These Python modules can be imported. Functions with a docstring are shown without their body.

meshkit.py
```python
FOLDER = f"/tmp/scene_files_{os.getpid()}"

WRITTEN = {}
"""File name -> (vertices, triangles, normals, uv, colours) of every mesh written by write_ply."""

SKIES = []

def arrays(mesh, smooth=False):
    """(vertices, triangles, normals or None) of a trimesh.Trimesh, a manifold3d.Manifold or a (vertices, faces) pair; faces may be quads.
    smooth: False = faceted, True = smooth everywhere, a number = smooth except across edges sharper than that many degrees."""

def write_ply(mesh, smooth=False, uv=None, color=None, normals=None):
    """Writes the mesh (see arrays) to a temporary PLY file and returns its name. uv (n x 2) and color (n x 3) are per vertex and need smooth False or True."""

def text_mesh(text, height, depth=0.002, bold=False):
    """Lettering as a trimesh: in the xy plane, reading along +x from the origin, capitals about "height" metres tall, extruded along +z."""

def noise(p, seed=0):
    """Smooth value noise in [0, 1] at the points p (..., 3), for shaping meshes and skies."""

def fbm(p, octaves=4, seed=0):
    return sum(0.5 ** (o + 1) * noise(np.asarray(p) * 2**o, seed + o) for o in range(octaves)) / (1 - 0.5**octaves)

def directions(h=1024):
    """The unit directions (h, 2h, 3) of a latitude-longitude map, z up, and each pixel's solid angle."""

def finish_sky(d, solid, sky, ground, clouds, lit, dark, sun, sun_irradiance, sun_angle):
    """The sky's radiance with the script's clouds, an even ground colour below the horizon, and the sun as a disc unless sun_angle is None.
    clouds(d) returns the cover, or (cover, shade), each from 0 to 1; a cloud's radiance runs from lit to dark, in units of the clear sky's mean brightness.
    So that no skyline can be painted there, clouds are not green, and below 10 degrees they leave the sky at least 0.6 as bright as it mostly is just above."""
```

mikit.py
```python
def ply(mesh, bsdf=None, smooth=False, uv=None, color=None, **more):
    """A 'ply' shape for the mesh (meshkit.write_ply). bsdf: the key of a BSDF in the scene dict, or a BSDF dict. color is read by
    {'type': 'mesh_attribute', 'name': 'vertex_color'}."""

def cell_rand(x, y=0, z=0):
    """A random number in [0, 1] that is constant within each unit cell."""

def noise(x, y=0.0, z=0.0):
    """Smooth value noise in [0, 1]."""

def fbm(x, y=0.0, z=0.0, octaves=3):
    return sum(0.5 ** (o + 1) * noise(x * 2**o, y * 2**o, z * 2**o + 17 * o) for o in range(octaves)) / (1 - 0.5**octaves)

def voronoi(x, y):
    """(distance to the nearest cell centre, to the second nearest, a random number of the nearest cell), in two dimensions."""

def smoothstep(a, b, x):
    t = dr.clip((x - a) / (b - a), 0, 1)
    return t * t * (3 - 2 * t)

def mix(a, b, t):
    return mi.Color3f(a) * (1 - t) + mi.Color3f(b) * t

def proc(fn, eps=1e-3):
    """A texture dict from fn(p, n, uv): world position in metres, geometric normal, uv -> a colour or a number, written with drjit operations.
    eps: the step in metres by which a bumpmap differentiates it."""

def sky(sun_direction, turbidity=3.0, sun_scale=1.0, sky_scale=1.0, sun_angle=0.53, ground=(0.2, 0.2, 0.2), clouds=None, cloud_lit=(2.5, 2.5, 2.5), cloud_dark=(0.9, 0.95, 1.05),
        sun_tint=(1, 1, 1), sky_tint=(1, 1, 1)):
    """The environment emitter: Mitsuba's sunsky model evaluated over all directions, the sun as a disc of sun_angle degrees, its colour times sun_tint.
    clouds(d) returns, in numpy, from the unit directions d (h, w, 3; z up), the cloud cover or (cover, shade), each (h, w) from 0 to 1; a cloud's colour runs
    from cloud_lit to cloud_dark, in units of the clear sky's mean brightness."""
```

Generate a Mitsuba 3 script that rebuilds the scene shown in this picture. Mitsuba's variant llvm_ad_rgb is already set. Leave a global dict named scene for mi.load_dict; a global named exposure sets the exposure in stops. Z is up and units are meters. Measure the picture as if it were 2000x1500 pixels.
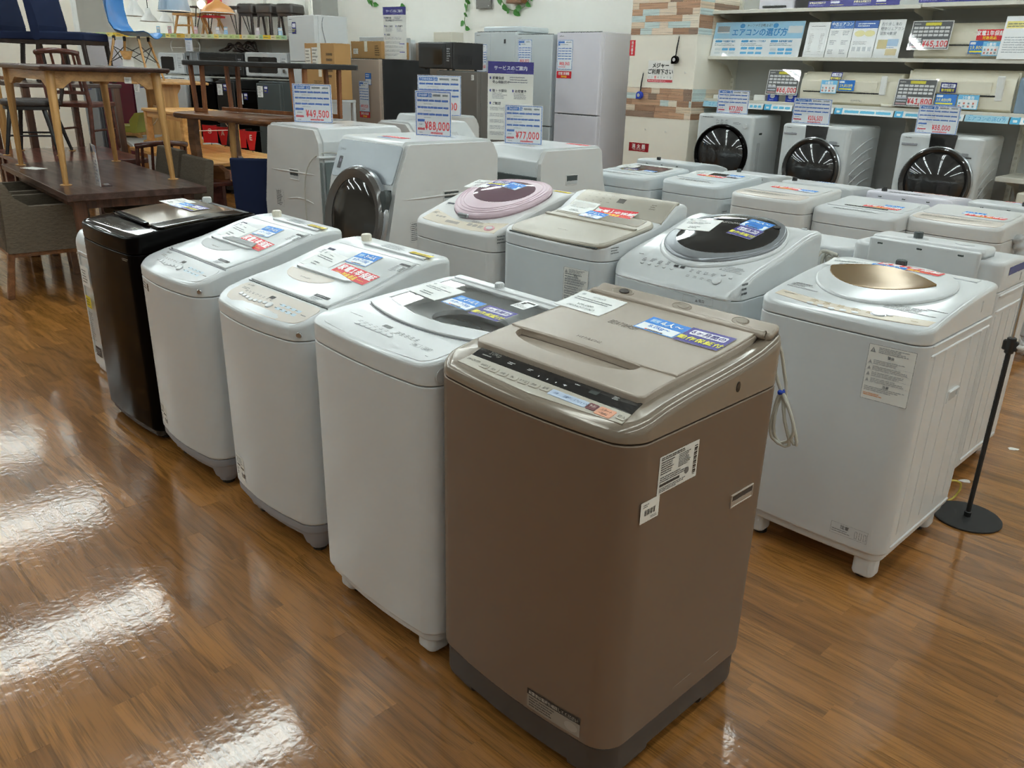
import math, random, glob
import numpy as np, trimesh, drjit as dr, mitsuba as mi
import manifold3d as m3
from scipy.interpolate import PchipInterpolator
import mikit, meshkit

# ---------------------------------------------------------------- camera, light, exposure
TF = mi.ScalarTransform4f
EYE = [0.0, 0.0, 1.4956]
FWD, DOWN = [-0.65087, 0.66598, -0.36448], [0.27729, -0.23892, -0.93061]
exposure = -0.5
LAMP = 11.0                                   # radiance of a ceiling lamp diffuser
scene = {'camera': {'type': 'perspective', 'fov': 63.726, 'fov_axis': 'x', 'near_clip': 0.05, 'far_clip': 100.0,
                    'principal_point_offset_x': -0.01575, 'principal_point_offset_y': -0.01378,
                    'to_world': TF().look_at(origin=EYE, target=[e + f for e, f in zip(EYE, FWD)], up=[-d for d in DOWN])}}
labels = {}
random.seed(4); RNG = np.random.default_rng(7)
CEIL = 3.2
LAMP_X = [2.0, -0.2, -2.4, -4.6, -6.85, -9.05, -11.2, -13.4]
LAMP_Y = [-1.0, 1.4, 3.85, 6.3]

# ---------------------------------------------------------------- materials
def lin(h):
    if not isinstance(h, str): return list(h)
    h = h.lstrip('#'); c = [int(h[i:i + 2], 16) / 255 for i in (0, 2, 4)]
    return [x / 12.92 if x <= .04045 else ((x + .055) / 1.055) ** 2.4 for x in c]
def mat(key, col, rough=.4, metal=0.0, spec=.5, coat=0.0, tex=None, bump=None, bscale=1.0, **kw):
    b = {'type': 'principled', 'base_color': tex or {'type': 'rgb', 'value': lin(col)}, 'roughness': rough, 'metallic': metal, 'specular': spec}
    if coat: b.update(clearcoat=coat, clearcoat_gloss=.95)
    b.update(kw)
    if bump: b = {'type': 'bumpmap', 'nested': b, 'tex': bump, 'scale': bscale}
    scene[key] = {'type': 'twosided', 'bsdf': b}
    return key
mat('white_gloss', '#d2d6d7', .18, spec=.5, coat=.3)
mat('white_enamel', '#cfd2d3', .26, spec=.45)
mat('white_warm', '#d0d0ce', .28, spec=.45)
mat('white_lilac', '#dfdde6', .25, spec=.5)
mat('white_blue', '#ccd3d6', .25, spec=.5)
mat('off_white', '#e4dfcf', .35)
mat('grey_plastic', '#8b8d93', .45)
mat('grey_light', '#b9bcbd', .4)
mat('grey_metal', '#7f8a8b', .4, metal=.4)
mat('grey_dark', '#3d4444', .45)
mat('silver', '#b8bcc0', .25, metal=.8)
mat('silver_panel', '#92989d', .3, metal=.35)
mat('silver_ring', '#85898e', .25, metal=.6)
mat('chrome', '#c8c8c8', .08, metal=1.0)
mat('black_gloss', '#050404', .07, spec=.05)
mat('black_plastic', '#151515', .35)
mat('black_matte', '#101011', .6)
mat('black_glass', '#070708', .04, spec=.7, coat=1.0)
mat('smoke_glass', '#1b1816', .05, spec=.7, coat=1.0)
mat('tan_metal', '#837466', .5, metal=.7, spec=.5)
mat('tan_cover', '#85796b', .16, metal=.1, spec=.5, coat=.5)
mat('tan_lid', '#a3978a', .3, metal=.15, spec=.5, coat=.25)
mat('tan_shade', '#8a7f71', .32, metal=.1)
mat('tan_base', '#342d28', .5)
mat('champagne', '#b3ada0', .28, metal=.25, coat=.3)
mat('champagne_dark', '#8d8577', .3, metal=.3, coat=.3)
mat('beige_panel', '#d0c5b2', .3)
mat('beige_grey', '#cfc6bb', .3)
mat('gold', '#7a6039', .2, metal=.5, coat=.5)
mat('bronze', '#8a7a68', .1, metal=.7, coat=.7)
mat('pink_lid', '#d2bac4', .3, coat=.4)
mat('mauve_window', '#6d5560', .06, spec=.6, coat=.8)
mat('yellow', '#e2c319', .4)
mat('red', '#c9222d', .4)
mat('navy_fabric', '#141d36', .85, spec=.2)
mat('leather_dark', '#2d2724', .38)
mat('blue_shell', '#3a78b4', .3)
mat('lime', '#a8a848', .35)
mat('maroon', '#4a1020', .2, coat=.4)
mat('cardboard', '#a98355', .75, spec=.2)
mat('paper', '#ebebe6', .6, spec=.2)
mat('cable', '#b9b8ae', .5)
mat('yellow_cable', '#d8c65a', .5)
mat('blue_tie', '#2747b8', .5)
mat('leaf_green', '#3f7a33', .5)
mat('vine_stem', '#5a7a3a', .6)
mat('lamp_white', '#e6e6e2', .35)
mat('lamp_greyblue', '#7f93a6', .3)
mat('lamp_orange', '#c98a4e', .35)
mat('shelf_cream', '#d9d7cc', .4)
mat('grey_panel', '#b4b6b4', .6)
mat('wire_white', '#e0e0dc', .4)
mat('tan_fridge', '#b5a394', .3, metal=.3)
mat('grey_fridge', '#6b6864', .35, metal=.3)
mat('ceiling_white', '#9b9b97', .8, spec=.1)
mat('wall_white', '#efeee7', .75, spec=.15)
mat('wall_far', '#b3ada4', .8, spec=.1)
mat('pillar_cream', '#ece6d8', .7, spec=.15)
mat('ac_ivory', '#e4decb', .35)
mat('rope', '#cbb893', .8)
scene['print'] = {'type': 'twosided', 'bsdf': {'type': 'principled', 'base_color': {'type': 'mesh_attribute', 'name': 'vertex_color'}, 'roughness': .35, 'specular': .4}}
scene['print_gloss'] = {'type': 'twosided', 'bsdf': {'type': 'principled', 'base_color': {'type': 'mesh_attribute', 'name': 'vertex_color'}, 'roughness': .1, 'specular': .5}}
scene['acrylic'] = {'type': 'thindielectric', 'int_ior': 1.49}
scene['pane'] = {'type': 'thindielectric', 'int_ior': 1.5}

def wood(key, a, b, scale=1.0, rough=.35, axis=0, coat=0.0):
    A, B = lin(a), lin(b)
    def fn(p, n, uv):
        q = [p.x, p.y, p.z]
        u = q[axis] * 1.6 * scale; v, w = [q[i] for i in range(3) if i != axis]
        g = mikit.fbm(u, v * 26 * scale, w * 26 * scale, 3)
        r = mikit.fbm(u * 6, v * 160 * scale, w * 160 * scale, 2)
        return mikit.mix(A, B, mikit.smoothstep(.25, .75, g * .75 + r * .25))
    mat(key, a, rough, tex=mikit.proc(fn), coat=coat)
wood('oak', '#a87a45', '#c99a5e', axis=2)
wood('oak_flat', '#a87a45', '#cfa066', axis=0)
wood('pine', '#c58a45', '#dfab68', axis=0)
wood('walnut', '#2e1e17', '#46302a', axis=0, rough=.22, coat=.4)
wood('walnut_leg', '#3a241a', '#5a3a28', axis=2, rough=.3)
wood('rosewood', '#3c211a', '#5a3026', axis=0, rough=.15, coat=.6)
wood('brown_wood', '#5c3a22', '#7d5230', axis=0, rough=.28, coat=.3)
wood('teak_leg', '#6e4023', '#8f5a34', axis=2)
wood('espresso', '#17110f', '#2a1d18', axis=2)

def floor_fn(p, n, uv):
    # uv.x: metres along the plank, uv.y: metres across it plus 10 times the number of its tone
    k = dr.floor(uv.y / 10); v = uv.y - 10 * k; u = uv.x
    t = mikit.cell_rand(k, 3, 1); t2 = mikit.cell_rand(k, 9, 4)
    s = k * 7.31
    warp = mikit.fbm(u * 2.2 + s, v * 9 + s, 1.0, 3)
    line = mikit.fbm(u * 1.4 + s, v * 62 + warp * 9, s, 3)
    ring = .5 + .5 * dr.sin((v * 150 + warp * 34 + u * 2.0) * (.5 + .6 * t2))
    fine = mikit.fbm(u * 14 + s, v * 420, 2.0, 2)
    g = line * .5 + ring * .12 + fine * .38
    base = mikit.mix(lin('#8b5b2b'), lin('#a16d37'), t)
    dark = mikit.mix(lin('#63401b'), lin('#714b22'), t2)
    return mikit.mix(dark, base, mikit.smoothstep(.22, .66, g)) * (.9 + .2 * t)
def floor_bump(p, n, uv):
    return mikit.fbm(p.x * 70, p.y * 70, 0, 3) * .00025 + mikit.fbm(p.x * 12, p.y * 12, 3, 2) * .0004
scene['floor_wood'] = {'type': 'twosided', 'bsdf': {'type': 'bumpmap', 'scale': 1.0, 'tex': mikit.proc(floor_bump, eps=2e-3),
    'nested': {'type': 'principled', 'base_color': mikit.proc(floor_fn), 'roughness': .125, 'specular': 1.0, 'clearcoat': 1.0, 'clearcoat_gloss': .9}}}
def fabric_fn(p, n, uv):
    g = mikit.fbm(p.x * 60, p.y * 60, p.z * 300, 2)
    return mikit.mix(lin('#4c443a'), lin('#6f6659'), g)
mat('taupe_fabric', '#6e6456', .9, tex=mikit.proc(fabric_fn), spec=.15)

# ---------------------------------------------------------------- keys, frames, labels
place = {}
def numbered(base):
    if base not in scene and base not in place: return base
    k = 1
    while f'{base}_{k:03d}' in scene or f'{base}_{k:03d}' in place: k += 1
    return f'{base}_{k:03d}'
def fr(x=0, y=0, z=0, rz=0, rx=0, s=1):
    t = TF().translate([x, y, z]).rotate([0, 0, 1], rz)
    if rx: t = t.rotate([1, 0, 0], rx)
    return t.scale(s) if s != 1 else t
def thing(name, label, cat, x=0, y=0, z=0, rz=0, group=None, rx=0):
    k = numbered(name); place[k] = fr(x, y, z, rz, rx)
    labels[k] = {'label': label, 'category': cat}
    if group: labels[k]['group'] = group
    return k
def struct(name, rx=0, **kw):
    k = numbered(name); place[k] = fr(**kw); labels[k] = {'kind': 'structure'}
    return k
def mk(mesh, m, smooth=False, **kw): return mikit.ply(mesh, m, smooth, **kw)
def part(parent, name, d, m=None, smooth=False, label=None, stuff=False, xf=None):
    """d: a mesh or a finished ply dict. Adds it under parent (a key that has a frame)."""
    k = numbered(parent + '__' + name)
    root = parent.split('__')[0]
    if not isinstance(d, dict): d = mk(d, m, smooth)
    scene[k] = {**d, 'to_world': place[root] if xf is None else place[root] @ xf}
    if label or stuff:
        labels[k] = {}
        if label: labels[k]['label'] = label
        if stuff: labels[k]['kind'] = 'stuff'
    return k
def whole(name, label, cat, d, m=None, smooth=False, group=None, **kw):
    """a thing that is one mesh"""
    if not isinstance(d, dict): d = mk(d, m, smooth)
    k = numbered(name); place[k] = fr(**kw)
    scene[k] = {**d, 'to_world': place[k]}
    labels[k] = {'label': label, 'category': cat}
    if group: labels[k]['group'] = group
    return k

# ---------------------------------------------------------------- shapes
def join(*ms):
    vs, fs, o = [], [], 0
    for m in ms:
        v, f = (np.asarray(m.vertices), np.asarray(m.faces)) if hasattr(m, 'vertices') else m
        vs.append(v); fs.append(f + o); o += len(v)
    return np.vstack(vs), np.vstack(fs)
def move(m, x=0, y=0, z=0, rz=0, rx=0, ry=0):
    v, f = (np.asarray(m.vertices), np.asarray(m.faces)) if hasattr(m, 'vertices') else m
    R = np.eye(3)
    for a, ax in ((rx, 0), (ry, 1), (rz, 2)):
        if a:
            c, s = math.cos(math.radians(a)), math.sin(math.radians(a)); M = np.eye(3); i, j = [(1, 2), (2, 0), (0, 1)][ax]
            M[i, i] = M[j, j] = c; M[i, j] = -s; M[j, i] = s; R = M @ R
    return v @ R.T + [x, y, z], f
def box(x0, x1, y0, y1, z0, z1, b=0.0):
    lo, hi = np.array([x0, y0, z0]), np.array([x1, y1, z1])
    if b <= 0:
        v = np.array([[x, y, z] for x in (x0, x1) for y in (y0, y1) for z in (z0, z1)], float)
        f = np.array([[0, 1, 3], [0, 3, 2], [4, 6, 7], [4, 7, 5], [0, 4, 5], [0, 5, 1], [2, 3, 7], [2, 7, 6], [0, 2, 6], [0, 6, 4], [1, 5, 7], [1, 7, 3]])
        return v, f
    b = min(b, .45 * (hi - lo).min()); pts = []
    for sx in (0, 1):
        for sy in (0, 1):
            for sz in (0, 1):
                c = np.where([sx, sy, sz], hi, lo); d = np.where([sx, sy, sz], -b, b)
                for k in range(3):
                    q = c + d; q[k] = c[k]; pts.append(q)
    h = trimesh.Trimesh(pts).convex_hull
    return np.asarray(h.vertices), np.asarray(h.faces)
def rrect(w, d, r, n=6, bow=0.0, seg=1, y0=0.0):
    """rounded rectangle ring, counter-clockwise; x centred, y from y0 to y0+d; the front (low y) bows out by bow"""
    p = []
    for cx, cy, a0 in ((w / 2 - r, y0 + r, -90), (w / 2 - r, y0 + d - r, 0), (-w / 2 + r, y0 + d - r, 90), (-w / 2 + r, y0 + r, 180)):
        for i in range(n + 1):
            a = math.radians(a0 + 90 * i / n); p.append((cx + r * math.cos(a), cy + r * math.sin(a)))
    if seg > 1: p = dens(p, seg)
    p = np.array(p)
    if bow: p[:, 1] -= bow * np.clip(1 - (2 * p[:, 0] / w) ** 2, 0, 1) * np.clip(1 - (p[:, 1] - y0) / d * 1.5, 0, 1)
    return p
def dens(p, seg):
    out, P = [], np.asarray(p, float)
    L = np.linalg.norm(np.roll(P, -1, 0) - P, axis=1)
    for i in range(len(P)):
        k = max(1, int(math.ceil(L[i] / (L.sum() / (4 * seg)))))
        for j in range(k): out.append(P[i] + (P[(i + 1) % len(P)] - P[i]) * j / k)
    return np.array(out)
def ellipse(a, b, n=40, cx=0, cy=0):
    t = np.arange(n) * 2 * np.pi / n
    return np.stack([cx + a * np.cos(t), cy + b * np.sin(t)], 1)
def inset(p, d):
    t = np.roll(p, -1, 0) - np.roll(p, 1, 0); t /= np.linalg.norm(t, axis=1, keepdims=True) + 1e-12
    return p - np.stack([t[:, 1], -t[:, 0]], 1) * d
def slab(ring, zb, zt, bt=0.0, bb=0.0, n=3, cap=7, bottom=True):
    """closed solid over the ring between zb and zt (numbers or functions of x, y), rounded by bt at the top edge and bb at the bottom edge"""
    ring = np.asarray(ring, float)
    B = zb if callable(zb) else (lambda x, y: np.full_like(x, zb)); Tz = zt if callable(zt) else (lambda x, y: np.full_like(x, zt))
    L = []
    def lay(p, z): L.append(np.column_stack([p, z]))
    for k in range(n + 1 if bb else 1):
        a = math.pi / 2 * (k / n if bb else 1); p = inset(ring, bb * (1 - math.sin(a))) if bb else ring
        lay(p, B(p[:, 0], p[:, 1]) + (bb * (1 - math.cos(a)) if bb else 0))
    for k in range(n + 1 if bt else 1):
        a = math.pi / 2 * k / n if bt else 0; p = inset(ring, bt * (1 - math.cos(a))) if bt else ring
        lay(p, Tz(p[:, 0], p[:, 1]) - (bt * (1 - math.sin(a)) if bt else 0))
    N = len(ring); nb = len(L)
    top = L[-1][:, :2]; c = top.mean(0)
    if callable(zt):
        for s in np.linspace(1, 0, cap + 1)[1:-1]: p = c + (top - c) * s; lay(p, Tz(p[:, 0], p[:, 1]))
    V = np.vstack(L); F = []
    i = np.arange(N); j = (i + 1) % N
    for l in range(len(L) - 1):
        a, b = l * N, (l + 1) * N
        F += [np.stack([a + i, a + j, b + j], 1), np.stack([a + i, b + j, b + i], 1)]
    V = np.vstack([V, [[c[0], c[1], float(Tz(c[:1], c[1:])[0])]]]); k = len(V) - 1; a = (len(L) - 1) * N
    F.append(np.stack([a + i, a + j, i * 0 + k], 1))
    if bottom:
        cb = L[0][:, :2].mean(0); V = np.vstack([V, [[cb[0], cb[1], float(B(cb[:1], cb[1:])[0])]]]); k += 1
        F.append(np.stack([j, i, i * 0 + k], 1))
    return V, np.vstack(F)
def solid(ring, z0, z1): return slab(ring, z0, z1)
def rbox(w, d, z0, z1, r=.02, b=.008, n=4, **kw): return slab(rrect(w, d, r, n, **kw), z0, z1, b, b)
def lathe(prof, n=32):
    """prof: (radius, z) points from bottom to top, turned about z"""
    prof = np.asarray(prof, float); t = np.arange(n) * 2 * np.pi / n
    V = np.vstack([np.column_stack([r * np.cos(t), r * np.sin(t), np.full(n, z)]) for r, z in prof]); F = []
    i = np.arange(n); j = (i + 1) % n
    for l in range(len(prof) - 1):
        a, b = l * n, (l + 1) * n
        F += [np.stack([a + i, a + j, b + j], 1), np.stack([a + i, b + j, b + i], 1)]
    return V, np.vstack(F)
def cyl(r, z0, z1, n=20, b=.002): return lathe([(1e-5, z0), (r - b, z0), (r, z0 + b), (r, z1 - b), (r - b, z1), (1e-5, z1)], n)
def tube(pts, r, n=8):
    P = np.asarray(pts, float); Rr = np.broadcast_to(np.asarray(r, float), (len(P),))
    t = np.gradient(P, axis=0); t /= np.linalg.norm(t, axis=1, keepdims=True) + 1e-12
    V, F = [], []; up = np.array([0, 0, 1.0]) if abs(t[0][2]) < .9 else np.array([1.0, 0, 0])
    a = np.cross(t[0], up); a /= np.linalg.norm(a); ang = np.arange(n) * 2 * np.pi / n
    for k in range(len(P)):
        a = a - t[k] * (a @ t[k]); a /= np.linalg.norm(a) + 1e-12; b = np.cross(t[k], a)
        V.append(P[k] + Rr[k] * (np.cos(ang)[:, None] * a + np.sin(ang)[:, None] * b))
    i = np.arange(n); j = (i + 1) % n
    for l in range(len(P) - 1):
        A, B = l * n, (l + 1) * n
        F += [np.stack([A + i, A + j, B + j], 1), np.stack([A + i, B + j, B + i], 1)]
    V = np.vstack(V + [P[:1], P[-1:]]); k = len(V) - 2; A = (len(P) - 1) * n
    F += [np.stack([j, i, i * 0 + k], 1), np.stack([A + i, A + j, i * 0 + k + 1], 1)]
    return V, np.vstack(F)
def curve(pts, n=24):
    P = np.asarray(pts, float); s = np.r_[0, np.cumsum(np.linalg.norm(np.diff(P, axis=0), axis=1))]
    from scipy.interpolate import CubicSpline
    return CubicSpline(s, P)(np.linspace(0, s[-1], n))
def leg(x0, y0, z0, x1, y1, z1, r0, r1, n=12): return tube([(x0, y0, z0), ((x0 + x1) / 2, (y0 + y1) / 2, (z0 + z1) / 2), (x1, y1, z1)], [r0, (r0 + r1) / 2, r1], n)
def beam(p, q, w, h, b=.003):
    """rectangular bar from p to q: w across (level), h up"""
    p, q = np.asarray(p, float), np.asarray(q, float); d = q - p; L = np.linalg.norm(d); d /= L
    s = np.cross(d, [0, 0, 1.0]) if abs(d[2]) < .98 else np.array([1.0, 0, 0]) - d * d[0]
    s /= np.linalg.norm(s); u = np.cross(s, d)
    v, f = box(0, L, -w / 2, w / 2, -h / 2, h / 2, b)
    return v[:, :1] * d + v[:, 1:2] * (-s) + v[:, 2:] * u + p, f
def poly_prism(pts, t, y0=0.0):
    """polygon in the x-z plane, given thickness t along y, centred on y0"""
    from shapely.geometry import Polygon
    m = trimesh.creation.extrude_polygon(Polygon(pts), t, engine='earcut'); v = np.asarray(m.vertices)
    return np.column_stack([v[:, 0], y0 + t / 2 - v[:, 2], v[:, 1]]), np.asarray(m.faces)
def to_man(m): return m3.Manifold(m3.Mesh(np.asarray(m[0], np.float32), np.asarray(m[1], np.uint32)))
def cut(a, *bs):
    try:
        M = to_man(a)
        for b in bs: M = M - to_man(b)
        o = M.to_mesh(); return np.asarray(o.vert_properties)[:, :3].astype(float), np.asarray(o.tri_verts).astype(int)
    except Exception:
        return a

# ---------------------------------------------------------------- flat print: coloured shapes laid on a sheet (u right, v up)
_FONTS, _GLYPH = {}, {}
def _font(ch):
    from PIL import ImageFont
    name = 'Inter.woff2' if ord(ch) < 0x250 else 'Noto Sans CJK Regular.woff2'
    if name not in _FONTS:
        f = glob.glob('/opt/blender-*/*/datafiles/fonts/' + name) or glob.glob('/opt/blender-*/*/datafiles/fonts/Inter.woff2')
        _FONTS[name] = ImageFont.truetype(f[0], 64)
    return _FONTS[name]
def glyph(ch, bold):
    """(vertices n x 2, triangles, advance) of a character whose capital height is 1"""
    if (ch, bold) in _GLYPH: return _GLYPH[ch, bold]
    from PIL import Image, ImageDraw
    from shapely import affinity, box as sbox, union_all
    f = _font(ch); adv = f.getlength(ch) / 46.6 + (.05 if bold else 0); sw = (2 if ord(ch) > 0x250 else 2) * bold
    im = Image.new('L', (110, 110)); ImageDraw.Draw(im).text((12, 80), ch, 255, f, anchor='ls', stroke_width=sw)
    on = np.pad(np.asarray(im) > 127, ((0, 0), (1, 1))).astype(np.int8)
    rows, st = np.nonzero(np.diff(on, axis=1) == 1); en = np.nonzero(np.diff(on, axis=1) == -1)[1]
    V, F = np.zeros((0, 2)), np.zeros((0, 3), int)
    if len(rows):
        g = union_all(sbox(st - 12, 80 - rows - 1, en - 12, 80 - rows)).buffer(.5).buffer(-.5).simplify(.8)
        for q in getattr(g, 'geoms', [g]):
            if q.is_empty or q.geom_type != 'Polygon': continue
            v, t = trimesh.creation.triangulate_polygon(q, engine='earcut')
            F = np.vstack([F, np.asarray(t) + len(V)]); V = np.vstack([V, np.asarray(v)])
        V = V / 46.6
    _GLYPH[ch, bold] = (V, F, adv); return _GLYPH[ch, bold]
class Sheet:
    STEP = .00035
    def __init__(s): s.v, s.f, s.c, s.n, s.top = [], [], [], 0, 0
    def add(s, V, F, col, layer):
        V = np.asarray(V, float)
        if len(V) == 0: return s
        t = np.asarray(F, int); a = V[t]; area = np.cross(a[:, 1] - a[:, 0], a[:, 2] - a[:, 0]); t = np.where((area < 0)[:, None], t[:, ::-1], t)
        s.v.append(np.column_stack([V, np.full(len(V), layer * s.STEP)])); s.f.append(t + s.n); s.n += len(V)
        s.c.append(np.tile(lin(col), (len(V), 1))); return s
    def rect(s, x, y, w, h, col, layer=1, nu=1, nv=1):
        u, v = np.meshgrid(np.linspace(x, x + w, nu + 1), np.linspace(y, y + h, nv + 1)); V = np.column_stack([u.ravel(), v.ravel()])
        F = [(j * (nu + 1) + i, j * (nu + 1) + i + 1, (j + 1) * (nu + 1) + i + 1) for j in range(nv) for i in range(nu)] + [(j * (nu + 1) + i, (j + 1) * (nu + 1) + i + 1, (j + 1) * (nu + 1) + i) for j in range(nv) for i in range(nu)]
        return s.add(V, F, col, layer)
    def ring(s, p, col, layer=1):
        p = np.asarray(p, float); n = len(p); return s.add(np.vstack([p, p.mean(0)]), [(i, (i + 1) % n, n) for i in range(n)], col, layer)
    def rr(s, x, y, w, h, r, col, layer=2):
        return s.ring(rrect(w, h, r, 3) + [x + w / 2, y], col, layer)
    def width(s, t, h, bold=False): return sum(glyph(c, bold)[2] for c in t) * h
    def text(s, t, x, y, h, col, layer=3, bold=False, anchor='l', sx=1.0):
        w = s.width(t, h, bold) * sx; x -= {'l': 0, 'c': w / 2, 'r': w}[anchor]
        for c in t:
            V, F, a = glyph(c, bold)
            if len(V): s.add(V * [h * sx, h] + [x, y], F, col, layer)
            x += a * h * sx
        return s
    def lines(s, x, y, w, h, rows, col, layer=2, fill=.45, seed=0, gaps=True):
        """small print too fine to read: broken rows of short bars"""
        r = random.Random(seed + int(1e4 * (x + 7 * y)))
        for k in range(rows):
            yy = y + h * (rows - 1 - k) / rows + h / rows * (1 - fill) / 2; xx = x; end = x + w * (1 if not gaps else r.uniform(.6, 1))
            while xx < end - 1e-6:
                l = min(r.uniform(.04, .16) * w, end - xx); s.rect(xx, yy, l * .88, h / rows * fill, col, layer); xx += l
        return s
    def frame(s, x, y, w, h, t, col, layer=2):
        s.rect(x, y, w, t, col, layer); s.rect(x, y + h - t, w, t, col, layer); s.rect(x, y + t, t, h - 2 * t, col, layer); return s.rect(x + w - t, y + t, t, h - 2 * t, col, layer)
    def build(s, fn=None, m='print'):
        V = np.vstack(s.v); F = np.vstack(s.f); C = np.vstack(s.c)
        if fn is not None: V = fn(V)
        return mikit.ply((V, F), m, False, color=C)
def flat(o, u, v, n=None):
    o, u, v = (np.asarray(k, float) for k in (o, u, v)); n = np.cross(u, v) if n is None else np.asarray(n, float)
    return lambda V: o + V[:, :1] * u + V[:, 1:2] * v + V[:, 2:] * n
def front(x=0, y=0, z=0): return flat((x, y, z), (1, 0, 0), (0, 0, 1))          # faces -y
def back_(x=0, y=0, z=0): return flat((x, y, z), (-1, 0, 0), (0, 0, 1))         # faces +y
def right(x=0, y=0, z=0): return flat((x, y, z), (0, 1, 0), (0, 0, 1))          # faces +x
def left(x=0, y=0, z=0): return flat((x, y, z), (0, -1, 0), (0, 0, 1))          # faces -x
def ontop(zfn, x, y, rot=0, lift=.0006):
    c, s = math.cos(math.radians(rot)), math.sin(math.radians(rot))
    def fn(V):
        X, Y = x + c * V[:, 0] - s * V[:, 1], y + s * V[:, 0] + c * V[:, 1]
        return np.column_stack([X, Y, zfn(X, Y) + lift + V[:, 2]])
    return fn
# ================================================================ the room
XL, XR, YF, YB = -17.5, 3.2, -4.0, 7.75
def flat_struct(name, mesh, m):
    scene[name] = mk(mesh, m); labels[name] = {'kind': 'structure'}; place[name] = fr(); return name
flat_struct('floor', box(XL, XR, YF, YB, -.12, -.004), 'floor_wood')
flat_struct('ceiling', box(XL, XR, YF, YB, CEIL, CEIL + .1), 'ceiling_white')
flat_struct('wall_back', box(XL, XR, YB, YB + .1, -.004, CEIL), 'wall_white')
flat_struct('wall_left', box(XL - .1, XL, YF, YB, -.004, CEIL), 'wall_white')
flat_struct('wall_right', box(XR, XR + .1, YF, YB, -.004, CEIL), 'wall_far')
flat_struct('wall_front', box(XL, XR, YF - .1, YF, -.004, CEIL), 'wall_far')

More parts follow.
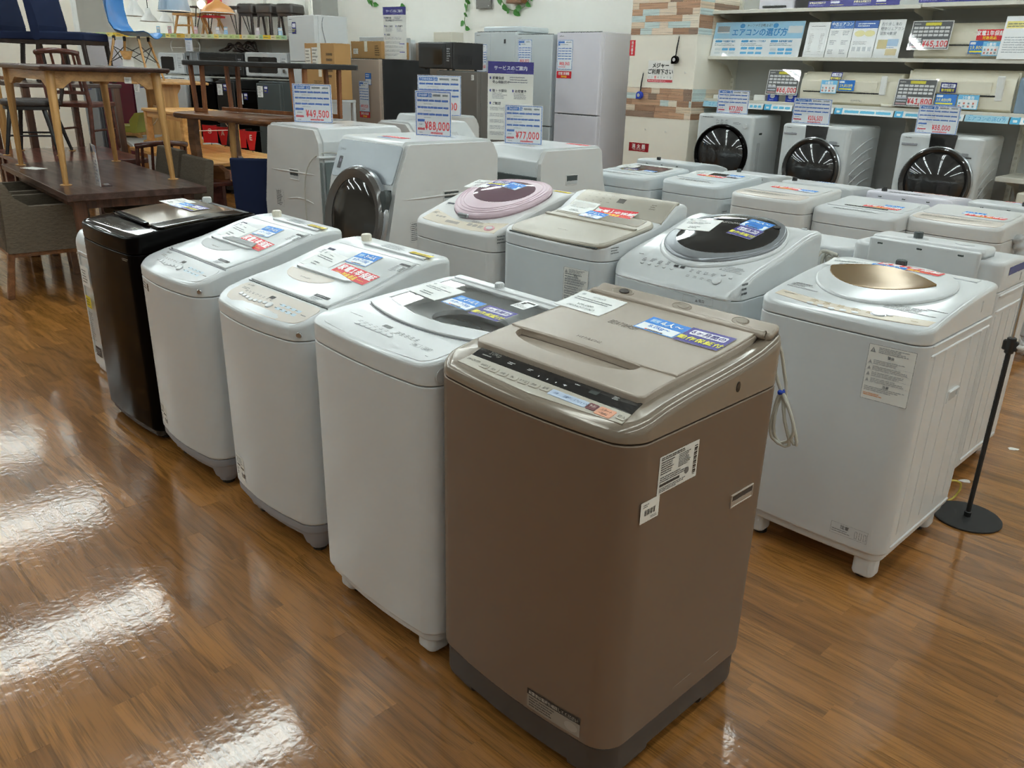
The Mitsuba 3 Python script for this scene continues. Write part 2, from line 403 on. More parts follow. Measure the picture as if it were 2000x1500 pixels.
# floor strips: each one where the photograph shows them, the rest of the floor as one part
PW, PL = .0745, .56
def plank(x, y, k):
    e = .00004; h = -.0002 * (k % 3)
    x0, x1, y0, y1 = x + e, x + PL - e, y + e, y + PW - e
    v = np.array([[x0, y0, h], [x1, y0, h], [x1, y1, h], [x0, y1, h], [x0, y0, -.004], [x1, y0, -.004], [x1, y1, -.004], [x0, y1, -.004]])
    f = np.array([[0, 1, 2], [0, 2, 3], [0, 4, 5], [0, 5, 1], [1, 5, 6], [1, 6, 2], [2, 6, 7], [2, 7, 3], [3, 7, 4], [3, 4, 0]])
    uv = np.column_stack([v[:, 0] - x, v[:, 1] - y + 10 * k]); return v, f, uv
near, rest = [], []
for row in range(-14, 100):
    y = row * PW; off = RNG.uniform(0, PL)
    for c in range(-31, 6):
        x = c * PL + off; cx, cy = x + PL / 2, y + PW / 2; k = int(RNG.integers(0, 40))
        if x + PL > XR or x < XL: continue
        vis = (.12 + .32 * max(0, -1.7 - cx) < cy < 1.24 and -4.9 < cx < -.15) or (cy < 1.2 and .9 < cy and -6.6 < cx < -4.9) or (1.15 < cy < 3.7 and -.95 < cx < .1 and cy > 1.1 + (cx + 1.1) * .7)
        (near if vis else rest).append((x, y, k))
near.sort(key=lambda q: (q[0] + .9) ** 2 + q[1] ** 2)
rest += near[296:]; near = near[:296]
for q in near:
    v, f, uv = plank(*q); part('floor', 'plank', mikit.ply((v, f), 'floor_wood', False, uv=uv))
V, F, UV, o = [], [], [], 0
for q in rest:
    v, f, uv = plank(*q); V.append(v); F.append(f[:2] + o); UV.append(uv); o += 8
part('floor', 'far_planks', mikit.ply((np.vstack(V), np.vstack(F)), 'floor_wood', False, uv=np.vstack(UV)), stuff=True)

# ceiling lamps: two bare tubes in a white tray
tray = mk(box(-.15, .15, -1.12, 1.12, CEIL - .06, CEIL - .002, .01), 'lamp_white')
tubes = [move(lathe([(1e-4, -1.1), (.016, -1.1), (.016, 1.1), (1e-4, 1.1)], 8), rx=-90, x=sx, z=CEIL - .085) for sx in (-.075, .075)]
tubes = [mikit.ply(t, 'lamp_white', False, emitter={'type': 'area', 'radiance': {'type': 'rgb', 'value': [LAMP * 2.78, LAMP * 3.14, LAMP * 3.12]}}) for t in tubes]
caps = [mk(box(sx - .02, sx + .02, y - .015, y + .015, CEIL - .11, CEIL - .06), 'lamp_white') for sx in (-.075, .075) for y in (-1.11, 1.11)]
for ix, x in enumerate(LAMP_X):
    for y in LAMP_Y:
        t = thing('ceiling_lamp', 'white ceiling lamp with two bare fluorescent tubes', 'ceiling lamp', x, y, 0, group='ceiling lamps above the shop floor')
        part(t, 'tray', tray); [part(t, 'socket', d) for d in caps]
        for d in tubes: part(t, 'fluorescent_tube', d)

# ================================================================ pillar with plank wallpaper
P0, P1, PY = -5.575, -4.785, 7.0
pil = 'wall_pillar'
flat_struct(pil, box(P0, P1, PY, YB, -.004, CEIL, .004), 'pillar_cream')
PLC = ['#b98f72', '#a27c62', '#e3d0ba', '#dcc6ac', '#c8d6d3', '#8f7564', '#e8dcc8', '#c49b7c']
for i, c in enumerate(PLC):
    def wfn(p, n, uv, A=lin(c), B=[x * .72 for x in lin(c)]):
        g = mikit.fbm(p.x * 5, 2.0, p.z * 120, 3); return mikit.mix(B, A, mikit.smoothstep(.25, .6, g))
    mat(f'wallplank_{i}', c, .6, tex=mikit.proc(wfn))
def band(z0, z1, seed):
    r = random.Random(seed); z = z1; last = 0
    while z > z0 + .01:
        h = min(.056, z - z0); x = P0 + .003; z -= h
        if last == 0: x -= r.uniform(0, .15)
        while x < P1 - .01:
            w = r.choice([.1, .14, .18, .2, .25]); a, b = max(x, P0 + .003), min(x + w, P1 - .003)
            k = r.choice([0, 1, 2, 3, 2, 6, 7, 5, 0, 4, 4]); x += w
            if b - a > .01: part(pil, 'plank', box(a + .0006, b - .0006, PY - .004 - .001 * (k % 3), PY + .001, z + .0006, z + h - .0006), f'wallplank_{k}')
        # the planks turn the corner on the side that faces the shelves
        k = r.choice([0, 2, 3, 4, 1]); part(pil, 'plank', box(P1 - .001, P1 + .004, PY + .002, PY + .22, z + .0006, z + h - .0006), f'wallplank_{k}')
        part(pil, 'plank', box(P1 - .001, P1 + .0045, PY + .2215, YB - .002, z + .0006, z + h - .0006), f'wallplank_{(k + 2) % 8}')
band(1.866, 2.26, 3); band(1.107, 1.39, 8)
part(pil, 'paper_edge', box(P0 + .01, P1 - .002, PY - .008, PY, 1.386, 1.402), 'pillar_cream')

def tape(x, ztop, zt, col, lab):
    t = thing('tape_measure', lab, 'tape measure', x, PY, 0)
    part(t, 'case', join(move(slab(ellipse(.036, .036, 20), -.018, .018, .006, .006), rx=90, y=-.026, z=zt), box(-.036, .0, -.044, -.008, zt - .036, zt - .004, .005)), col, 40)
    part(t, 'emblem', move(cyl(.017, -.003, .003, 16), rx=90, y=-.047, z=zt), 'grey_light', 40)
    part(t, 'strap', tube([(.012, -.006, ztop), (.006, -.02, (ztop + zt) / 2), (.003, -.024, zt + .03)], [.004, .007, .005], 6), 'black_matte', True)
    part(t, 'hook', tube([(.012, .001, ztop + .012), (.012, -.014, ztop + .008), (.012, -.016, ztop - .004)], .002, 6), 'wire_white', True)
tape(-5.0, 1.85, 1.645, 'black_gloss', 'black tape measure hanging by a strap on the cream pillar, above the counting sign')
mat('blue_plastic', '#2340b0', .3)
tape(-5.392, 1.52, 1.313, 'blue_plastic', 'blue tape measure hanging on the plank wallpaper of the pillar')
for x, z, lab in ((-5.30, .99, 'small hook low on the cream pillar, above the dark red sign'), (-5.05, .985, 'small hook low on the cream pillar, right of the one above the dark red sign'), (-4.88, 1.53, 'small hook at the right edge of the pillar beside the counting notice')):
    whole('pillar_hook', lab, 'hook', tube([(0, .002, 0), (0, -.018, -.003), (0, -.02, .012)], .003, 6), 'wire_white', True, x=x, y=PY, z=z)
def plate(name, label, cat, w, h, s, fn=None, th=.002, m='paper', group=None, print_mat='print', **kw):
    t = thing(name, label, cat, group=group, **kw)
    part(t, 'board', box(-w / 2, w / 2, 0, th, 0, h), m); part(t, 'print', s.build(fn or front(0, -.0003), print_mat)); return t
s = Sheet(); s.rect(-.152, 0, .304, .2, '#f3f1ec', 0)
s.text('メジャー', 0, .138, .036, '#151515', bold=True, anchor='c'); s.text('ご利用下さい', 0, .082, .036, '#151515', bold=True, anchor='c')
for i in range(8): s.text(str(i + 1), -.132 + i * .037, .041, .016, '#555' + '555' if i != 2 else '#cf2a2a', anchor='c')
s.rect(-.118 + .052, .036, .02, .026, '#e79a9a', 1); s.rect(-.15, .004, .3, .024, '#c9454f', 1); s.lines(-.14, .009, .28, .014, 1, '#f2d0d0', 2)
plate('notice_sign', 'white notice on the cream pillar with bold black writing and a red scale strip', 'sign', .304, .2, s, x=-5.177, y=PY - .004, z=1.436)
s = Sheet(); s.rect(-.033, 0, .066, .142, '#c92a35', 0)
for i, c in enumerate('消火器'): s.text(c, 0, .108 - i * .032, .021, '#f4eeee', bold=True, anchor='c')
s.rect(-.004, .02, .008, .02, '#f4eeee', 2); s.ring([(-.014, .022), (0, .008), (.014, .022)], '#f4eeee', 2)
plate('arrow_sticker', 'red vertical fire extinguisher sticker with a down arrow, upper left on the pillar', 'sticker', .066, .142, s, x=-5.543, y=PY - .003, z=1.677, m='red')
s = Sheet(); s.rect(-.125, 0, .25, .082, '#8e1620', 0); s.text('消 火 器', 0, .032, .034, '#f1e9e6', bold=True, anchor='c'); s.text('FIRE EXTINGUISHER', 0, .012, .011, '#f1e9e6', anchor='c')
plate('extinguisher_sign', 'dark red fire extinguisher sign low on the pillar', 'sign', .25, .082, s, x=-5.374, y=PY - .003, z=.774, m='red')

# ================================================================ the shelving along the back wall
GX0, GX1, GF, GB = -4.80, -1.0, 7.2, 7.68
g = thing('shelving_unit', 'long cream steel shelving unit along the back wall, holding air conditioners', 'shelving')
part(g, 'back_panel', box(GX0, GX1, GB, GB + .02, 0, 2.9), 'grey_panel')
for i in range(4):
    x = GX0 + .03 + i * .9
    part(g, 'upright', cut(box(x - .02, x + .02, GB - .035, GB, 0, 2.9), *[box(x - .009, x - .003, GB - .05, GB - .025, z, z + .022) for z in np.arange(.6, 2.5, .05)], *[box(x + .003, x + .009, GB - .05, GB - .025, z, z + .022) for z in np.arange(.6, 2.5, .05)]), 'shelf_cream')
def shelf(z, x0, x1, y0=GF, lip=.028):
    part(g, 'shelf', join(box(x0, x1, y0 + .012, GB, z - .012, z), box(x0, x1, y0, y0 + .014, z - lip, z + .002, .003)), 'shelf_cream')
    for i in range(4):
        x = GX0 + .05 + i * .9
        if x0 - .1 < x < x1: part(g, 'bracket', poly_prism([(0, 0), (.36, -.012), (.36, -.03), (.16, -.06), (.05, -.14), (.0, -.2)], .004), 'shelf_cream', xf=fr(x, GB - .03, z - .013, -90))
shelf(2.078, GX0, -2.87); shelf(2.086, -2.86, GX1); shelf(1.686, GX0, GX1); shelf(1.31, GX0, GX1)
part(g, 'shelf', join(box(-2.05, GX1, GF - .02, GB, .835, .85), box(-2.05, GX1, GF - .034, GF - .02, .815, .852, .003)), 'shelf_cream')
part(g, 'bracket', poly_prism([(0, 0), (.36, -.012), (.36, -.03), (.16, -.06), (.05, -.14), (.0, -.2)], .004), 'shelf_cream', xf=fr(-2.0, GB - .03, .82, -90))
part(g, 'price_rail', box(-3.83, GX1, GF - .006, GF - .004, 1.684, 1.735), 'acrylic', label='clear rail along the middle shelf')
whole('storage_box', 'cream box on the floor below the small low shelf at the right edge', 'box', rbox(.62, .42, 0, .755, .02, .01, y0=0), 'off_white', 30, x=-1.55, y=7.1)

# strips along the front of the shelf of air conditioners
def strip(x0, x1, k):
    w = x1 - x0; s = Sheet(); s.rect(0, 0, w, .072, '#eef3f6', 0)
    if k == 0:
        s.rect(0, 0, w, .072, '#a9d6ea', 1); s.text('エアコンの選び方', w * .5, .014, .026, '#3f97c4', anchor='c'); s.lines(.1, .05, w - .2, .012, 1, '#6fb0cf', 2); s.ring(ellipse(.017, .011, 14, .04, .056), '#4aa3d4'); s.ring(ellipse(.017, .011, 14, w - .04, .056), '#4aa3d4')
    else:
        s.rect(0, 0, .07, .072, '#56b2dc', 1); s.rect(.02, .012, .03, .018, '#e7f4fa', 2); s.lines(.01, .045, .05, .016, 2, '#e7f4fa', 2)
        s.lines(.09, .05, w - .11, .012, 1, '#7fa9bd', 2)
        for j in range(3): s.rr(.09 + j * (w - .1) / 3, .014, (w - .13) / 3, .022, .008, '#6cc0e4', 2)
    t = thing('shelf_strip', STRIPS[len(done)], 'shelf label', x0, GF - .012, 1.236, rx=-14, group='pale blue strips clipped along the shelf of air conditioners'); done.append(t)
    part(t, 'board', box(0, w, 0, .0015, 0, .072), 'paper'); part(t, 'print', s.build(front(0, -.0003)))
done = []
STRIPS = ['pale blue shelf strip under the first air conditioner shelf, next to the pillar', 'white and blue shelf strip below the leftmost small white boxes', 'white and blue shelf strip below the price card of 66,000 yen', 'white and blue shelf strip between the first and second washer with a round black door',
          'white and blue shelf strip below the left air conditioner', 'white and blue shelf strip between the two air conditioners', 'pale blue shelf strip below the right air conditioner', 'white and blue shelf strip at the right edge of the picture']
for x0, x1, k in ((-4.79, -4.37, 0), (-4.36, -4.13, 1), (-4.12, -3.84, 1), (-3.83, -3.45, 1), (-3.44, -2.93, 1), (-2.92, -2.38, 1), (-2.37, -2.055, 0), (-2.045, -1.4, 1)): strip(x0, x1, k)
def navy_strip(x0, x1, z, lab):
    w = x1 - x0; s = Sheet(); s.rect(0, 0, w, .05, '#3d3a86', 0); n = max(1, round(w / .38))
    for j in range(n):
        a = j * w / n; s.text('家電全品保証付き', a + .01, .028, .013, '#f0e9c8', bold=True); s.lines(a + .01, .008, .16, .014, 2, '#b5b3dd', 2)
        s.rr(a + .2, .027, .08, .016, .004, '#eeeef8', 2); s.lines(a + .2, .008, .12, .01, 1, '#e0d27a', 2)
    t = thing('top_strip', lab, 'shelf label', x0, GF - .004, z, rx=-8)
    part(t, 'board', box(0, w, 0, .0015, 0, .05), 'paper'); part(t, 'print', s.build(front(0, -.0003)))
navy_strip(-3.825, -3.04, 2.08, 'navy warranty strip on the left part of the top shelf'); navy_strip(-2.89, -2.0, 2.09, 'navy warranty strip on the right part of the top shelf')

# boards and papers on the middle shelf
s = Sheet(); W, H = .91, .3; s.rect(0, 0, W, H, '#bfe1f2', 0); s.rect(0, 0, W, .16, '#f2f7fa', 1, 1, 1); s.rect(0, .155, W, H - .155, '#a8d5ee', 1)
s.text('エアコンの選び方', W / 2 + .02, .185, .05, '#3a8fc9', bold=True, anchor='c'); s.text('トレファクが教える!', W / 2 + .01, .258, .02, '#3a4a58', anchor='c')
for x in (.29, .63): s.ring(ellipse(.026, .02, 18, x, .265), '#3f9fd8', 2)
s.rect(.03, .215, .13, .05, '#9aa3a8', 2); s.rect(.03, .205, .14, .008, '#eef2f4', 2); s.rect(.76, .2, .14, .06, '#dfe6ea', 2)
for j, x in enumerate((.03, .31, .61)):
    s.rr(x, .122, .075, .02, .008, '#4aa6da', 2); s.text(('対応畳数で選ぶ', '機能やタイプで選ぶ', '設置電源の確認')[j], x + .085, .125, .013, '#3a7fb0', bold=True); s.lines(x, .09, .24, .026, 2, '#9fb0ba', 2)
    for i in range(3): s.rr(x + .01 + i * .078, .05 + .01 * (j == 1), .066, .022, .008, '#5db4e4' if i or j == 1 else '#d9e5ec', 2); s.rr(x + .01 + i * .078, .02, .066, .02, .008, '#6fbde8' if j else '#dde8ee', 2)
t = plate('guide_board', 'long pale blue board on the middle shelf about how to choose an air conditioner', 'sign', 1e-3, 1e-3, Sheet().rect(0, 0, 1e-3, 1e-3, '#ffffff', 0), x=-4.775, y=GF + .015, z=1.688, rx=-12)
for k in [k for k in scene if k.startswith(t + '__')]: del scene[k]
part(t, 'board', box(0, W, 0, .004, 0, H), 'paper'); part(t, 'print', s.build(front(0, -.0004))); part(t, 'cover', box(-.005, W + .005, -.006, -.004, -.005, H + .005), 'acrylic')
def paper(x, w, h, lab, f, dy=0, z=1.688, rx=-10, cov=False):
    s = Sheet(); s.rect(0, 0, w, h, '#eef0f0', 0); f(s, w, h)
    t = thing('leaflet', lab, 'leaflet', x, GF + .015 + dy, z, rx=rx)
    part(t, 'sheet', box(0, w, 0, .0012, 0, h), 'paper'); part(t, 'print', s.build(front(0, -.0003)))
    if cov: part(t, 'sleeve', box(-.004, w + .004, -.004, -.003, -.004, h + .004), 'acrylic')
def pap1(s, w, h):
    s.lines(.03, h - .04, w - .06, .012, 1, '#999999'); s.frame(.02, .02, w - .04, h - .08, .001, '#b5b5b5')
    for j in range(2): s.lines(.03 + j * w / 2, .04, w / 2 - .06, h - .13, 12, '#b9b9b9', 2, .4, j)
def pap2(s, w, h):
    s.rect(0, h - .06, w, .06, '#3f6fb5', 1); s.text('中古エアコン', w / 2, h - .035, .022, '#eef2f8', bold=True, anchor='c'); s.lines(.03, h - .052, w - .06, .01, 1, '#cfdcf0', 2)
    for j in range(2):
        for i in range(3): s.lines(.02 + j * w / 2, .025 + i * .075, w / 2 - .04, .04, 3, '#999ea5', 2, .4, i + j)
def pap3(s, w, h):
    s.rect(0, h - .06, w, .06, '#3a63ad', 1); s.lines(.03, h - .05, w - .05, .035, 2, '#e8eefa', 2); s.ring(ellipse(.045, .025, 16, .06, h - .1), '#e6dfa8'); s.ring(ellipse(.045, .025, 16, w - .06, h - .1), '#e6dfa8')
    for i in range(4): s.rect(.02 + i * .045, .05, .03, .035, '#c3c7cb', 2)
    s.lines(.02, .1, w - .04, .03, 3, '#a5a9ad')
def pap4(s, w, h):
    for i, c in enumerate(('取り外し済の', '壁掛けエアコン', '買取大歓迎')): s.text(c, .02, h - .045 - i * .036, .02, '#3c4854')
    s.rect(.02, .07, .08, .07, '#cdbf8f', 1); s.rect(.1, .09, .09, .055, '#a9c3dd', 1); s.rect(.1, .02, .09, .05, '#d8c9a0', 1); s.lines(.1, .075, .08, .01, 1, '#4a78b0', 2)
paper(-3.825, .2, .285, 'white leaflet of close small print on the middle shelf', pap1); paper(-3.62, .205, .29, 'white leaflet with a blue header on second hand air conditioners', pap2)
paper(-3.41, .205, .29, 'white leaflet with a blue header and two pale yellow ovals', pap3); paper(-3.2, .215, .295, 'white leaflet with three lines of large type and small photos', pap4)
def pap5(s, w, h):
    s.rect(.012, h - .085, w - .02, .05, '#e8dc8a', 1); s.lines(.02, h - .08, w - .04, .035, 2, '#8a8a70', 2); s.lines(.02, .04, w - .04, .12, 7, '#aeb4b8')
paper(-2.235, .3, .3, 'white leaflet with a yellow heading standing at the right end of the middle shelf', pap5, dy=-.03)

# price cards for air conditioners: dark table and a red price
def ac_card(x, z, price, lab, dy, w=.31, h=.21):
    s = Sheet(); s.rect(0, 0, w, h, '#e9eaea', 0); s.rect(.006, .006, w - .012, h - .012, '#5b5d60', 1); s.rect(.1, h - .035, .12, .022, '#e6dc3c', 2); s.lines(.015, h - .03, .07, .012, 1, '#e8e8e8', 2)
    for i in range(7):
        for j in range(3 if i > 1 else 4):
            s.rect(.016 + i * .04, h - .06 - j * .027, .034, .017, '#e8e9ea', 2)
    s.rect(.105, .012, w - .12, .062, '#f2f2f2', 3); s.text(price, .115 + (w - .13) / 2, .022, .04, '#d4353f', 4, True, 'c', .82)
    for j in range(3): s.rect(.014, .014 + j * .022, .082, .012, '#c9cbd6' if j else '#c5a0a4', 2)
    t = thing('price_card', lab, 'price card', x, GF + dy, z, rx=-8)
    part(t, 'card', box(0, w, 0, .001, 0, h), 'paper'); part(t, 'print', s.build(front(0, -.0003))); part(t, 'sleeve', box(-.006, w + .006, -.006, -.005, -.006, h + .006), 'acrylic')
    part(t, 'foot', box(w / 2 - .03, w / 2 + .03, .001, .05, -.006, -.003), 'acrylic')
ac_card(-2.905, 1.752, '¥45,100', 'dark tabled price card of 45,100 yen on the middle shelf', -.02); ac_card(-4.13, 1.37, '¥66,000', 'dark tabled price card of 66,000 yen on the lower shelf', 0.0); ac_card(-2.935, 1.325, '¥41,800', 'dark tabled price card of 41,800 yen leaning on the right air conditioner', -.03)

def aircon(x, z, w, h, lab, m, y=GF + .03, d=.23, kind=0):
    t = thing('air_conditioner', lab, 'air conditioner', x, y, z)
    pr = [(0, .03), (.02, .0), (h * .42, -.012), (h * .75, .0), (h - .03, .035), (h, .09), (h, d), (0, d)]
    n = 1; v, f = poly_prism([(b, a) for a, b in pr], w); v = np.column_stack([v[:, 1], v[:, 0], v[:, 2]]); f = f[:, ::-1]   # profile in y-z swept along x
    v[:, 0] += w / 2; part(t, 'body', (v, f), m, 35)
    part(t, 'end_cap', rbox(.02, d - .03, .01, h - .012, .008, .004, y0=.035), m, 30, xf=fr(-.004, 0, 0)); part(t, 'end_cap', rbox(.02, d - .03, .01, h - .012, .008, .004, y0=.035), m, 30, xf=fr(w + .004, 0, 0))
    part(t, 'louver', box(.03, w * .86, -.0155, -.004, h * .36, h * .40, .002), 'black_plastic'); part(t, 'flap', box(.05, w * .8, -.016, -.006, h * .42, h * .72, .003), m)
    s = Sheet(); s.lines(0, 0, .08, .02, 2, '#8d8a80'); part(t, 'plate', s.build(front(w * .12, -.004, h * .25))); s = Sheet(); s.frame(0, 0, .12, .05, .001, '#999689'); s.lines(.005, .005, .11, .04, 5, '#9c998d'); part(t, 'rating_label', s.build(front(w * .55, -.003, h * .1)))
    if kind == 1: part(t, 'drain_hose', tube(curve([(w * .86, .02, .02), (w * .92, -.03, .012), (w + .01, -.02, .02), (w + .03, .05, .04)]), .012, 8), 'off_white', True)
    return t
aircon(-3.8, 1.311, .86, .262, 'ivory air conditioner on the lower shelf, left of the 41,800 yen card', 'ac_ivory', kind=1)
aircon(-2.87, 1.311, .80, .30, 'larger ivory air conditioner at the right of the lower shelf, remote control on its front', 'ac_ivory')
aircon(-2.88, 1.687, .72, .262, 'ivory air conditioner on the middle shelf beside the 45,100 yen card', 'ac_ivory', y=GF + .06)
whole('remote_control', 'white remote control taped to the right end of the larger air conditioner', 'remote control', join(box(-.027, .027, 0, .018, -.09, .09, .006)), 'lamp_white', x=-2.17, y=GF + .004, z=1.48, rz=0, rx=8)
whole('remote_control', 'white remote control in a bag hanging on the left air conditioner', 'remote control', join(box(-.026, .026, 0, .018, -.075, .075, .006)), 'lamp_white', x=-3.06, y=GF + .002, z=1.475)
def tag_card(w, h, top, x, y, z, lab, kind, rx=-2, rz=0):
    s = Sheet()
    if kind == 'navy': s.rect(0, 0, w, h, '#262a66', 0); s.rr(.008, h * .5, w - .016, h * .36, .004, '#eeeef6', 2); s.text('6ヶ月間の', w / 2, h * .58, h * .2, '#262a66', 3, True, 'c', .8); s.text('動作保証付', w / 2, h * .14, h * .23, '#e9dc4a', 3, True, 'c', .8)
    elif kind == 'blue': s.rect(0, 0, w, h, '#2f74c4', 0); s.rect(.006, h * .72, w * .3, h * .2, '#e8f0fa', 2); s.text(top, .008, h * .36, h * .24, '#f3e9a0', 3, True, sx=.85); s.rect(.008, h * .1, w - .03, h * .14, '#e6dc50', 2)
    elif kind == 'tatami': s.rect(0, 0, w, h, '#79c0e8', 0); s.rect(.006, .006, w - .012, h * .62, '#f1f5f7', 1); [s.rect(.012 + i * (w - .02) / 4, .014 + j * .022, .014, .014, ('#c9776a', '#8aa6b4')[(i + j) % 2], 2) for i in range(4) for j in range(2)]; s.text(top, w / 2, h * .72, h * .18, '#f0f6fb', 3, True, 'c')
    else: s.rect(0, 0, w, h, '#d12d36', 0); s.text('家電1年保証', w / 2, h * .48, h * .36, '#f6eeee', 3, True, 'c', .9); s.text('対象商品', w / 2, h * .1, h * .24, '#f0c93a', 3, True, 'c')
    t = thing('hang_tag', lab, 'card', x, y, z, rz, rx=rx)
    part(t, 'card', box(0, w, 0, .001, 0, h), 'paper'); part(t, 'print', s.build(front(0, -.0003)))
tag_card(.1, .07, '', -3.53, GF + .004, 1.505, 'navy six month warranty card at the top of the left air conditioner', 'navy', -20)
tag_card(.145, .105, '6畳用', -3.6, GF - .002, 1.4, 'pale blue room size card on the left air conditioner', 'tatami'); tag_card(.14, .085, '19,800円', -3.44, GF - .002, 1.425, 'blue fitting price card on the left air conditioner', 'blue')
tag_card(.12, .075, '', -2.6, GF - .002, 1.44, 'navy six month warranty card on the right air conditioner', 'navy'); tag_card(.16, .085, '19,800円', -2.62, GF - .012, 1.345, 'blue fitting price card below the navy card on the right air conditioner', 'blue', -10); tag_card(.155, .105, '10畳用', -2.45, GF - .012, 1.325, 'pale blue room size card on the right air conditioner', 'tatami')
tag_card(.19, .075, '', -2.42, GF + .028, 1.82, 'red one year warranty card on the air conditioner of the middle shelf', 'red'); tag_card(.13, .09, '19,800円', -2.46, GF + .028, 1.725, 'blue fitting price card on the air conditioner of the middle shelf', 'blue'); tag_card(.12, .1, '6畳用', -2.36, GF + .022, 1.71, 'pale blue room size card on the air conditioner of the middle shelf', 'tatami')
# small goods on the shelves
t = thing('printer', 'white boxy printer on the top shelf, next to a black box', 'printer', -4.2, GF + .12, 2.08); part(t, 'body', rbox(.37, .3, 0, .16, .03, .012, y0=0), 'white_lilac', 30); part(t, 'tray', box(-.12, .1, -.03, .02, .018, .034, .004), 'black_plastic')
whole('black_box', 'black box on the top shelf beside the white printer', 'box', rbox(.2, .25, 0, .15, .012, .006, y0=0), 'black_plastic', 30, x=-3.9, y=GF + .1, z=2.08)
for x, w, h, lab in ((-4.55, .34, .035, 'flat white box lying on the air conditioner shelf next to the pillar'), (-4.22, .12, .05, 'small white box behind the price sign of the left round-door washer')):
    whole('carton', lab, 'box', rbox(w, .16, 0, h, .006, .004, y0=0), 'paper', 30, x=x, y=GF + .06, z=1.311)
for x, lab in ((-4.08, 'small navy packet below the 66,000 yen card, left of two'), (-3.9, 'small navy packet below the 66,000 yen card, right of two')):
    t = thing('packet', lab, 'packet', x, GF + .05, 1.311); part(t, 'box', box(-.05, .05, 0, .03, 0, .075, .003), 'blue_plastic'); s = Sheet(); s.ring(ellipse(.025, .018, 16, 0, .045), '#e9e9f2'); s.lines(-.03, .008, .06, .012, 1, '#c9c9e8'); part(t, 'print', s.build(front(0, -.0004)))
t = thing('plastic_bag', 'crumpled clear bag of papers at the right end of the lower shelf', 'bag', -1.99, GF + .02, 1.311)
part(t, 'film', slab(rrect(.12, .07, .02, 4, y0=0), 0, .26, .03, .01), 'lamp_greyblue', True)
for x, z, h, lab in ((-1.83, 1.687, .22, 'ivory air conditioner on the middle shelf, cut off by the right edge of the picture'), (-1.5, 1.311, .26, 'ivory air conditioner on the lower shelf, cut off by the right edge of the picture')):
    aircon(x, z, .7, h, lab, 'ac_ivory', y=GF + .06)
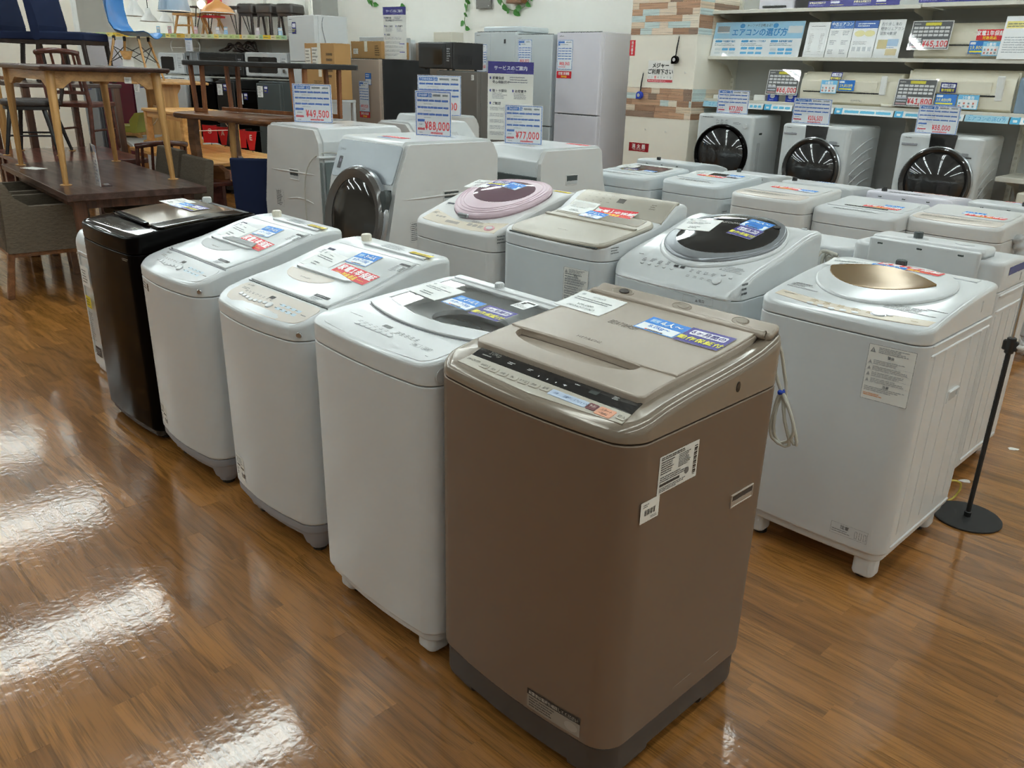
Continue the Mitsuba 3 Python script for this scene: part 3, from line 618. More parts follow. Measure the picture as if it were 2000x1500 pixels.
# ================================================================ washing machines
class Washer:
    """top loading washing machine; local frame: x across, y back from the front edge, z up"""
    def __init__(s, label, x, y, w, d, zb, zs, prof, bm, cm, rz=0, r=.05, bow=.018, top_r=.014, base='white_enamel', style='plain', cover=True, name='washing_machine', group=None, grow=True):
        s.w, s.d, s.zb, s.zs = w, d, zb, zs
        a = np.array(prof, float); pc = PchipInterpolator(a[:, 0], a[:, 1])
        s.p = lambda y: pc(np.clip(y, a[0, 0], a[-1, 0])); s.z = lambda x, y: s.p(np.asarray(y, float)); s.bow = bow
        s.t = thing(name, label, 'washing machine', x, y, 0, rz, group)
        G = .58 * r if grow else 0.0                               # the far corners are round: their edges lie a little outside
        s.G = G
        s.ring = lambda q=0.0, seg=10: inset(rrect(w + G, d + .8 * G, r, 7, bow, seg), q) + [-G / 2, 0]
        s.add('body', slab(s.ring(seg=6), zb, zs - .0025, .004, .01), bm, True)
        if cover: s.add('cover', slab(s.ring(), zs, s.z, top_r, .004, 4), cm, True)
        R = s.ring(.012, 5)
        if style == 'skirt':                                      # deep plinth, cut away between the feet
            s.add('base', cut(slab(s.ring(.008, 5), .012, zb - .002, .004, .02), box(-w, w, -d, 2 * d, -.1, .012), box(-w * .3, w * .3, -1, .3, -.1, .035), box(-1, 1, d * .3, d * .72, -.1, .04)), base, 30)
        elif style == 'step':                                     # stepped plinth of the narrow white ones
            s.add('base', join(slab(s.ring(.004, 5), zb - .035, zb - .001, .003, .012), slab(s.ring(.02, 5), zb - .058, zb - .03, .003, .01)), base, True)
            for sx in (-1, 1):
                for yy in (.06, d - .06): s.add('foot_block', move(lathe([(1e-4, .016), (.03, .016), (.034, .026), (.036, .034), (.044, .036), (.048, .05), (.06, zb - .03)], 20), sx * (w / 2 - .07), yy), base, 40)
        else:
            s.add('base', slab(s.ring(.012, 5), zb - .03, zb - .001, .003, .012), base, True)
            for sx in (-1, 1):
                for yy in (.05, d - .05): s.add('foot_block', slab(rrect(.07, .07, .02, 4, y0=-.035) + [sx * (w / 2 - .06), yy], .018, zb - .02, .004, .008), base, True)
        for sx in (-1, 1):
            for yy in (.06, d - .06): s.add('foot', cyl(.022, 0, .03, 16), 'black_plastic', 40, xf=fr(sx * (w / 2 - .07), yy))
    def add(s, name, m, mm=None, smooth=False, label=None, xf=None, stuff=False): return part(s.t, name, m, mm, smooth, label, stuff, xf)
    def top(s, name, ring, m, th=.004, under=.004, bt=.002, lift=0.0, smooth=True, label=None, dome=0.0):
        ring = dens(ring, 10); c = ring.mean(0); R2 = max(np.linalg.norm(ring - c, axis=1)) ** 2
        f = lambda x, y: s.z(x, y) + th + lift + dome * np.clip(1 - ((x - c[0]) ** 2 + (y - c[1]) ** 2) / R2, 0, 1)
        s.add(name, slab(ring, lambda x, y: s.z(x, y) - under + lift, f, bt, 0, 3), m, smooth, label); return f
    def print_top(s, name, sh, x, y, rot=0, lift=.0006, zf=None, label=None): s.add(name, sh.build(ontop(zf or s.z, x, y, rot, lift)), label=label)
    def yfront(s, x): return -s.bow * np.clip(1 - ((np.asarray(x) + s.G / 2) / (s.w / 2 + s.G / 2)) ** 2, 0, 1)
    def print_front(s, name, sh, x, z, lift=.0008): s.add(name, sh.build(lambda V: np.column_stack([x + V[:, 0], s.yfront(x + V[:, 0]) - lift - V[:, 2], z + V[:, 1]])))
    def print_right(s, name, sh, y, z, lift=.0008): s.add(name, sh.build(right(s.w / 2 + lift, y, z)))
    def feed(s, x, y, m='off_white', r=.016, h=.03, tilt=0): s.add('water_inlet', join(cyl(r, -.02, h, 18), *[move(box(r - .002, r + .0015, -.002, .002, .002, h - .004), rz=k * 30) for k in range(12)]), m, 40, xf=fr(x, y, float(s.p(y))))
    def card(s, kind, x, y, rot, label, zf=None, lift=.0012, **kw): return card(s, kind, x, y, rot, label, zf or s.z, lift, **kw)

def card_sheet(kind, **k):
    s = Sheet()
    if kind == 'white':
        w, h = .15, .108; s.rect(-w / 2, -h / 2, w, h, '#e9ecea', 0, 4, 4); seed = k.get('seed', 1)
        s.rr(-.062, .033, .012, .01, .004, '#a9b0b0', 1)
        if k.get('maker'): s.text(k['maker'], 0, .03, .007, '#7c8282', anchor='c')
        else: s.lines(-.02, .03, .04, .007, 1, '#8b9090', seed=seed)
        s.lines(-.06, .002, .12, .02, 2, '#8f9494', seed=seed)
        if k.get('price'): s.text(k['price'][0], 0, -.024, .0095, '#5c6363', anchor='c'); s.text(k['price'][1], 0, -.041, .0095, '#5c6363', anchor='c')
        else: s.lines(-.03, -.04, .06, .024, 2, '#7f8585', seed=seed + 1)
    elif kind == 'blue':
        w, h = .114, .074; s.rect(-w / 2, -h / 2, w, h, '#2b7fd6', 0, 4, 4); s.rect(-w / 2 + .003, -h / 2 + .003, w - .006, h * .5 - .003, '#e9f1f7', 1)
        s.rr(-.047, .008, .026, .019, .003, '#6fb0ee', 2); s.text('目安', -.034, .0125, .009, '#e9f1f7', 3, False, 'c')
        s.text(k.get('who', '4人〜'), .014, .01, .017, '#f2f7fb', 2, True, 'c', k.get('sx', 1)); s.text(k.get('kg', '8.0kg〜'), .0, -.017, .0125, '#2b6fc6', 2, True, 'c', .9)
        s.rect(-.026, -.0335, .006, .005, '#d65a3a', 2); s.lines(-.018, -.0335, .044, .005, 1, '#3a2b2b', 2, gaps=False, fill=.8)
    elif kind == 'purple':
        w, h = .113, .08; s.rect(-w / 2, -h / 2, w, h, '#3a2f86', 0, 4, 4); s.rr(-.046, .004, .092, .026, .005, '#eceaf3', 1)
        s.text('6ヶ月間の', 0, .0105, .0135, '#2f2670', 2, True, 'c', 1.0); s.text('動作保証付', 0, -.026, .0165, '#e8dd48', 2, True, 'c', .98)
    elif kind == 'red':
        w, h = .214, .064; s.rect(-w / 2, -h / 2, w, h, '#d4222d', 0, 5, 3); s.text('家電1年保証', 0, -.001, .0245, '#f7eeee', 1, True, 'c', 1.05)
        s.text('対象商品', 0, -.026, .0155, '#f0cd2f', 1, True, 'c', 1.0); s.rect(-.085, -.019, .04, .0018, '#f0cd2f', 1); s.rect(.047, -.019, .04, .0018, '#f0cd2f', 1)
    return s, w, h
CARD = {'white': 'information card', 'blue': 'capacity card', 'purple': 'warranty card', 'red': 'warranty card'}
def card(s, kind, x, y, rot, label, zf, lift=.0012, **kw):
    sh, w, h = card_sheet(kind, **kw); k = numbered('display_card'); place[k] = place[s.t]; labels[k] = {'label': label, 'category': CARD[kind]}
    c, q = math.cos(math.radians(rot)), math.sin(math.radians(rot)); r = dens([(-w / 2, -h / 2), (w / 2, -h / 2), (w / 2, h / 2), (-w / 2, h / 2)], 3); r = np.column_stack([x + c * r[:, 0] - q * r[:, 1], y + q * r[:, 0] + c * r[:, 1]])
    part(k, 'sheet', slab(r, lambda X, Y: zf(X, Y) + lift - .0009, lambda X, Y: zf(X, Y) + lift), 'paper'); part(k, 'print', sh.build(ontop(zf, x, y, rot, lift + .0003))); return k

def rating(w, h, seed=0, warn=False, code=True):
    s = Sheet(); s.rect(0, 0, w, h, '#e6e6e1', 0)
    if warn:
        s.frame(0, 0, w, h, w * .008, '#8d8f90', 1); s.ring([(w * .04, h * .86), (w * .16, h * .86), (w * .10, h * .95)], '#8a8c8d'); s.text('!', w * .1, h * .875, h * .045, '#e6e6e1', 3, True, 'c'); s.lines(w * .22, h * .86, w * .7, h * .11, 4, '#9b9d9d', 2, .5, seed)
        s.text('警告', w * .5, h * .79, h * .04, '#77797a', 2, True, 'c')
        for j in range(4): s.ring([(w * .04, h * (.66 - j * .11)), (w * .12, h * (.66 - j * .11)), (w * .08, h * (.72 - j * .11))], '#a0a2a2'); s.lines(w * .15, h * (.655 - j * .11), w * .8, h * .085, 3, '#a5a7a7', 2, .5, seed + j); s.rect(w * .02, h * (.645 - j * .11), w * .96, h * .004, '#b0b2b2', 1)
        s.text('注意', w * .5, h * .26, h * .04, '#77797a', 2, True, 'c'); s.lines(w * .05, h * .16, w * .88, h * .09, 3, '#a5a7a7', 2, .5, seed); s.lines(w * .05, h * .07, w * .55, h * .06, 2, '#d79a6a', 2, .5, seed)
    else:
        s.lines(w * .04, h * .88, w * .7, h * .09, 2, '#3d3d3d', 2, .6, seed); s.lines(w * .04, h * .5, w * .4, h * .36, 6, '#4d4d4d', 2, .5, seed); s.lines(w * .48, h * .5, w * .34, h * .36, 8, '#555555', 2, .5, seed + 3)
        s.rect(w * .04, h * .2, w * .5, h * .07, '#2f2f2f', 2); s.lines(w * .04, h * .3, w * .76, h * .16, 3, '#5a5a5a', 2, .5, seed); s.lines(w * .04, h * .04, w * .7, h * .13, 3, '#666666', 2, .5, seed); s.ring(ellipse(w * .06, h * .09, 14, w * .72, h * .3), '#6a6a6a')
        if code:
            for j in range(20): s.rect(w * .88, h * (.1 + j * .04), w * .08, h * (.012 + .014 * ((j * 7) % 3)), '#222222', 2)
    return s
def barcode(w, h):
    s = Sheet(); s.rect(0, 0, w, h, '#ecebe4', 0); s.lines(w * .1, h * .7, w * .4, h * .2, 2, '#777777'); x = w * .22; k = 0
    while x < w * .8: b = w * (.012 + .014 * ((k * 5) % 3)); s.rect(x, h * .32, b, h * .26, '#222222', 2); x += b * 2.1; k += 1
    s.lines(w * .55, h * .08, w * .35, h * .14, 2, '#777777'); return s
def sticker_line(w, h, rows=2, col='#6d7072', seed=0): return Sheet().lines(-w / 2, -h / 2, w, h, rows, col, 0, .55, seed)
def keys(W, n, w, h, col, x0, m, y, zf, names=None, th=.002):
    for i in range(n):
        x = x0 + i * w * 1.12; r = rrect(w, h, h * .25, 3, y0=-h / 2) + [x, y]
        W.top('button', r, m if isinstance(m, str) else m[i], th, .002, .001)
        if names: W.print_top('button_print', Sheet().text(names[i], 0, -h * .18, h * .36, col, 0, False, 'c', .8), x, y, 0, th + .0006)

def handle_shaded(W, y, z, w=.095, h=.032, m='grey_light', dm='grey_dark'):
    """framed grip on the right flank, the shade of its hollow painted as a dark slab"""
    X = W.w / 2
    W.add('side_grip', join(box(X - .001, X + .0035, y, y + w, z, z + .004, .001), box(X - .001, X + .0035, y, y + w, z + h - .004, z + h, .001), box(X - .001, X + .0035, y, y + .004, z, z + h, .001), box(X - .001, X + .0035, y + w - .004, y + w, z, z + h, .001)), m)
    W.add('side_recess', join(box(X - .002, X + .0012, y + .004, y + w - .004, z + h * .45, z + h - .004)), dm); W.add('side_grip_floor', box(X - .002, X + .0018, y + .004, y + w - .004, z + .004, z + h * .45), m)  # dark upper slab and paler floor paint the shade inside the grip; nothing is sunk

# ---- the tan one in front
W = Washer('tan metallic washing machine standing in front, dark brown plinth and flat tan lid', -1.098, 1.126, .545, .534, .108, .85, [(0, .884), (.02, .888), (.09, .904), (.48, .952), (.534, .972)], 'tan_metal', 'tan_cover', bow=.024, r=.058, top_r=.022, base='tan_base', style='skirt')
lz = W.top('control_window', dens([(-.232, .05), (.228, .047), (.222, .088), (-.238, .088)], 8), 'black_glass', .0016, .002, .0006)
W.top('key_strip', dens([(-.238, .012), (0, -.004), (.234, .012), (.229, .046), (-.233, .049)], 8), 'champagne', .0016, .002, .0008)
nm = ['お好み', '温水', '水量', '洗い', 'すすぎ', '脱水', '乾燥']
for i in range(7): W.top('button', rrect(.026, .016, .004, 3, y0=-.008) + [-.165 + i * .031, .027 - .004 * (1 - (i - 3) ** 2 / 9)], 'champagne', .0035, .001, .001); W.print_top('button_print', Sheet().text(nm[i], 0, -.003, .0058, '#3a3026', 0, False, 'c', .9), -.165 + i * .031, .027 - .004 * (1 - (i - 3) ** 2 / 9), 0, .0042)
mat('key_blue', '#b9c9de', .3); mat('key_maroon', '#5a1f24', .3); mat('key_salmon', '#dd9c7c', .3)
for i, n in enumerate(('洗濯', '部屋干し', 'エアジェット')): W.top('button', rrect(.034, .02, .003, 3, y0=-.01) + [.052 + i * .033, .025], 'key_blue', .003, .001, .0008); W.print_top('button_print', Sheet().text(n, 0, -.003, .0058, '#2e4a7a', 0, False, 'c', .75), .052 + i * .033, .025, 0, .0036)
W.top('button', rrect(.024, .02, .003, 3, y0=-.01) + [.148, .026], 'key_maroon', .003, .001, .0008); W.print_top('button_print', Sheet().text('予約', 0, -.003, .007, '#e9d9d4', 0, False, 'c', .9), .148, .026, 0, .0036)
W.top('button', rrect(.04, .026, .003, 3, y0=-.013) + [.182, .024], 'key_salmon', .003, .001, .0008); W.print_top('button_print', Sheet().text('スタート', 0, .001, .0062, '#54281c', 0, False, 'c', .85).text('一時停止', 0, -.009, .0052, '#54281c', 0, False, 'c', .85), .182, .024, 0, .0036)
W.top('button', rrect(.022, .014, .004, 3, y0=-.007) + [.221, .026], 'champagne', .004, .001, .0012); W.print_top('button_print', Sheet().text('切 入', 0, -.003, .006, '#3a3026', 0, False, 'c'), .221, .026, 0, .0046)
W.print_top('key_lettering', Sheet().text('INVERTER', -.228, .03, .006, '#4a4036', 0), 0, 0, 0, .0022)
s = Sheet().text('10kg', -.2, .07, .011, '#9a9894', 0).lines(-.21, .058, .04, .007, 1, '#8a8884', 0); s.lines(-.13, .06, .02, .01, 2, '#cfcfcf', 0).lines(-.07, .062, .018, .008, 2, '#cfcfcf', 0).lines(.06, .07, .02, .006, 1, '#cfcfcf', 0).lines(.04, .056, .012, .006, 1, '#cfcfcf', 0).lines(.16, .068, .02, .012, 3, '#cfcfcf', 0).rect(.105, .062, .022, .012, '#1d2420', 0)
for i in range(4): s.rect(-.03 + i * .025, .055, .0025, .004, '#e8e8e8', 0)
W.print_top('display_print', s, 0, 0, 0, .0022)
LID = dens([(-.262, .094), (-.25, .083), (.212, .083), (.224, .092), (.226, .2), (.232, .482), (-.24, .482), (-.256, .3), (-.262, .2)], 12)
TANZ = W.z; zl = lambda x, y: TANZ(x, y) + .0155
zr = lambda x, y: TANZ(x, y) + .0195
th = np.linspace(0, math.pi, 26); gx, gw = -.042, .178
cres = np.vstack([np.column_stack([gx + gw * np.cos(-th[::-1]), .188 - .056 * np.sin(th[::-1]) ** .8]), np.column_stack([gx + gw * np.cos(th[1:-1]), .19 + .006 * np.sin(th[1:-1])])])
W.add('lid', cut(slab(LID, lambda x, y: W.z(x, y) - .002, zl, .005, 0, 3), slab(dens(cres, 8), .8, 1.2)), 'tan_lid', 35)
W.add('grip_hollow', slab(dens(cres, 8), lambda x, y: W.z(x, y) - .006, lambda x, y: W.z(x, y) + .014 - .013 * np.clip((y - .125) / .055, 0, 1), 0, 0), 'tan_lid', True)
W.add('lid_plate', slab(dens([(-.255, .196), (-.226, .193), (gx, .199), (.142, .193), (.222, .196), (.228, .478), (-.236, .478), (-.25, .3)], 12), lambda x, y: W.z(x, y) + .012, zr, .0035, 0, 3), 'tan_lid', True)
W.add('grip_lip', tube([(x, .1915 + .007 * (1 - (x - gx) ** 2 / gw ** 2), float(zl(0, .192)) + .0005) for x in np.linspace(gx - gw, gx + gw, 16)], [.001] + [.003] * 14 + [.001], 8), 'tan_lid', True)
zl = zr
W.print_top('lettering', Sheet().text('HITACHI', 0, 0, .0095, '#57493c', 0, False, 'c', 1.25), -.044, .228, 0, .0006, zl); W.print_top('lettering', Sheet().text('BEATWASH', 0, 0, .020, '#4f4338', 0, False, 'l', .56), -.085, .343, -2, .0006, zl)
W.add('hinge', tube([(-.252, .487, .97), (.246, .487, .97)], .010, 12), 'tan_lid', True)
dz = lambda x, y: W.z(x, y) + .016
W.add('rear_deck', slab(dens(rrect(.518, .042, .012, 4, y0=.492), 8), lambda x, y: W.z(x, y) - .004, dz, .006, 0), 'tan_lid', True)
for i, x in enumerate((-.176, .006, .168)): W.add('inlet_cup', slab(ellipse(.034 - .006 * i, .0125, 24, x, .513), lambda a, b: dz(a, b) - .002, lambda a, b: dz(a, b) + .0008, 0), 'tan_shade', True); W.add('inlet_knob', slab(ellipse(.015, .008, 16, x + .004, .513), lambda a, b: dz(a, b) - .002, lambda a, b: dz(a, b) + (.004 if i == 0 else .002), .001), 'tan_base' if i == 0 else 'tan_shade', True)
W.add('side_hole', slab(ellipse(.007, .012, 16), -.001, .001), 'black_plastic', xf=fr(W.w / 2 + .0005, .354, .888) @ TF().rotate([0, 1, 0], 90) @ TF().rotate([0, 0, 1], 90))
W.print_right('rating_label', rating(.135, .084), .09, .7225); W.print_right('stock_label', barcode(.06, .047), .041, .6755)
handle_shaded(W, .385, .583, .095, .034, 'tan_lid', 'tan_base')
for y0, y1, z0, z1 in ((.23, .31, .16, .165), (.36, .43, .16, .165)): W.add('side_crease', box(W.w / 2 - .002, W.w / 2 + .0008, y0, y1, z0, z1, .0008), 'tan_metal')
s = Sheet(); s.rect(0, 0, .152, .052, '#8b8379', 0, 6, 1); s.rect(0, .036, .152, .016, '#1d1a18', 1, 6, 1); s.text('設置後は電源を確認してください', .076, .040, .0075, '#d8d2c8', 2, False, 'c', .92); s.lines(.006, .004, .1, .029, 4, '#4a443e', 1); s.ring(ellipse(.018, .012, 16, .128, .018), '#9c948a')
W.print_front('caution_label', s, .048, .124)
W.card('white', -.198, .413, -1.3, 'white information card at the rear left of the lid of the tan washing machine', zl, maker='HITACHI', price=('¥25,000', '(税込¥27,500)'))
W.card('blue', .040, .391, -3, 'blue and white capacity card in the middle of the lid of the tan washing machine', zl, who='4人〜', kg='8.0kg〜')
W.card('purple', .156, .389, .4, 'navy six month warranty card at the right of the tan lid in front', zl, lift=.0022)
TAN = W
def coil(name, label, pts, r, m, tie=None, n=60, **kw):
    t = thing(name, label, 'cable', **kw); part(t, 'wire', tube(curve(pts, n), r, 7), m, True)
    if tie: part(t, 'tie', tube(tie, .006, 8), 'blue_tie', True)
    return t
c0 = -.868; c1 = 1.74
coil('power_cord', 'bundled white power cord with a blue tie hanging behind the tan washing machine', [(c0 - .03, 1.65, .94), (c0, c1 - .02, .92), (c0 + .01, c1, .86), (c0 + .02, c1 + .01, .80), (c0 + .03, c1 + .01, .72), (c0 + .06, c1 + .02, .67), (c0 + .045, c1 + .01, .74), (c0 + .012, c1, .80), (c0 + .0, c1, .74), (c0 + .01, c1 + .01, .67), (c0 + .035, c1 + .02, .66), (c0 + .03, c1, .74), (c0 + .012, c1 + .01, .79), (c0 + .005, c1, .72), (c0 + .02, c1 + .02, .665), (c0 + .05, c1 + .01, .69), (c0 + .015, c1, .8), (c0 + .0, c1 - .02, .88)], .0042, 'cable', [(c0 + .012, c1 - .008, .802), (c0 + .016, c1 + .018, .80)])

# ---- white one with a glass lid
W = Washer('white washing machine with a grey glass lid, left of the tan one', -1.671, 1.122, .509, .50, .085, .799, [(0, .853), (.03, .860), (.15, .871), (.5, .90)], 'white_enamel', 'white_gloss', rz=-1.0, r=.05, top_r=.01, cover=False)
well = slab(dens(rrect(.452, .262, .03, 5, y0=.205), 8), .70, 1.2)
W.add('cover', cut(slab(W.ring(), W.zs, W.z, .01, .004, 4), well), 'white_gloss', 35)
W.add('tub', lathe([(.05, .38), (.205, .4), (.215, .70), (.225, .82), (.225, .832), (.2, .825), (.19, .42), (.05, .4)], 36), 'white_enamel', True, xf=fr(0, .3))
W.add('tub_cover', cut(slab(dens(rrect(.45, .38, .05, 4, y0=.11), 5), .832, .846), slab(ellipse(.125, .09, 32, 0, .34), .7, .9)), 'white_enamel', 30); W.add('lint_filter', slab(ellipse(.1, .04, 24, .05, .262), .846, .858, .005), 'grey_dark', True)
u, v = np.meshgrid(np.linspace(-.228, .228, 9), np.linspace(.18, .47, 9)); V = np.column_stack([u.ravel(), v.ravel(), W.z(0 * v.ravel(), v.ravel()) + .006])
F = [(j * 9 + i, j * 9 + i + 1, (j + 1) * 9 + i + 1) for j in range(8) for i in range(8)] + [(j * 9 + i, (j + 1) * 9 + i + 1, (j + 1) * 9 + i) for j in range(8) for i in range(8)]
W.add('lid_glass', (V, np.array(F)), 'pane', True)
zl = lambda x, y: W.z(x, y) + .007
arc = lambda x: .178 + .0 * x - .045 * (1 - (x / .25) ** 2)
xs = np.linspace(-.232, .232, 18)
W.top('lid_front', np.vstack([np.column_stack([xs, [arc(x) for x in xs]]), np.column_stack([xs[::-1], .24 - .05 * (1 - (xs[::-1] / .25) ** 2)])]), 'white_gloss', .008, .002, .002)
for sx in (-1, 1): W.top('lid_rail', rrect(.012, .26, .004, 3, y0=.22) + [sx * .229, 0], 'white_gloss', .008, .002, .002)
W.top('lid_rear', rrect(.46, .035, .006, 3, y0=.452), 'grey_light', .008, .002, .002)
W.add('lid_seam', tube([(x, arc(x) - .003, float(W.p(arc(x) - .003)) + .0004) for x in xs], .0014, 6), 'grey_plastic', True)
W.top('panel_rim', rrect(.47, .115, .03, 5, .014, 4, y0=.012), 'white_enamel', .0015, .003, .0012)
s = Sheet(); s.rect(-.05, .082, .034, .014, '#5b5d5c', 0); s.lines(-.21, .088, .07, .004, 1, '#8d9092', 0)
for i in range(7): s.rr(-.125 + i * .024, .046, .018, .012, .003, '#c9cdd0', 0); s.lines(-.133 + i * .024, .062, .016, .012, 2, '#9da0a2', 0)
for i in range(5): s.lines(.02 + i * .02, .07, .014, .018, 3, '#85888a', 0)
for i in range(2): s.frame(.115 + i * .042, .05, .032, .016, .001, '#8d9092', 0); s.lines(.12 + i * .042, .053, .022, .01, 2, '#6d7072', 0)
s.lines(.2, .03, .014, .005, 1, '#7d8082', 0); W.print_top('panel_print', s, 0, 0, 0, .0022)
for i in range(7): W.top('button', rrect(.017, .011, .003, 3, y0=-.0055) + [-.118 + i * .024, .052], 'white_gloss', .004, .001, .0012)
W.top('hinge_deck', rrect(.47, .03, .01, 4, y0=.472), 'white_gloss', .012, .002, .004); W.feed(-.04, .487, 'white_gloss', .013, .026)
s = Sheet(); s.rect(-.028, -.03, .056, .06, '#eceeee', 0); s.rect(-.012, .014, .034, .008, '#1b1b1b', 1); s.rect(-.016, -.002, .01, .016, '#1b1b1b', 1); s.lines(-.022, -.024, .045, .018, 3, '#9a9c9c', 1); W.print_top('energy_label', s, .126, .43, -3, .009)
W.card('white', -.168, .352, -4, 'white information card on the glass lid of the washing machine left of the tan one', zl, seed=5)
W.card('blue', -.018, .333, -2, 'blue and white capacity card on the glass lid next to the tan washing machine', zl, who='3~4人', kg='6.0~7.0kg', sx=.8)
W.card('purple', .112, .326, 1.5, 'navy six month warranty card on the glass lid next to the tan washing machine', zl, lift=.002)
W.add('side_plug', slab(ellipse(.018, .018, 20), -.001, .0012), 'white_enamel', xf=fr(W.w / 2 + .0005, .04, .825) @ TF().rotate([0, 1, 0], 90))

# ---- the two white washer dryers with a wavy top
def sharp(label, x, y, rz, w, beige, who, extra):
    W = Washer(label, x, y, w, .575, .12, .741, [(0, .787), (.028, .799), (.10, .822), (.25, .853), (.34, .878), (.44, .905), (.52, .916), (.575, .914)], 'white_enamel', 'white_gloss', rz=rz, r=.055, bow=.03, top_r=.016, base='grey_plastic', style='step')
    pm = 'beige_grey' if beige else 'white_enamel'
    W.top('panel', rrect(w - .034, .085, .03, 5, .026, 4, y0=.014), pm, .0012, .003, .001)
    s = Sheet(); s.rect(-.03, .062, .026, .014, '#33302f', 0); s.text('SHARP', -.2, .082, .008, '#6d6862', 0); s.lines(-.2, .06, .04, .012, 2, '#8a8681', 0)
    for i in range(8): s.lines(-.165 + i * .022, .052, .014, .01, 2, '#8a8681', 0)
    for i in range(4):
        for j in range(2): s.rr(.06 + i * .03, .03 + j * .018, .022, .012, .003, '#c2d3dc', 0); s.lines(.052 + i * .03, .033 + j * .018, .016, .006, 1, '#5a6a74', 1)
    s.lines(.185, .042, .03, .008, 1, '#8a8681', 0); W.print_top('panel_print', s, 0, 0, 0, .0018)
    for i in range(7): W.top('button', rrect(.017, .011, .003, 3, y0=-.0055) + [-.16 + i * .025, .038 - .003 * (3 - abs(i - 3))], 'white_gloss', .0042, .001, .0014)
    W.top('dial', ellipse(.014, .012, 20, .02, .035), 'white_gloss', .006, .001, .002)
    LF = W.top('lid', dens([(-w / 2 + .018, .112), (w / 2 - .018, .112), (w / 2 - .02, .45), (-w / 2 + .02, .45)], 14), 'white_gloss', .006, .002, .004)
    zl = lambda a, b: W.z(a, b) + .006
    W.add('lid_gap', tube([(-w / 2 + .01, .107, float(W.p(.107)) + .0005), (w / 2 - .01, .107, float(W.p(.107)) + .0005)], .0018, 6), 'grey_dark' if beige else 'grey_plastic', True)
    W.add('lid_gap', tube([(-w / 2 + .012, .458, float(W.p(.458)) + .0003), (w / 2 - .012, .458, float(W.p(.458)) + .0003)], .0014, 6), 'grey_light', True)
    t = np.linspace(0, math.pi, 18)
    half = np.column_stack([-.06 + .13 * np.cos(math.pi + t), .245 - .062 * np.sin(t)])
    W.add('grip', slab(half, lambda a, b: zl(a, b) - .001, lambda a, b: zl(a, b) + .0009, 0), 'beige_grey' if beige else 'grey_light', True)
    hb = dens([(-.17, .25), (.11, .25), (.135, .262), (.0, .292), (-.14, .292)], 6); W.add('grip_bridge', slab(hb, lambda a, b: zl(a, b) - .002, lambda a, b: zl(a, b) + .006 * np.clip(1 - (b - .25) / .042, 0, 1) + .0015, .001, 0, 3), 'white_gloss', True)
    if not beige:
        for i in range(6): W.add('louver_slat', box(-.1 + i * .004, .13 - i * .004, .262 + i * .006, .2655 + i * .006, float(zl(0, .262 + i * .006)) + .006 - i * .001, float(zl(0, .262 + i * .006)) + .011 - i * .001, .0008), 'grey_light')
    W.print_top('grip_lettering', Sheet().text('WASH & DRY', 0, 0, .007, '#7a746c', 0, False, 'c'), -.05, .205, 0, .0016, zl)
    s = Sheet(); s.rect(-.038, .002, .076, .013, '#1b1a1c', 0); s.lines(-.03, .005, .06, .007, 1, '#8a8a90', 1); s.lines(-.036, -.018, .06, .016, 3, '#8d8f92', 0); W.print_top('feature_label', s, .15, .135, 0, .001, zl)
    s = Sheet(); s.rect(-.02, .0, .04, .011, '#2a2a44', 0); s.lines(-.03, -.03, .06, .026, 3, '#9b9da0', 0); W.print_top('feature_label', s, -.18, .39, 0, .001, zl)
    s = Sheet(); s.rect(-.026, .016, .052, .01, '#2a2a2c', 0); s.lines(-.03, -.03, .03, .04, 5, '#9b9da0', 0); s.lines(.006, -.022, .026, .03, 4, '#6b6d70', 0); W.print_top('feature_label', s, .205, .40, 0, .001, zl)
    W.feed(-.17, .535, 'off_white', .017, .024)
    W.top('inlet_deck', dens([(-.12, .49), (.21, .49), (.19, .55), (-.1, .55)], 6), 'white_gloss', .006, .002, .003)
    s = Sheet(); s.rect(-.055, -.011, .11, .022, '#e3c61d', 0); s.lines(-.05, -.007, .1, .012, 2, '#8d7a14', 1); s.rect(-.055, -.013, .11, .002, '#3a3a3a', 1); W.print_top('yellow_label', s, .165, .518, 0, .0078)
    s = Sheet().lines(-.06, -.02, .12, .04, 4, '#9fa4a8', 0); W.print_top('inlet_print', s, .02, .52, 0, .0072)
    W.print_front('stock_label', Sheet().rect(0, 0, .07, .085, '#e4e4de', 0, 4, 1).rect(.004, .044, .03, .006, '#3a3634', 1).rect(.038, .04, .03, .006, '#3a3634', 1).lines(.004, .055, .06, .024, 4, '#8a8884').lines(.004, .008, .02, .03, 4, '#6a6866').text('注意', .042, .012, .012, '#3a3634', 1, True), -w / 2 + .03, .15)
    if not beige: W.print_front('rating_label', Sheet().lines(0, 0, .05, .03, 3, '#8a8884', 0).rect(.056, -.002, .016, .03, '#4a4644', 0), -w / 2 + .03, .695)
    W.add('side_screw', move(cyl(.009, -.002, .004, 16), rx=90), 'chrome', 40, xf=fr(w / 2 - .012, .008, .763, 40))
    for q in extra: W.card(*q[:5], zl, **q[5])
    return W
W = sharp('white wavy-topped washer dryer with a beige control panel and beige lid grip', -2.313, 1.157, .4, .49, True, '3~4人', [
    ('white', -.12, .325, -5, 'white information card on the washer dryer with the beige panel', dict(seed=8)), ('red', .088, .302, -4, 'red one year warranty card on the washer dryer with the beige panel', dict(lift=.002)), ('blue', .022, .388, 2, 'blue capacity card above the red card on the washer dryer with the beige panel', dict(who='3~4人', kg='6.0~7.0kg', sx=.8, lift=.002))])
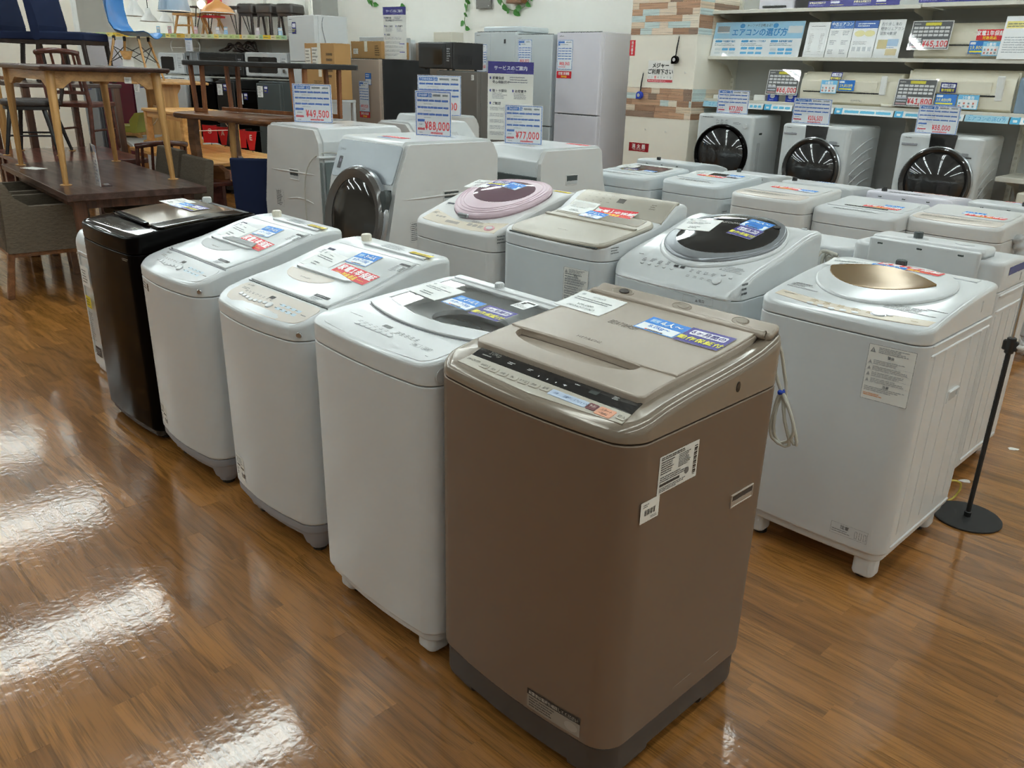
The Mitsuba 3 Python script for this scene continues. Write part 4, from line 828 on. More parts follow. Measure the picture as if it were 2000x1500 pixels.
W = sharp('white wavy-topped washer dryer with a slatted lid grip, right of the black one', -2.956, 1.158, -.2, .485, False, '3~4人', [
    ('white', -.12, .335, -5, 'white information card on the washer dryer with the slatted lid grip', dict(seed=11)), ('red', .08, .30, -4, 'red one year warranty card on the washer dryer with the slatted lid grip', dict(lift=.002)), ('blue', .03, .385, 2, 'blue capacity card above the red card on the washer dryer with the slatted grip', dict(who='3~4人', kg='6.0~7.0kg', sx=.8, lift=.002))])

# ---- black one
W = Washer('glossy black washing machine with a bronze lid', -3.528, 1.154, .507, .52, .05, .795, [(0, .858), (.03, .866), (.5, .903), (.52, .903)], 'black_gloss', 'black_gloss', rz=.5, r=.045, bow=.016, top_r=.008, base='black_plastic')
W.top('panel_edge', rrect(.49, .1, .03, 4, .014, 4, y0=.008), 'black_glass', .002, .002, .001)
s = Sheet()
for i in range(7): s.lines(-.1 + i * .026, .035, .018, .007, 1, '#b9b6b0', 0)
for i in range(5): s.lines(-.02 + i * .022, .065, .012, .018, 4, '#5f5d5a', 0)
s.lines(.1, .06, .05, .02, 3, '#a5a29c', 0); W.print_top('panel_print', s, 0, 0, 0, .0028)
W.top('lid', rrect(.47, .36, .02, 4, y0=.125), 'bronze', .008, .002, .003); zl = lambda a, b: W.z(a, b) + .008
W.top('lid_side', rrect(.09, .36, .01, 3, y0=.125) + [.19, 0], 'smoke_glass', .0088, .002, .001); W.add('lid_seam', tube([(.14, .13, float(zl(0, .13)) + .001), (.14, .48, float(zl(0, .48)) + .001)], .0015, 6), 'silver', True)
W.add('lid_grip', slab(dens([(-.235, .128), (.12, .112), (.13, .128), (-.0, .142), (-.22, .148)], 6), lambda a, b: zl(a, b) - .004, lambda a, b: zl(a, b) + .006, .003), 'black_gloss', True)
W.top('lid_tag', rrect(.03, .02, .003, 2, y0=.14) + [-.21, 0], 'maroon', .0092, .001, .0005)
W.feed(-.13, .497, 'white_gloss', .018, .03); W.top('hinge_deck', rrect(.44, .024, .008, 3, y0=.492), 'black_plastic', .006, .002, .002)
W.print_front('lettering', Sheet().lines(0, 0, .05, .012, 2, '#8a8680', 0), .17, .765)
W.card('white', -.215, .40, -2, 'white information card on the bronze lid of the black washing machine', zl, seed=14)
W.card('blue', -.105, .375, -1, 'blue and white capacity card on the bronze lid of the black washing machine', zl, who='3~4人', kg='6.0~7.0kg', sx=.8, lift=.002); W.card('purple', .0, .38, -1, 'navy six month warranty card on the bronze lid of the black washing machine', zl, lift=.003)

# ---- slim white dryer-like box at the far end of the row
W = Washer('slim white appliance half hidden behind the black washing machine, yellow sticker on its front', -4.16, 1.30, .50, .42, .03, .60, [(0, .69), (.04, .715), (.42, .72)], 'white_gloss', 'white_gloss', r=.05, bow=.008, top_r=.035)
W.add('front_frame', join(box(-.2, .2, -.011, -.006, .09, .10, .001), box(-.2, -.193, -.011, -.006, .09, .62, .001), box(-.2, .2, -.011, -.006, .613, .622, .001)), 'white_enamel')
s = Sheet(); s.rect(0, 0, .11, .1, '#eceeee', 0); s.lines(.01, .015, .09, .07, 5, '#8a8c8c'); W.print_front('information_label', s, -.17, .46, .014); s = Sheet(); s.rect(0, 0, .07, .06, '#d9c62a', 0); s.lines(.005, .01, .06, .04, 3, '#8a7a14'); W.print_front('yellow_sticker', s, -.165, .35, .014)
W.print_front('instruction_label', Sheet().lines(0, 0, .06, .15, 14, '#8a8c8c', 0, .5), -.16, .18, .014); W.print_front('black_label', Sheet().rect(0, 0, .08, .05, '#222224', 0).lines(.01, .01, .06, .03, 3, '#9a9a9c'), -.14, .105, .014)

# ================================================================ second row
# pink oval lid
W = Washer('white washing machine with a large pink oval lid', -2.846, 2.40, .53, .56, .10, .764, [(0, .838), (.05, .858), (.53, .978), (.56, .972)], 'white_warm', 'white_warm', r=.05, bow=.02, top_r=.016)
W.top('panel', np.vstack([np.column_stack([np.linspace(-.245, .245, 16), .02 - .018 * (1 - (np.linspace(-.245, .245, 16) / .26) ** 2)]), np.column_stack([np.linspace(.245, -.245, 16), .115 - .06 * (1 - (np.linspace(.245, -.245, 16) / .26) ** 2)])]), 'beige_panel', .0012, .003, .001)
OV = ellipse(.232, .225, 56, 0, .305); f = W.top('lid', OV, 'pink_lid', .026, .002, .012, dome=.012)
zl = lambda a, b: W.z(a, b) + .026 + .012 * np.clip(1 - (a ** 2 + (b - .305) ** 2) / .0538, 0, 1)
for k, (ra, rb) in enumerate(((.222, .212), (.206, .196), (.19, .18))): W.add('lid_ripple', tube([(ra * math.cos(a), .305 + rb * math.sin(a), float(zl(ra * math.cos(a), .305 + rb * math.sin(a))) + .0005) for a in np.linspace(0, 2 * math.pi, 60)], .002, 5), 'pink_lid', True)
W.add('window', slab(ellipse(.165, .125, 40, .0, .31), lambda a, b: zl(a, b) - .004, lambda a, b: zl(a, b) + .0012, .001), 'mauve_window', True)
W.add('latch', box(-.06, .01, .072, .09, float(W.p(.08)) + .004, float(W.p(.08)) + .022, .004), 'silver')
s = Sheet(); [s.rr(-.19 + i * .025, .05, .018, .012, .003, '#a9a096', 0) for i in range(3)]; [s.rr(.05 + i * .035, .03, .028, .02, .004, '#9d958c', 0) for i in range(3)]; s.rr(-.09, .022, .09, .018, .004, '#a79e94', 0); s.lines(-.24, .07, .05, .02, 3, '#8c847c', 0); s.lines(.05, .058, .1, .018, 3, '#8c847c', 0); W.print_top('panel_print', s, 0, 0, 0, .0018)
mat('button_pink', '#c98a92', .3)
W.top('start_button', ellipse(.028, .02, 24, .19, .042), 'button_pink', .004, .001, .002); W.top('start_ring', ellipse(.019, .012, 20, .19, .042), 'white_warm', .0055, .001, .001)
s = Sheet(); s.rect(-.024, .0, .048, .013, '#2f3440', 0); s.lines(-.022, -.012, .04, .009, 1, '#8a8c90', 0); W.print_top('feature_label', s, -.225, .17, 0, .001)
s = Sheet(); s.rect(-.05, -.012, .1, .024, '#e3c61d', 0); s.lines(-.045, -.007, .09, .013, 2, '#8d7a14', 1); W.print_top('yellow_label', s, .19, .505, 0, .001)
W.print_right('side_print', Sheet().lines(0, 0, .05, .04, 3, '#77797a', 0), .02, .80); W.print_right('blue_label', Sheet().rect(0, 0, .03, .12, '#2b3f9a', 0), .03, .50)
W.card('white', -.20, .355, 5, 'white information card on the pink oval lid', zl, seed=21); W.card('purple', -.1, .375, 0, 'navy six month warranty card on the pink oval lid', zl, lift=.002); W.card('blue', .012, .362, -8, 'blue and white capacity card on the pink oval lid', zl, lift=.003)

# champagne lid, panel at the back
W = Washer('white washing machine with a flat champagne coloured lid and a panel at the back', -2.25, 2.41, .53, .55, .10, .824, [(0, .876), (.04, .884), (.33, .926), (.36, .934), (.50, 1.004), (.55, .99)], 'white_blue', 'white_enamel', r=.06, bow=.022, top_r=.012)
f = W.top('lid', rrect(.52, .35, .05, 6, .018, 5, y0=.0), 'champagne', .016, .004, .01); zl = lambda a, b: W.z(a, b) + .016
W.top('rear_panel', dens([(-.262, .365), (.262, .365), (.25, .50), (-.25, .50)], 8), 'champagne', .006, .004, .004)
W.add('window', slab(dens([(-.235, .27), (.225, .255), (.215, .335), (-.225, .345)], 6), lambda a, b: zl(a, b) - .002, lambda a, b: zl(a, b) + .0012, .0006), 'champagne_dark', True, label='dark tinted window of the lid')
W.add('lid_step', slab(dens([(-.25, .22), (.25, .205), (.25, .222), (-.25, .238)], 6), lambda a, b: zl(a, b) - .002, lambda a, b: zl(a, b) + .007, .003), 'champagne', True)
W.add('lid_gap', tube([(x, -.016 * (1 - (x / .27) ** 2) + .001, float(W.p(0)) + .001) for x in np.linspace(-.24, .24, 12)], .003, 6), 'grey_dark', True)
W.print_top('lettering', Sheet().text('Panasonic', 0, 0, .009, '#8a8376', 0, False, 'c'), -.01, .07, 0, .0006, zl)
s = Sheet(); s.rect(-.03, .43, .04, .024, '#4f4a42', 0); [s.lines(-.2 + i * .04, .42 + (j % 3) * .02, .016, .007, 1, '#8a8376', 0) for i in range(4) for j in range(3)]; s.lines(.15, .42, .04, .03, 3, '#8a8376', 0); W.print_top('panel_print', s, 0, 0, 0, .0066)
W.print_right('side_print', Sheet().lines(0, 0, .05, .03, 3, '#77797a', 0), .05, .85)
W.print_front('instruction_label', Sheet().frame(0, 0, .12, .15, .001, '#9a9d9e', 0).lines(.006, .006, .108, .138, 14, '#8e9192', 0, .5), .09, .62)
W.print_front('instruction_label', rating(.12, .15, 9, True), .09, .635)
W.card('white', -.165, .345, -1, 'white information card on the champagne lid', zl, seed=31, maker='Panasonic'); W.card('red', .025, .352, 1, 'red one year warranty card on the champagne lid', zl, lift=.002); W.card('blue', -.04, .298, -4, 'blue and white capacity card below the red card on the champagne lid', zl, lift=.003)

# black oval lid
W = Washer('rounded white washing machine with a black oval glass lid in a silver ring', -1.678, 2.45, .53, .58, .10, .783, [(0, .80), (.03, .83), (.07, .853), (.3, .910), (.55, .966), (.58, .96)], 'white_blue', 'white_gloss', r=.05, bow=.022, top_r=.02)
W.top('lid_bed', ellipse(.235, .245, 56, -.005, .315), 'white_gloss', .012, .004, .008); z0 = lambda a, b: W.z(a, b) + .012
W.add('lid_ring', slab(ellipse(.225, .23, 56, -.005, .318), lambda a, b: z0(a, b) - .004, lambda a, b: z0(a, b) + .012, .01, 0, 4), 'silver_ring', True)
zl = lambda a, b: z0(a, b) + .012 + .008 * np.clip(1 - ((a + .005) ** 2 + (b - .33) ** 2) / .036, 0, 1)
W.add('window', slab(dens(ellipse(.195, .19, 52, -.003, .33), 13), lambda a, b: z0(a, b) + .004, zl, .003), 'black_glass', True)
W.add('lid_seam', tube([(x, .435, float(zl(x, .435)) + .0006) for x in np.linspace(-.15, .15, 10)], .0012, 5), 'grey_dark', True)
W.add('lid_catch', slab(ellipse(.016, .012, 16, .14, .44), lambda a, b: zl(a, b) - .002, lambda a, b: zl(a, b) + .004, .001), 'black_plastic', True)
W.print_top('lettering', Sheet().text('ZABOON', 0, 0, .014, '#b5b5b2', 0, False, 'c', 1.15), -.05, .402, 3, .0008, zl)
s = Sheet(); [s.rect(-.045 + i * .028, .055, .018, .01, '#1b1b1d', 0) for i in range(2)]
for i in range(4): s.lines(.03 + i * .03, .045, .018, .016, 3, '#85878a', 0); s.lines(.03 + i * .03, .025, .016, .01, 2, '#9a9c9e', 0)
for i in range(4): s.lines(-.19 + i * .036, .05 + .004 * (i % 2), .022, .022, 3, '#85878a', 0)
s.lines(-.23, .085, .03, .008, 1, '#77797c', 0); s.lines(.14, .085, .09, .04, 4, '#a5a8aa', 0); s.ring([(.125, .09), (.137, .09), (.131, .1)], '#85878a', 0); W.print_top('panel_print', s, 0, 0, 0, .0012)
for x, y, r in ((.155, .035, .017), (.16, .066, .009), (.195, .058, .007)): W.top('button', ellipse(r, r * .8, 20, x, y), 'white_gloss', .004, .001, .002)
for i in range(5): W.top('button', ellipse(.008, .005, 14, -.18 + i * .034, .044), 'white_gloss', .003, .001, .0012)
s = Sheet(); s.frame(0, 0, .12, .024, .001, '#a5a8aa', 0); s.ring([(.05, .006), (.06, .006), (.055, .016)], '#77797c', 0); s.text('警告', .063, .007, .009, '#77797c', 0); W.print_front('caution_label', s, .06, .752)
W.print_right('side_print', Sheet().lines(0, 0, .04, .05, 3, '#55585a', 0), .02, .80)
W.add('inlet_cap', slab(ellipse(.012, .009, 16, .2, .545), lambda a, b: W.z(a, b) - .002, lambda a, b: W.z(a, b) + .004, .001), 'grey_light', True)
W.card('white', -.15, .357, 4, 'white information card on the black oval lid', zl, seed=41); W.card('blue', .063, .43, -9, 'blue and white capacity card on the black oval lid', zl, lift=.002); W.card('purple', .062, .348, -8, 'navy six month warranty card on the black oval lid', zl, lift=.003)
coil('power_cord', 'grey bundled cord hanging behind the washing machine with the black oval lid', [(-1.44, 3.06, .86), (-1.42, 3.09, .88), (-1.39, 3.11, .84), (-1.42, 3.12, .79), (-1.38, 3.13, .83), (-1.43, 3.12, .87), (-1.41, 3.1, .79), (-1.37, 3.12, .82), (-1.41, 3.1, .86), (-1.39, 3.12, .77), (-1.42, 3.12, .82), (-1.38, 3.1, .87)], .0075, 'cable')

# gold lid, right front
W = Washer('white washing machine with a gold scooped lid grip, at the right in front', -1.006, 2.365, .512, .565, .11, .805, [(0, .845), (.03, .853), (.56, .905)], 'white_enamel', 'white_gloss', r=.05, bow=.012, top_r=.014, style='plain')
OVC = (-.02, .335)
f = W.top('lid', ellipse(.215, .225, 60, *OVC), 'white_gloss', .009, .003, .005, dome=.008); zl = lambda a, b: W.z(a, b) + .009 + .008 * np.clip(1 - ((a - OVC[0]) ** 2 + (b - OVC[1]) ** 2) / .0506, 0, 1)
xs = np.linspace(-.215, .135, 22); k = 1 - ((xs + .04) / .176) ** 2
low = .345 - .145 * np.clip(k, 0, 1) ** .75; up = .345 + .055 * np.clip(k, 0, 1) + .02 * (xs + .04) * -1
W.add('grip', slab(np.vstack([np.column_stack([xs, low]), np.column_stack([xs[::-1], up[::-1]])]), lambda a, b: zl(a, b) - .004, lambda a, b: zl(a, b) + .0016 + .016 * np.clip((b - .25) / .16, 0, 1) ** 2, .002, 0, 3, cap=12), 'gold', True, label='gold scooped grip')
W.top('panel', np.vstack([np.column_stack([np.linspace(-.252, .232, 18), .048 - .03 * (1 - (np.linspace(-.252, .232, 18) / .26) ** 2)]), np.column_stack([np.linspace(.238, -.246, 18), .088 - .03 * (1 - (np.linspace(.238, -.246, 18) / .26) ** 2)])]), 'beige_panel', .0012, .002, .0006)
s = Sheet(); s.text('TOSHIBA', -.235, .063, .008, '#5d5142', 0); [s.lines(-.13 + i * .045, .04, .03, .02, 3, '#a8926c', 0) for i in range(5)]; s.lines(.18, .05, .03, .008, 1, '#a8926c', 0); W.print_top('panel_print', s, 0, 0, 0, .0018)
for i in range(5): W.top('button', ellipse(.011, .006, 16, -.12 + i * .036, .028 - .003 * (2 - abs(i - 2))), 'white_gloss', .003, .001, .0012)
W.top('start_ring', ellipse(.024, .014, 24, .085, .05), 'silver', .002, .001, .0008); W.top('start_button', ellipse(.02, .0115, 24, .085, .05), 'white_gloss', .0042, .001, .0016); W.top('power_button', ellipse(.01, .007, 16, .115, .06), 'white_gloss', .004, .001, .0012)
s = Sheet().lines(-.05, .0, .08, .02, 3, '#8b8d8f', 0); s.rect(-.055, -.012, .11, .007, '#9a9c9e', 0); s.rect(-.045, .024, .06, .007, '#6f7274', 0); W.print_top('feature_label', s, -.2, .135, -4, .0008); W.print_top('feature_label', Sheet().lines(-.08, -.02, .16, .045, 5, '#8b8d8f', 0).rect(.03, .03, .06, .004, '#77797c', 0), .15, .13, 0, .0008)
W.feed(-.055, .535, 'grey_dark', .017, .028); W.top('rear_deck', dens([(.02, .52), (.2, .51), (.2, .555), (.02, .555)], 4), 'white_gloss', .004, .002, .002)
W.print_front('instruction_label', rating(.135, .17, 3, True), .1, .615); s = Sheet(); s.frame(0, 0, .118, .04, .001, '#9a9d9e', 0); s.text('注意', .03, .024, .01, '#6f7274', 0, True); s.lines(.004, .006, .07, .014, 2, '#8b8d8f', 0); [s.frame(.078 + i * .014, .006, .008, .024, .001, '#77797c', 0) for i in range(3)]; W.print_front('caution_label', s, .085, .145)
X = W.w / 2
W.add('side_bead', box(X - .003, X + .004, .05, .55, .795, .803, .003), 'white_gloss')
for y in (.08, .17, .26, .38, .47, .53): W.add('side_rib', box(X - .003, X + .0022, y, y + .012, .17, .765, .002), 'white_enamel')
W.add('side_bead', box(X - .003, X + .004, .05, .545, .765, .772, .003), 'white_enamel'); W.add('side_bead', box(X - .003, X + .004, .05, .545, .13, .138, .003), 'white_enamel')
W.add('side_grip', join(box(X - .004, X + .008, .275, .36, .60, .606, .002), box(X - .004, X + .005, .275, .281, .565, .606, .002), box(X - .004, X + .006, .354, .36, .575, .606, .002)), 'white_gloss'); W.add('side_recess', box(X - .004, X + .001, .281, .354, .568, .6), 'grey_light')
W.add('side_slot', join(box(X - .002, X + .0015, .42, .428, .835, .872, .0005)), 'grey_light')
W.card('red', -.005, .481, -1.3, 'red one year warranty card on the washing machine with the gold grip', zl, lift=.002); W.card('blue', -.062, .434, 5, 'blue and white capacity card on the washing machine with the gold grip', zl, who='3~4人', kg='5.0~6.0kg', sx=.8, lift=.003)
W.card('white', -.185, .43, 8, 'white information card at the left of the washing machine with the gold grip', zl, seed=51)

# ---- the machines that stand back to back behind the second row
def back_washer(label, x, yb, w, ztop, m, x_knob=.05, ridge=True, d=.52, rib=False, knob='grey_dark'):
    W = Washer(label, x, yb + d, w, d, .09, ztop - .13, [(0, ztop - .09), (.03, ztop - .07), (d - .16, ztop - .02), (d, ztop - .018)], m, m, rz=180, r=.045, bow=.012, top_r=.016, grow=False)
    if ridge:
        W.top('rear_deck', rrect(w - .14, .15, .025, 5, y0=d - .155), m, .035, .004, .014)
        W.add('back_panel', slab(rrect(w - .15, .03, .012, 3, y0=d - .012), ztop - .55, ztop + .008, .006, .006), m, True)
    zr = ztop - .018 + (.035 if ridge else 0)
    W.add('inlet_cup', slab(ellipse(.04, .028, 24, x_knob, d - .06), zr - .004, zr + .001, .001), 'grey_light' if ridge else m, True)
    W.add('water_inlet', join(cyl(.017, zr - .01, zr + .024, 18)), knob, 40, xf=fr(x_knob, d - .06))
    if ridge: W.add('bolt_cover', slab(ellipse(.035, .02, 20, -.12, d - .07), zr - .003, zr + .003, .002), m, True)
    for i in range(3): W.add('clip', box(-.15 + i * .15, -.13 + i * .15, d + .016, d + .019, zr - .03, zr - .024), 'grey_dark')
    if rib:
        X = -W.w / 2
        for y in (.1, .19, .28, .37, .45): W.add('side_rib', box(X - .0022, X + .003, y, y + .012, .13, ztop - .22, .002), m)
        for z in (ztop - .15, ztop - .21, .11): W.add('side_bead', box(X - .005, X + .003, .06, d - .05, z, z + .009, .003), m)
        W.add('blue_label', Sheet().rect(0, 0, .2, .03, '#36407a', 0).build(left(X - .0012, .42, ztop - .075)))
        W.add('side_slot', box(X - .002, X + .001, .25, .257, ztop - .115, ztop - .085), 'grey_light')
    return W
W = back_washer('white washing machine seen from behind, right behind the one with the gold grip', -1.125, 3.27, .56, .925, 'white_enamel', .05, rib=True)
W = back_washer('white washing machine seen from behind, partly hidden by the black oval lid machine', -1.72, 3.36, .54, .87, 'white_enamel', .1, ridge=False)

# ================================================================ third row and the rows behind it
def far_washer(label, x, y, w, zt, m, kind, back=None):
    W = Washer(label, x, y, w, .53, .09, zt - .085, [(0, zt - .01), (.03, zt), (.3, zt + .016), (.5, zt + .03), (.53, zt + .025)], m, m, r=.05, bow=.018, top_r=.018, grow=False)
    z = lambda a, b: W.z(a, b) + .005
    if kind == 'beige':
        W.top('panel', rrect(w - .05, .12, .03, 4, .012, 3, y0=.015), 'beige_grey', .002, .002, .001); W.top('lid', rrect(w - .06, .3, .04, 4, y0=.15), m, .005, .002, .003)
        W.print_top('panel_print', Sheet().lines(-.2, .06, .4, .03, 3, '#a9a49c', 0), 0, 0, 0, .003)
    elif kind == 'slot':
        W.top('lid', rrect(w - .06, .33, .03, 4, y0=.12), m, .005, .002, .003); W.add('lid_slot', slab(dens([(-.12, .15), (.14, .15), (.135, .175), (-.13, .175)], 4), lambda a, b: z(a, b) - .002, lambda a, b: z(a, b) + .001), 'black_plastic'); W.print_top('panel_print', Sheet().lines(-.15, .05, .3, .03, 3, '#8f9294', 0), 0, 0, 0, .001)
    elif kind == 'dark':
        W.top('lid', rrect(w - .06, .36, .03, 4, y0=.13), m, .005, .002, .003); W.add('window', slab(dens([(-.16, .2), (.18, .2), (.17, .42), (-.15, .42)], 5), lambda a, b: z(a, b) - .002, lambda a, b: z(a, b) + .0012), 'smoke_glass', True); W.add('front_film', box(-.2, -.1, -.019, -.017, zt - .07, zt - .04), 'white_gloss')
        W.print_top('panel_print', Sheet().lines(-.2, .04, .4, .03, 3, '#9a9da0', 0), 0, 0, 0, .001)
    else:
        W.top('lid', rrect(w - .06, .34, .03, 4, y0=.13), m, .005, .002, .003); W.add('window', slab(dens([(-.12, .3), (.16, .3), (.15, .4), (-.11, .4)], 4), lambda a, b: z(a, b) - .002, lambda a, b: z(a, b) + .0012), 'smoke_glass', True); W.print_top('panel_print', Sheet().lines(-.15, .05, .3, .05, 3, '#8f9294', 0), 0, 0, 0, .001)
    W.print_right('side_print', Sheet().lines(0, 0, .06, .09, 6, '#77797c', 0), .03, zt - .25)
    return W, z
W, z = far_washer('white washing machine with a dark lid window in the third row, nearest to the refrigerators', -3.80, 4.74, .52, .835, 'white_blue', 'dark')
W.card('purple', -.06, .2, 8, 'navy warranty card on the third row washing machine nearest to the refrigerators', z, lift=.002); W.card('blue', .1, .22, -4, 'blue and white capacity card on the third row washing machine nearest to the refrigerators', z, lift=.003); W.card('white', -.17, .33, 5, 'white information card on the third row washing machine nearest to the refrigerators', z, seed=61)
W, z = far_washer('third row washing machine with a small smoked lid window, second from the refrigerators', -3.24, 4.82, .50, .835, 'white_blue', 'window')
W.card('red', -.02, .28, -3, 'red one year warranty card on the second washing machine from the refrigerators', z, lift=.002); W.card('blue', .12, .36, -2, 'blue and white capacity card on the second washing machine from the refrigerators', z, lift=.003); W.card('white', -.15, .36, 3, 'white information card on the second washing machine from the refrigerators', z, seed=62)
W, z = far_washer('white washing machine with a grey-beige front panel, third from the refrigerators in the third row', -2.60, 4.69, .51, .83, 'white_warm', 'beige')
W.card('red', -.02, .30, -3, 'red one year warranty card on the third row machine with the grey-beige panel', z, lift=.002); W.card('blue', .13, .28, -3, 'blue and white capacity card on the third row machine with the grey-beige panel', z, lift=.003)
W, z = far_washer('white washing machine with a black slot in its lid, third row', -2.085, 4.79, .515, .79, 'white_enamel', 'slot')
W.card('red', .08, .215, -2, 'red one year warranty card on the washing machine with the black lid slot', z, lift=.002); W.card('blue', .12, .28, -2, 'blue and white capacity card on the washing machine with the black lid slot', z, lift=.001)
W, z = far_washer('white washing machine with a lilac-grey front panel at the right end of the third row', -1.58, 4.95, .52, .79, 'white_warm', 'beige')
W.card('red', .10, .22, -2, 'red one year warranty card on the right end machine of the third row', z, lift=.002); W.card('blue', .02, .28, -2, 'blue and white capacity card on the right end machine of the third row', z, lift=.001)
# the rows that turn their backs to the third row
W = back_washer('white back-facing washing machine with its knob at the left, behind the third row', -2.62, 5.36, .52, .87, 'white_enamel', .18, False, .5, knob='black_plastic')
W.card('blue', .02, .3, 180, 'blue card on the back-facing machine with its knob at the left', W.z, who='3~4人', kg='6.0kg', sx=.8)
W = back_washer('lilac-white back-facing washing machine with a black inlet knob', -2.03, 5.42, .54, .865, 'white_lilac', .17, False, .52, knob='black_plastic')
W.print_top('inlet_print', Sheet().lines(-.15, -.03, .3, .06, 4, '#7d7f86', 0, .5), 0, .46, 180, .001)
W.card('red', -.05, .25, 180, 'red one year warranty card on the lilac-white back-facing machine', W.z, lift=.002)
W = back_washer('white washing machine seen from behind at the right edge, behind the lilac-grey panel machine', -1.45, 5.52, .52, .86, 'white_enamel', -.05, False, .52, knob='black_plastic')
W.card('red', .0, .28, 180, 'red one year warranty card on the back-facing machine at the right edge', W.z, lift=.002); W.card('blue', -.02, .34, 180, 'blue card on the back-facing machine at the right edge', W.z, who='3~4人', kg='6.0kg', sx=.8)
W = back_washer('white back-facing washing machine, nearest of its row to the pillar', -4.12, 5.72, .60, .865, 'white_blue', .1, False, .52, knob='black_plastic')
W = back_washer('white back-facing washing machine in front of the left two round-door washers', -3.32, 5.66, .44, .85, 'white_enamel', .1, False, .5)
coil('drain_hose', 'grey-white corrugated drain hose on the floor at the right edge, beside the last machine', [(-1.31, 5.2, .72), (-1.25, 5.22, .5), (-1.23, 5.22, .28), (-1.2, 5.3, .10), (-1.14, 5.45, .042), (-1.12, 5.75, .042)], .032 + .004 * np.sin(np.arange(120) * 1.3), 'grey_light', n=120)
coil('earth_wire', 'thin yellow earth wire looping on the floor behind the machine with the gold grip', [(-.86, 3.05, .10), (-.83, 3.14, .09), (-.79, 3.21, .06), (-.80, 3.2, .012), (-.86, 3.1, .006), (-.9, 3.05, .006)], .004, 'yellow_cable', n=30)

mat('door_frame', '#55524f', .15, spec=.6, coat=.5); mat('door_pane', '#24221f', .05, spec=.6, coat=.4)
# ---- front loading washers
def ring_door(t, cx, cz, R, y, frame_m, glass_m, bulge=.09, rim=.16, ex=1.0, name='door', tilt=0):
    xf = fr(cx, y, cz, 0, 90 + tilt)
    prof = [(R * (1 - rim), .0), (R, .0), (R * 1.0, .02), (R * .985, .036), (R * .95, .045), (R * (1 - rim * .6), .042), (R * (1 - rim), .03)]
    m = lathe(prof, 48); v, f = m; v = v * [1, ex, 1]; d = part(t, name, (v, f), frame_m, 40, xf=xf)
    q = [(R * (1 - rim) * s, .028 + bulge * (1 - s ** 2) ** .8) for s in np.linspace(1, .001, 14)]; v, f = lathe(q, 48); v = v * [1, ex, 1]
    part(t, name + '__glass', (v, f), glass_m, True, xf=xf)
def drum(label, x, y, w, d, h, cz, cx, R, rz=0, kind=0):
    t = thing('drum_washer', label, 'washing machine', x, y, 0, rz)
    part(t, 'body', slab(rrect(w, d, .04, 6, .01, 4), .05, h, .025, .01, 4), 'white_gloss', True); part(t, 'base', rbox(w - .04, d - .06, .0, .06, .03, .006, y0=.03), 'grey_plastic', 30)
    if kind == 0:
        ring_door(t, cx, cz, R, -.012, 'black_gloss', 'black_glass', .06, .13)
        s = Sheet(); [s.lines(-.08 + i * .045, .0 + (j % 2) * .025, .03, .018, 3, '#9a9da0', 0) for i in range(3) for j in range(2)]; s.lines(.09, .005, .08, .02, 3, '#9a9da0', 0); part(t, 'panel_print', s.build(front(0, -.0125, h - .085))); s = Sheet().lines(0, 0, .12, .012, 1, '#5b5d60', 0); part(t, 'lettering', s.build(front(-w / 2 + .06, -.012, h - .035)))
        part(t, 'dial', move(cyl(.022, 0, .016, 24), rx=90), 'white_gloss', 40, xf=fr(w / 2 - .07, -.01, h - .09))
        for z in (.42, .52): part(t, 'side_recess', box(w / 2 - .002, w / 2 + .002, .12, .18, h * .55, h * .8, .002), 'grey_light') if z > .5 else None
        part(t, 'side_slot', box(w / 2 - .001, w / 2 + .0015, .14, .20, h * .86, h * .875), 'grey_dark')
    else:
        ring_door(t, cx, cz, R, -.012, 'smoke_glass', 'black_glass', .075, .15)
        part(t, 'door_rim', move(lathe([(R * .995, -.004), (R * 1.03, -.004), (R * 1.03, .012), (R * 1.0, .02)], 48), rx=90), 'silver', 40, xf=fr(cx, -.01, cz))
        part(t, 'control_window', slab(dens([(-.09, 0), (.09, 0), (.1, .13), (-.095, .13)], 3), -.006, .008, .004), 'black_glass', 40, xf=fr(cx, -.012, cz + R - .035, 0, 90))
        part(t, 'drawer_slot', box(-w / 2 + .03, -w / 2 + .15, -.014, -.008, h - .088, h - .07, .003), 'grey_plastic')
        s = Sheet(); s.rr(.0, .02, .07, .022, .006, '#8d9094', 0); s.rect(-.005, .006, .1, .01, '#3a3a3c', 0); s.lines(0, -.016, .07, .015, 2, '#b0b3b6', 0); part(t, 'feature_print', s.build(front(w / 2 - .16, -.0125, h - .16)))
        part(t, 'lettering', Sheet().lines(0, 0, .05, .01, 1, '#77797c', 0).build(front(-w / 2 + .05, -.0125, h - .035)))
        for i in range(7): part(t, 'side_wave', tube([(w / 2 + .0008, q, .42 + i * .085 + .13 * math.sin((q - .09) / .46 * 1.57)) for q in np.linspace(.09, .53, 12)], [.0008] + [.006] * 10 + [.0008], 6), 'white_gloss', True)
        part(t, 'side_label', Sheet().lines(0, 0, .12, .14, 12, '#8d9094', 0, .5).build(right(w / 2 + .001, .12, .62)))
    return t
drum('white front loading washer with a black round door, leftmost under the shelves', -4.30, 6.85, .56, .62, 1.19, .845, .0, .262, 6, 0)
drum('white front loading washer with a black round door, middle one under the shelves', -3.42, 6.85, .61, .62, 1.15, .795, .02, .255, 0, 1)
drum('white front loading washer with a black round door, right one under the shelves', -2.42, 6.92, .62, .62, 1.135, .785, .02, .265, 4, 1)

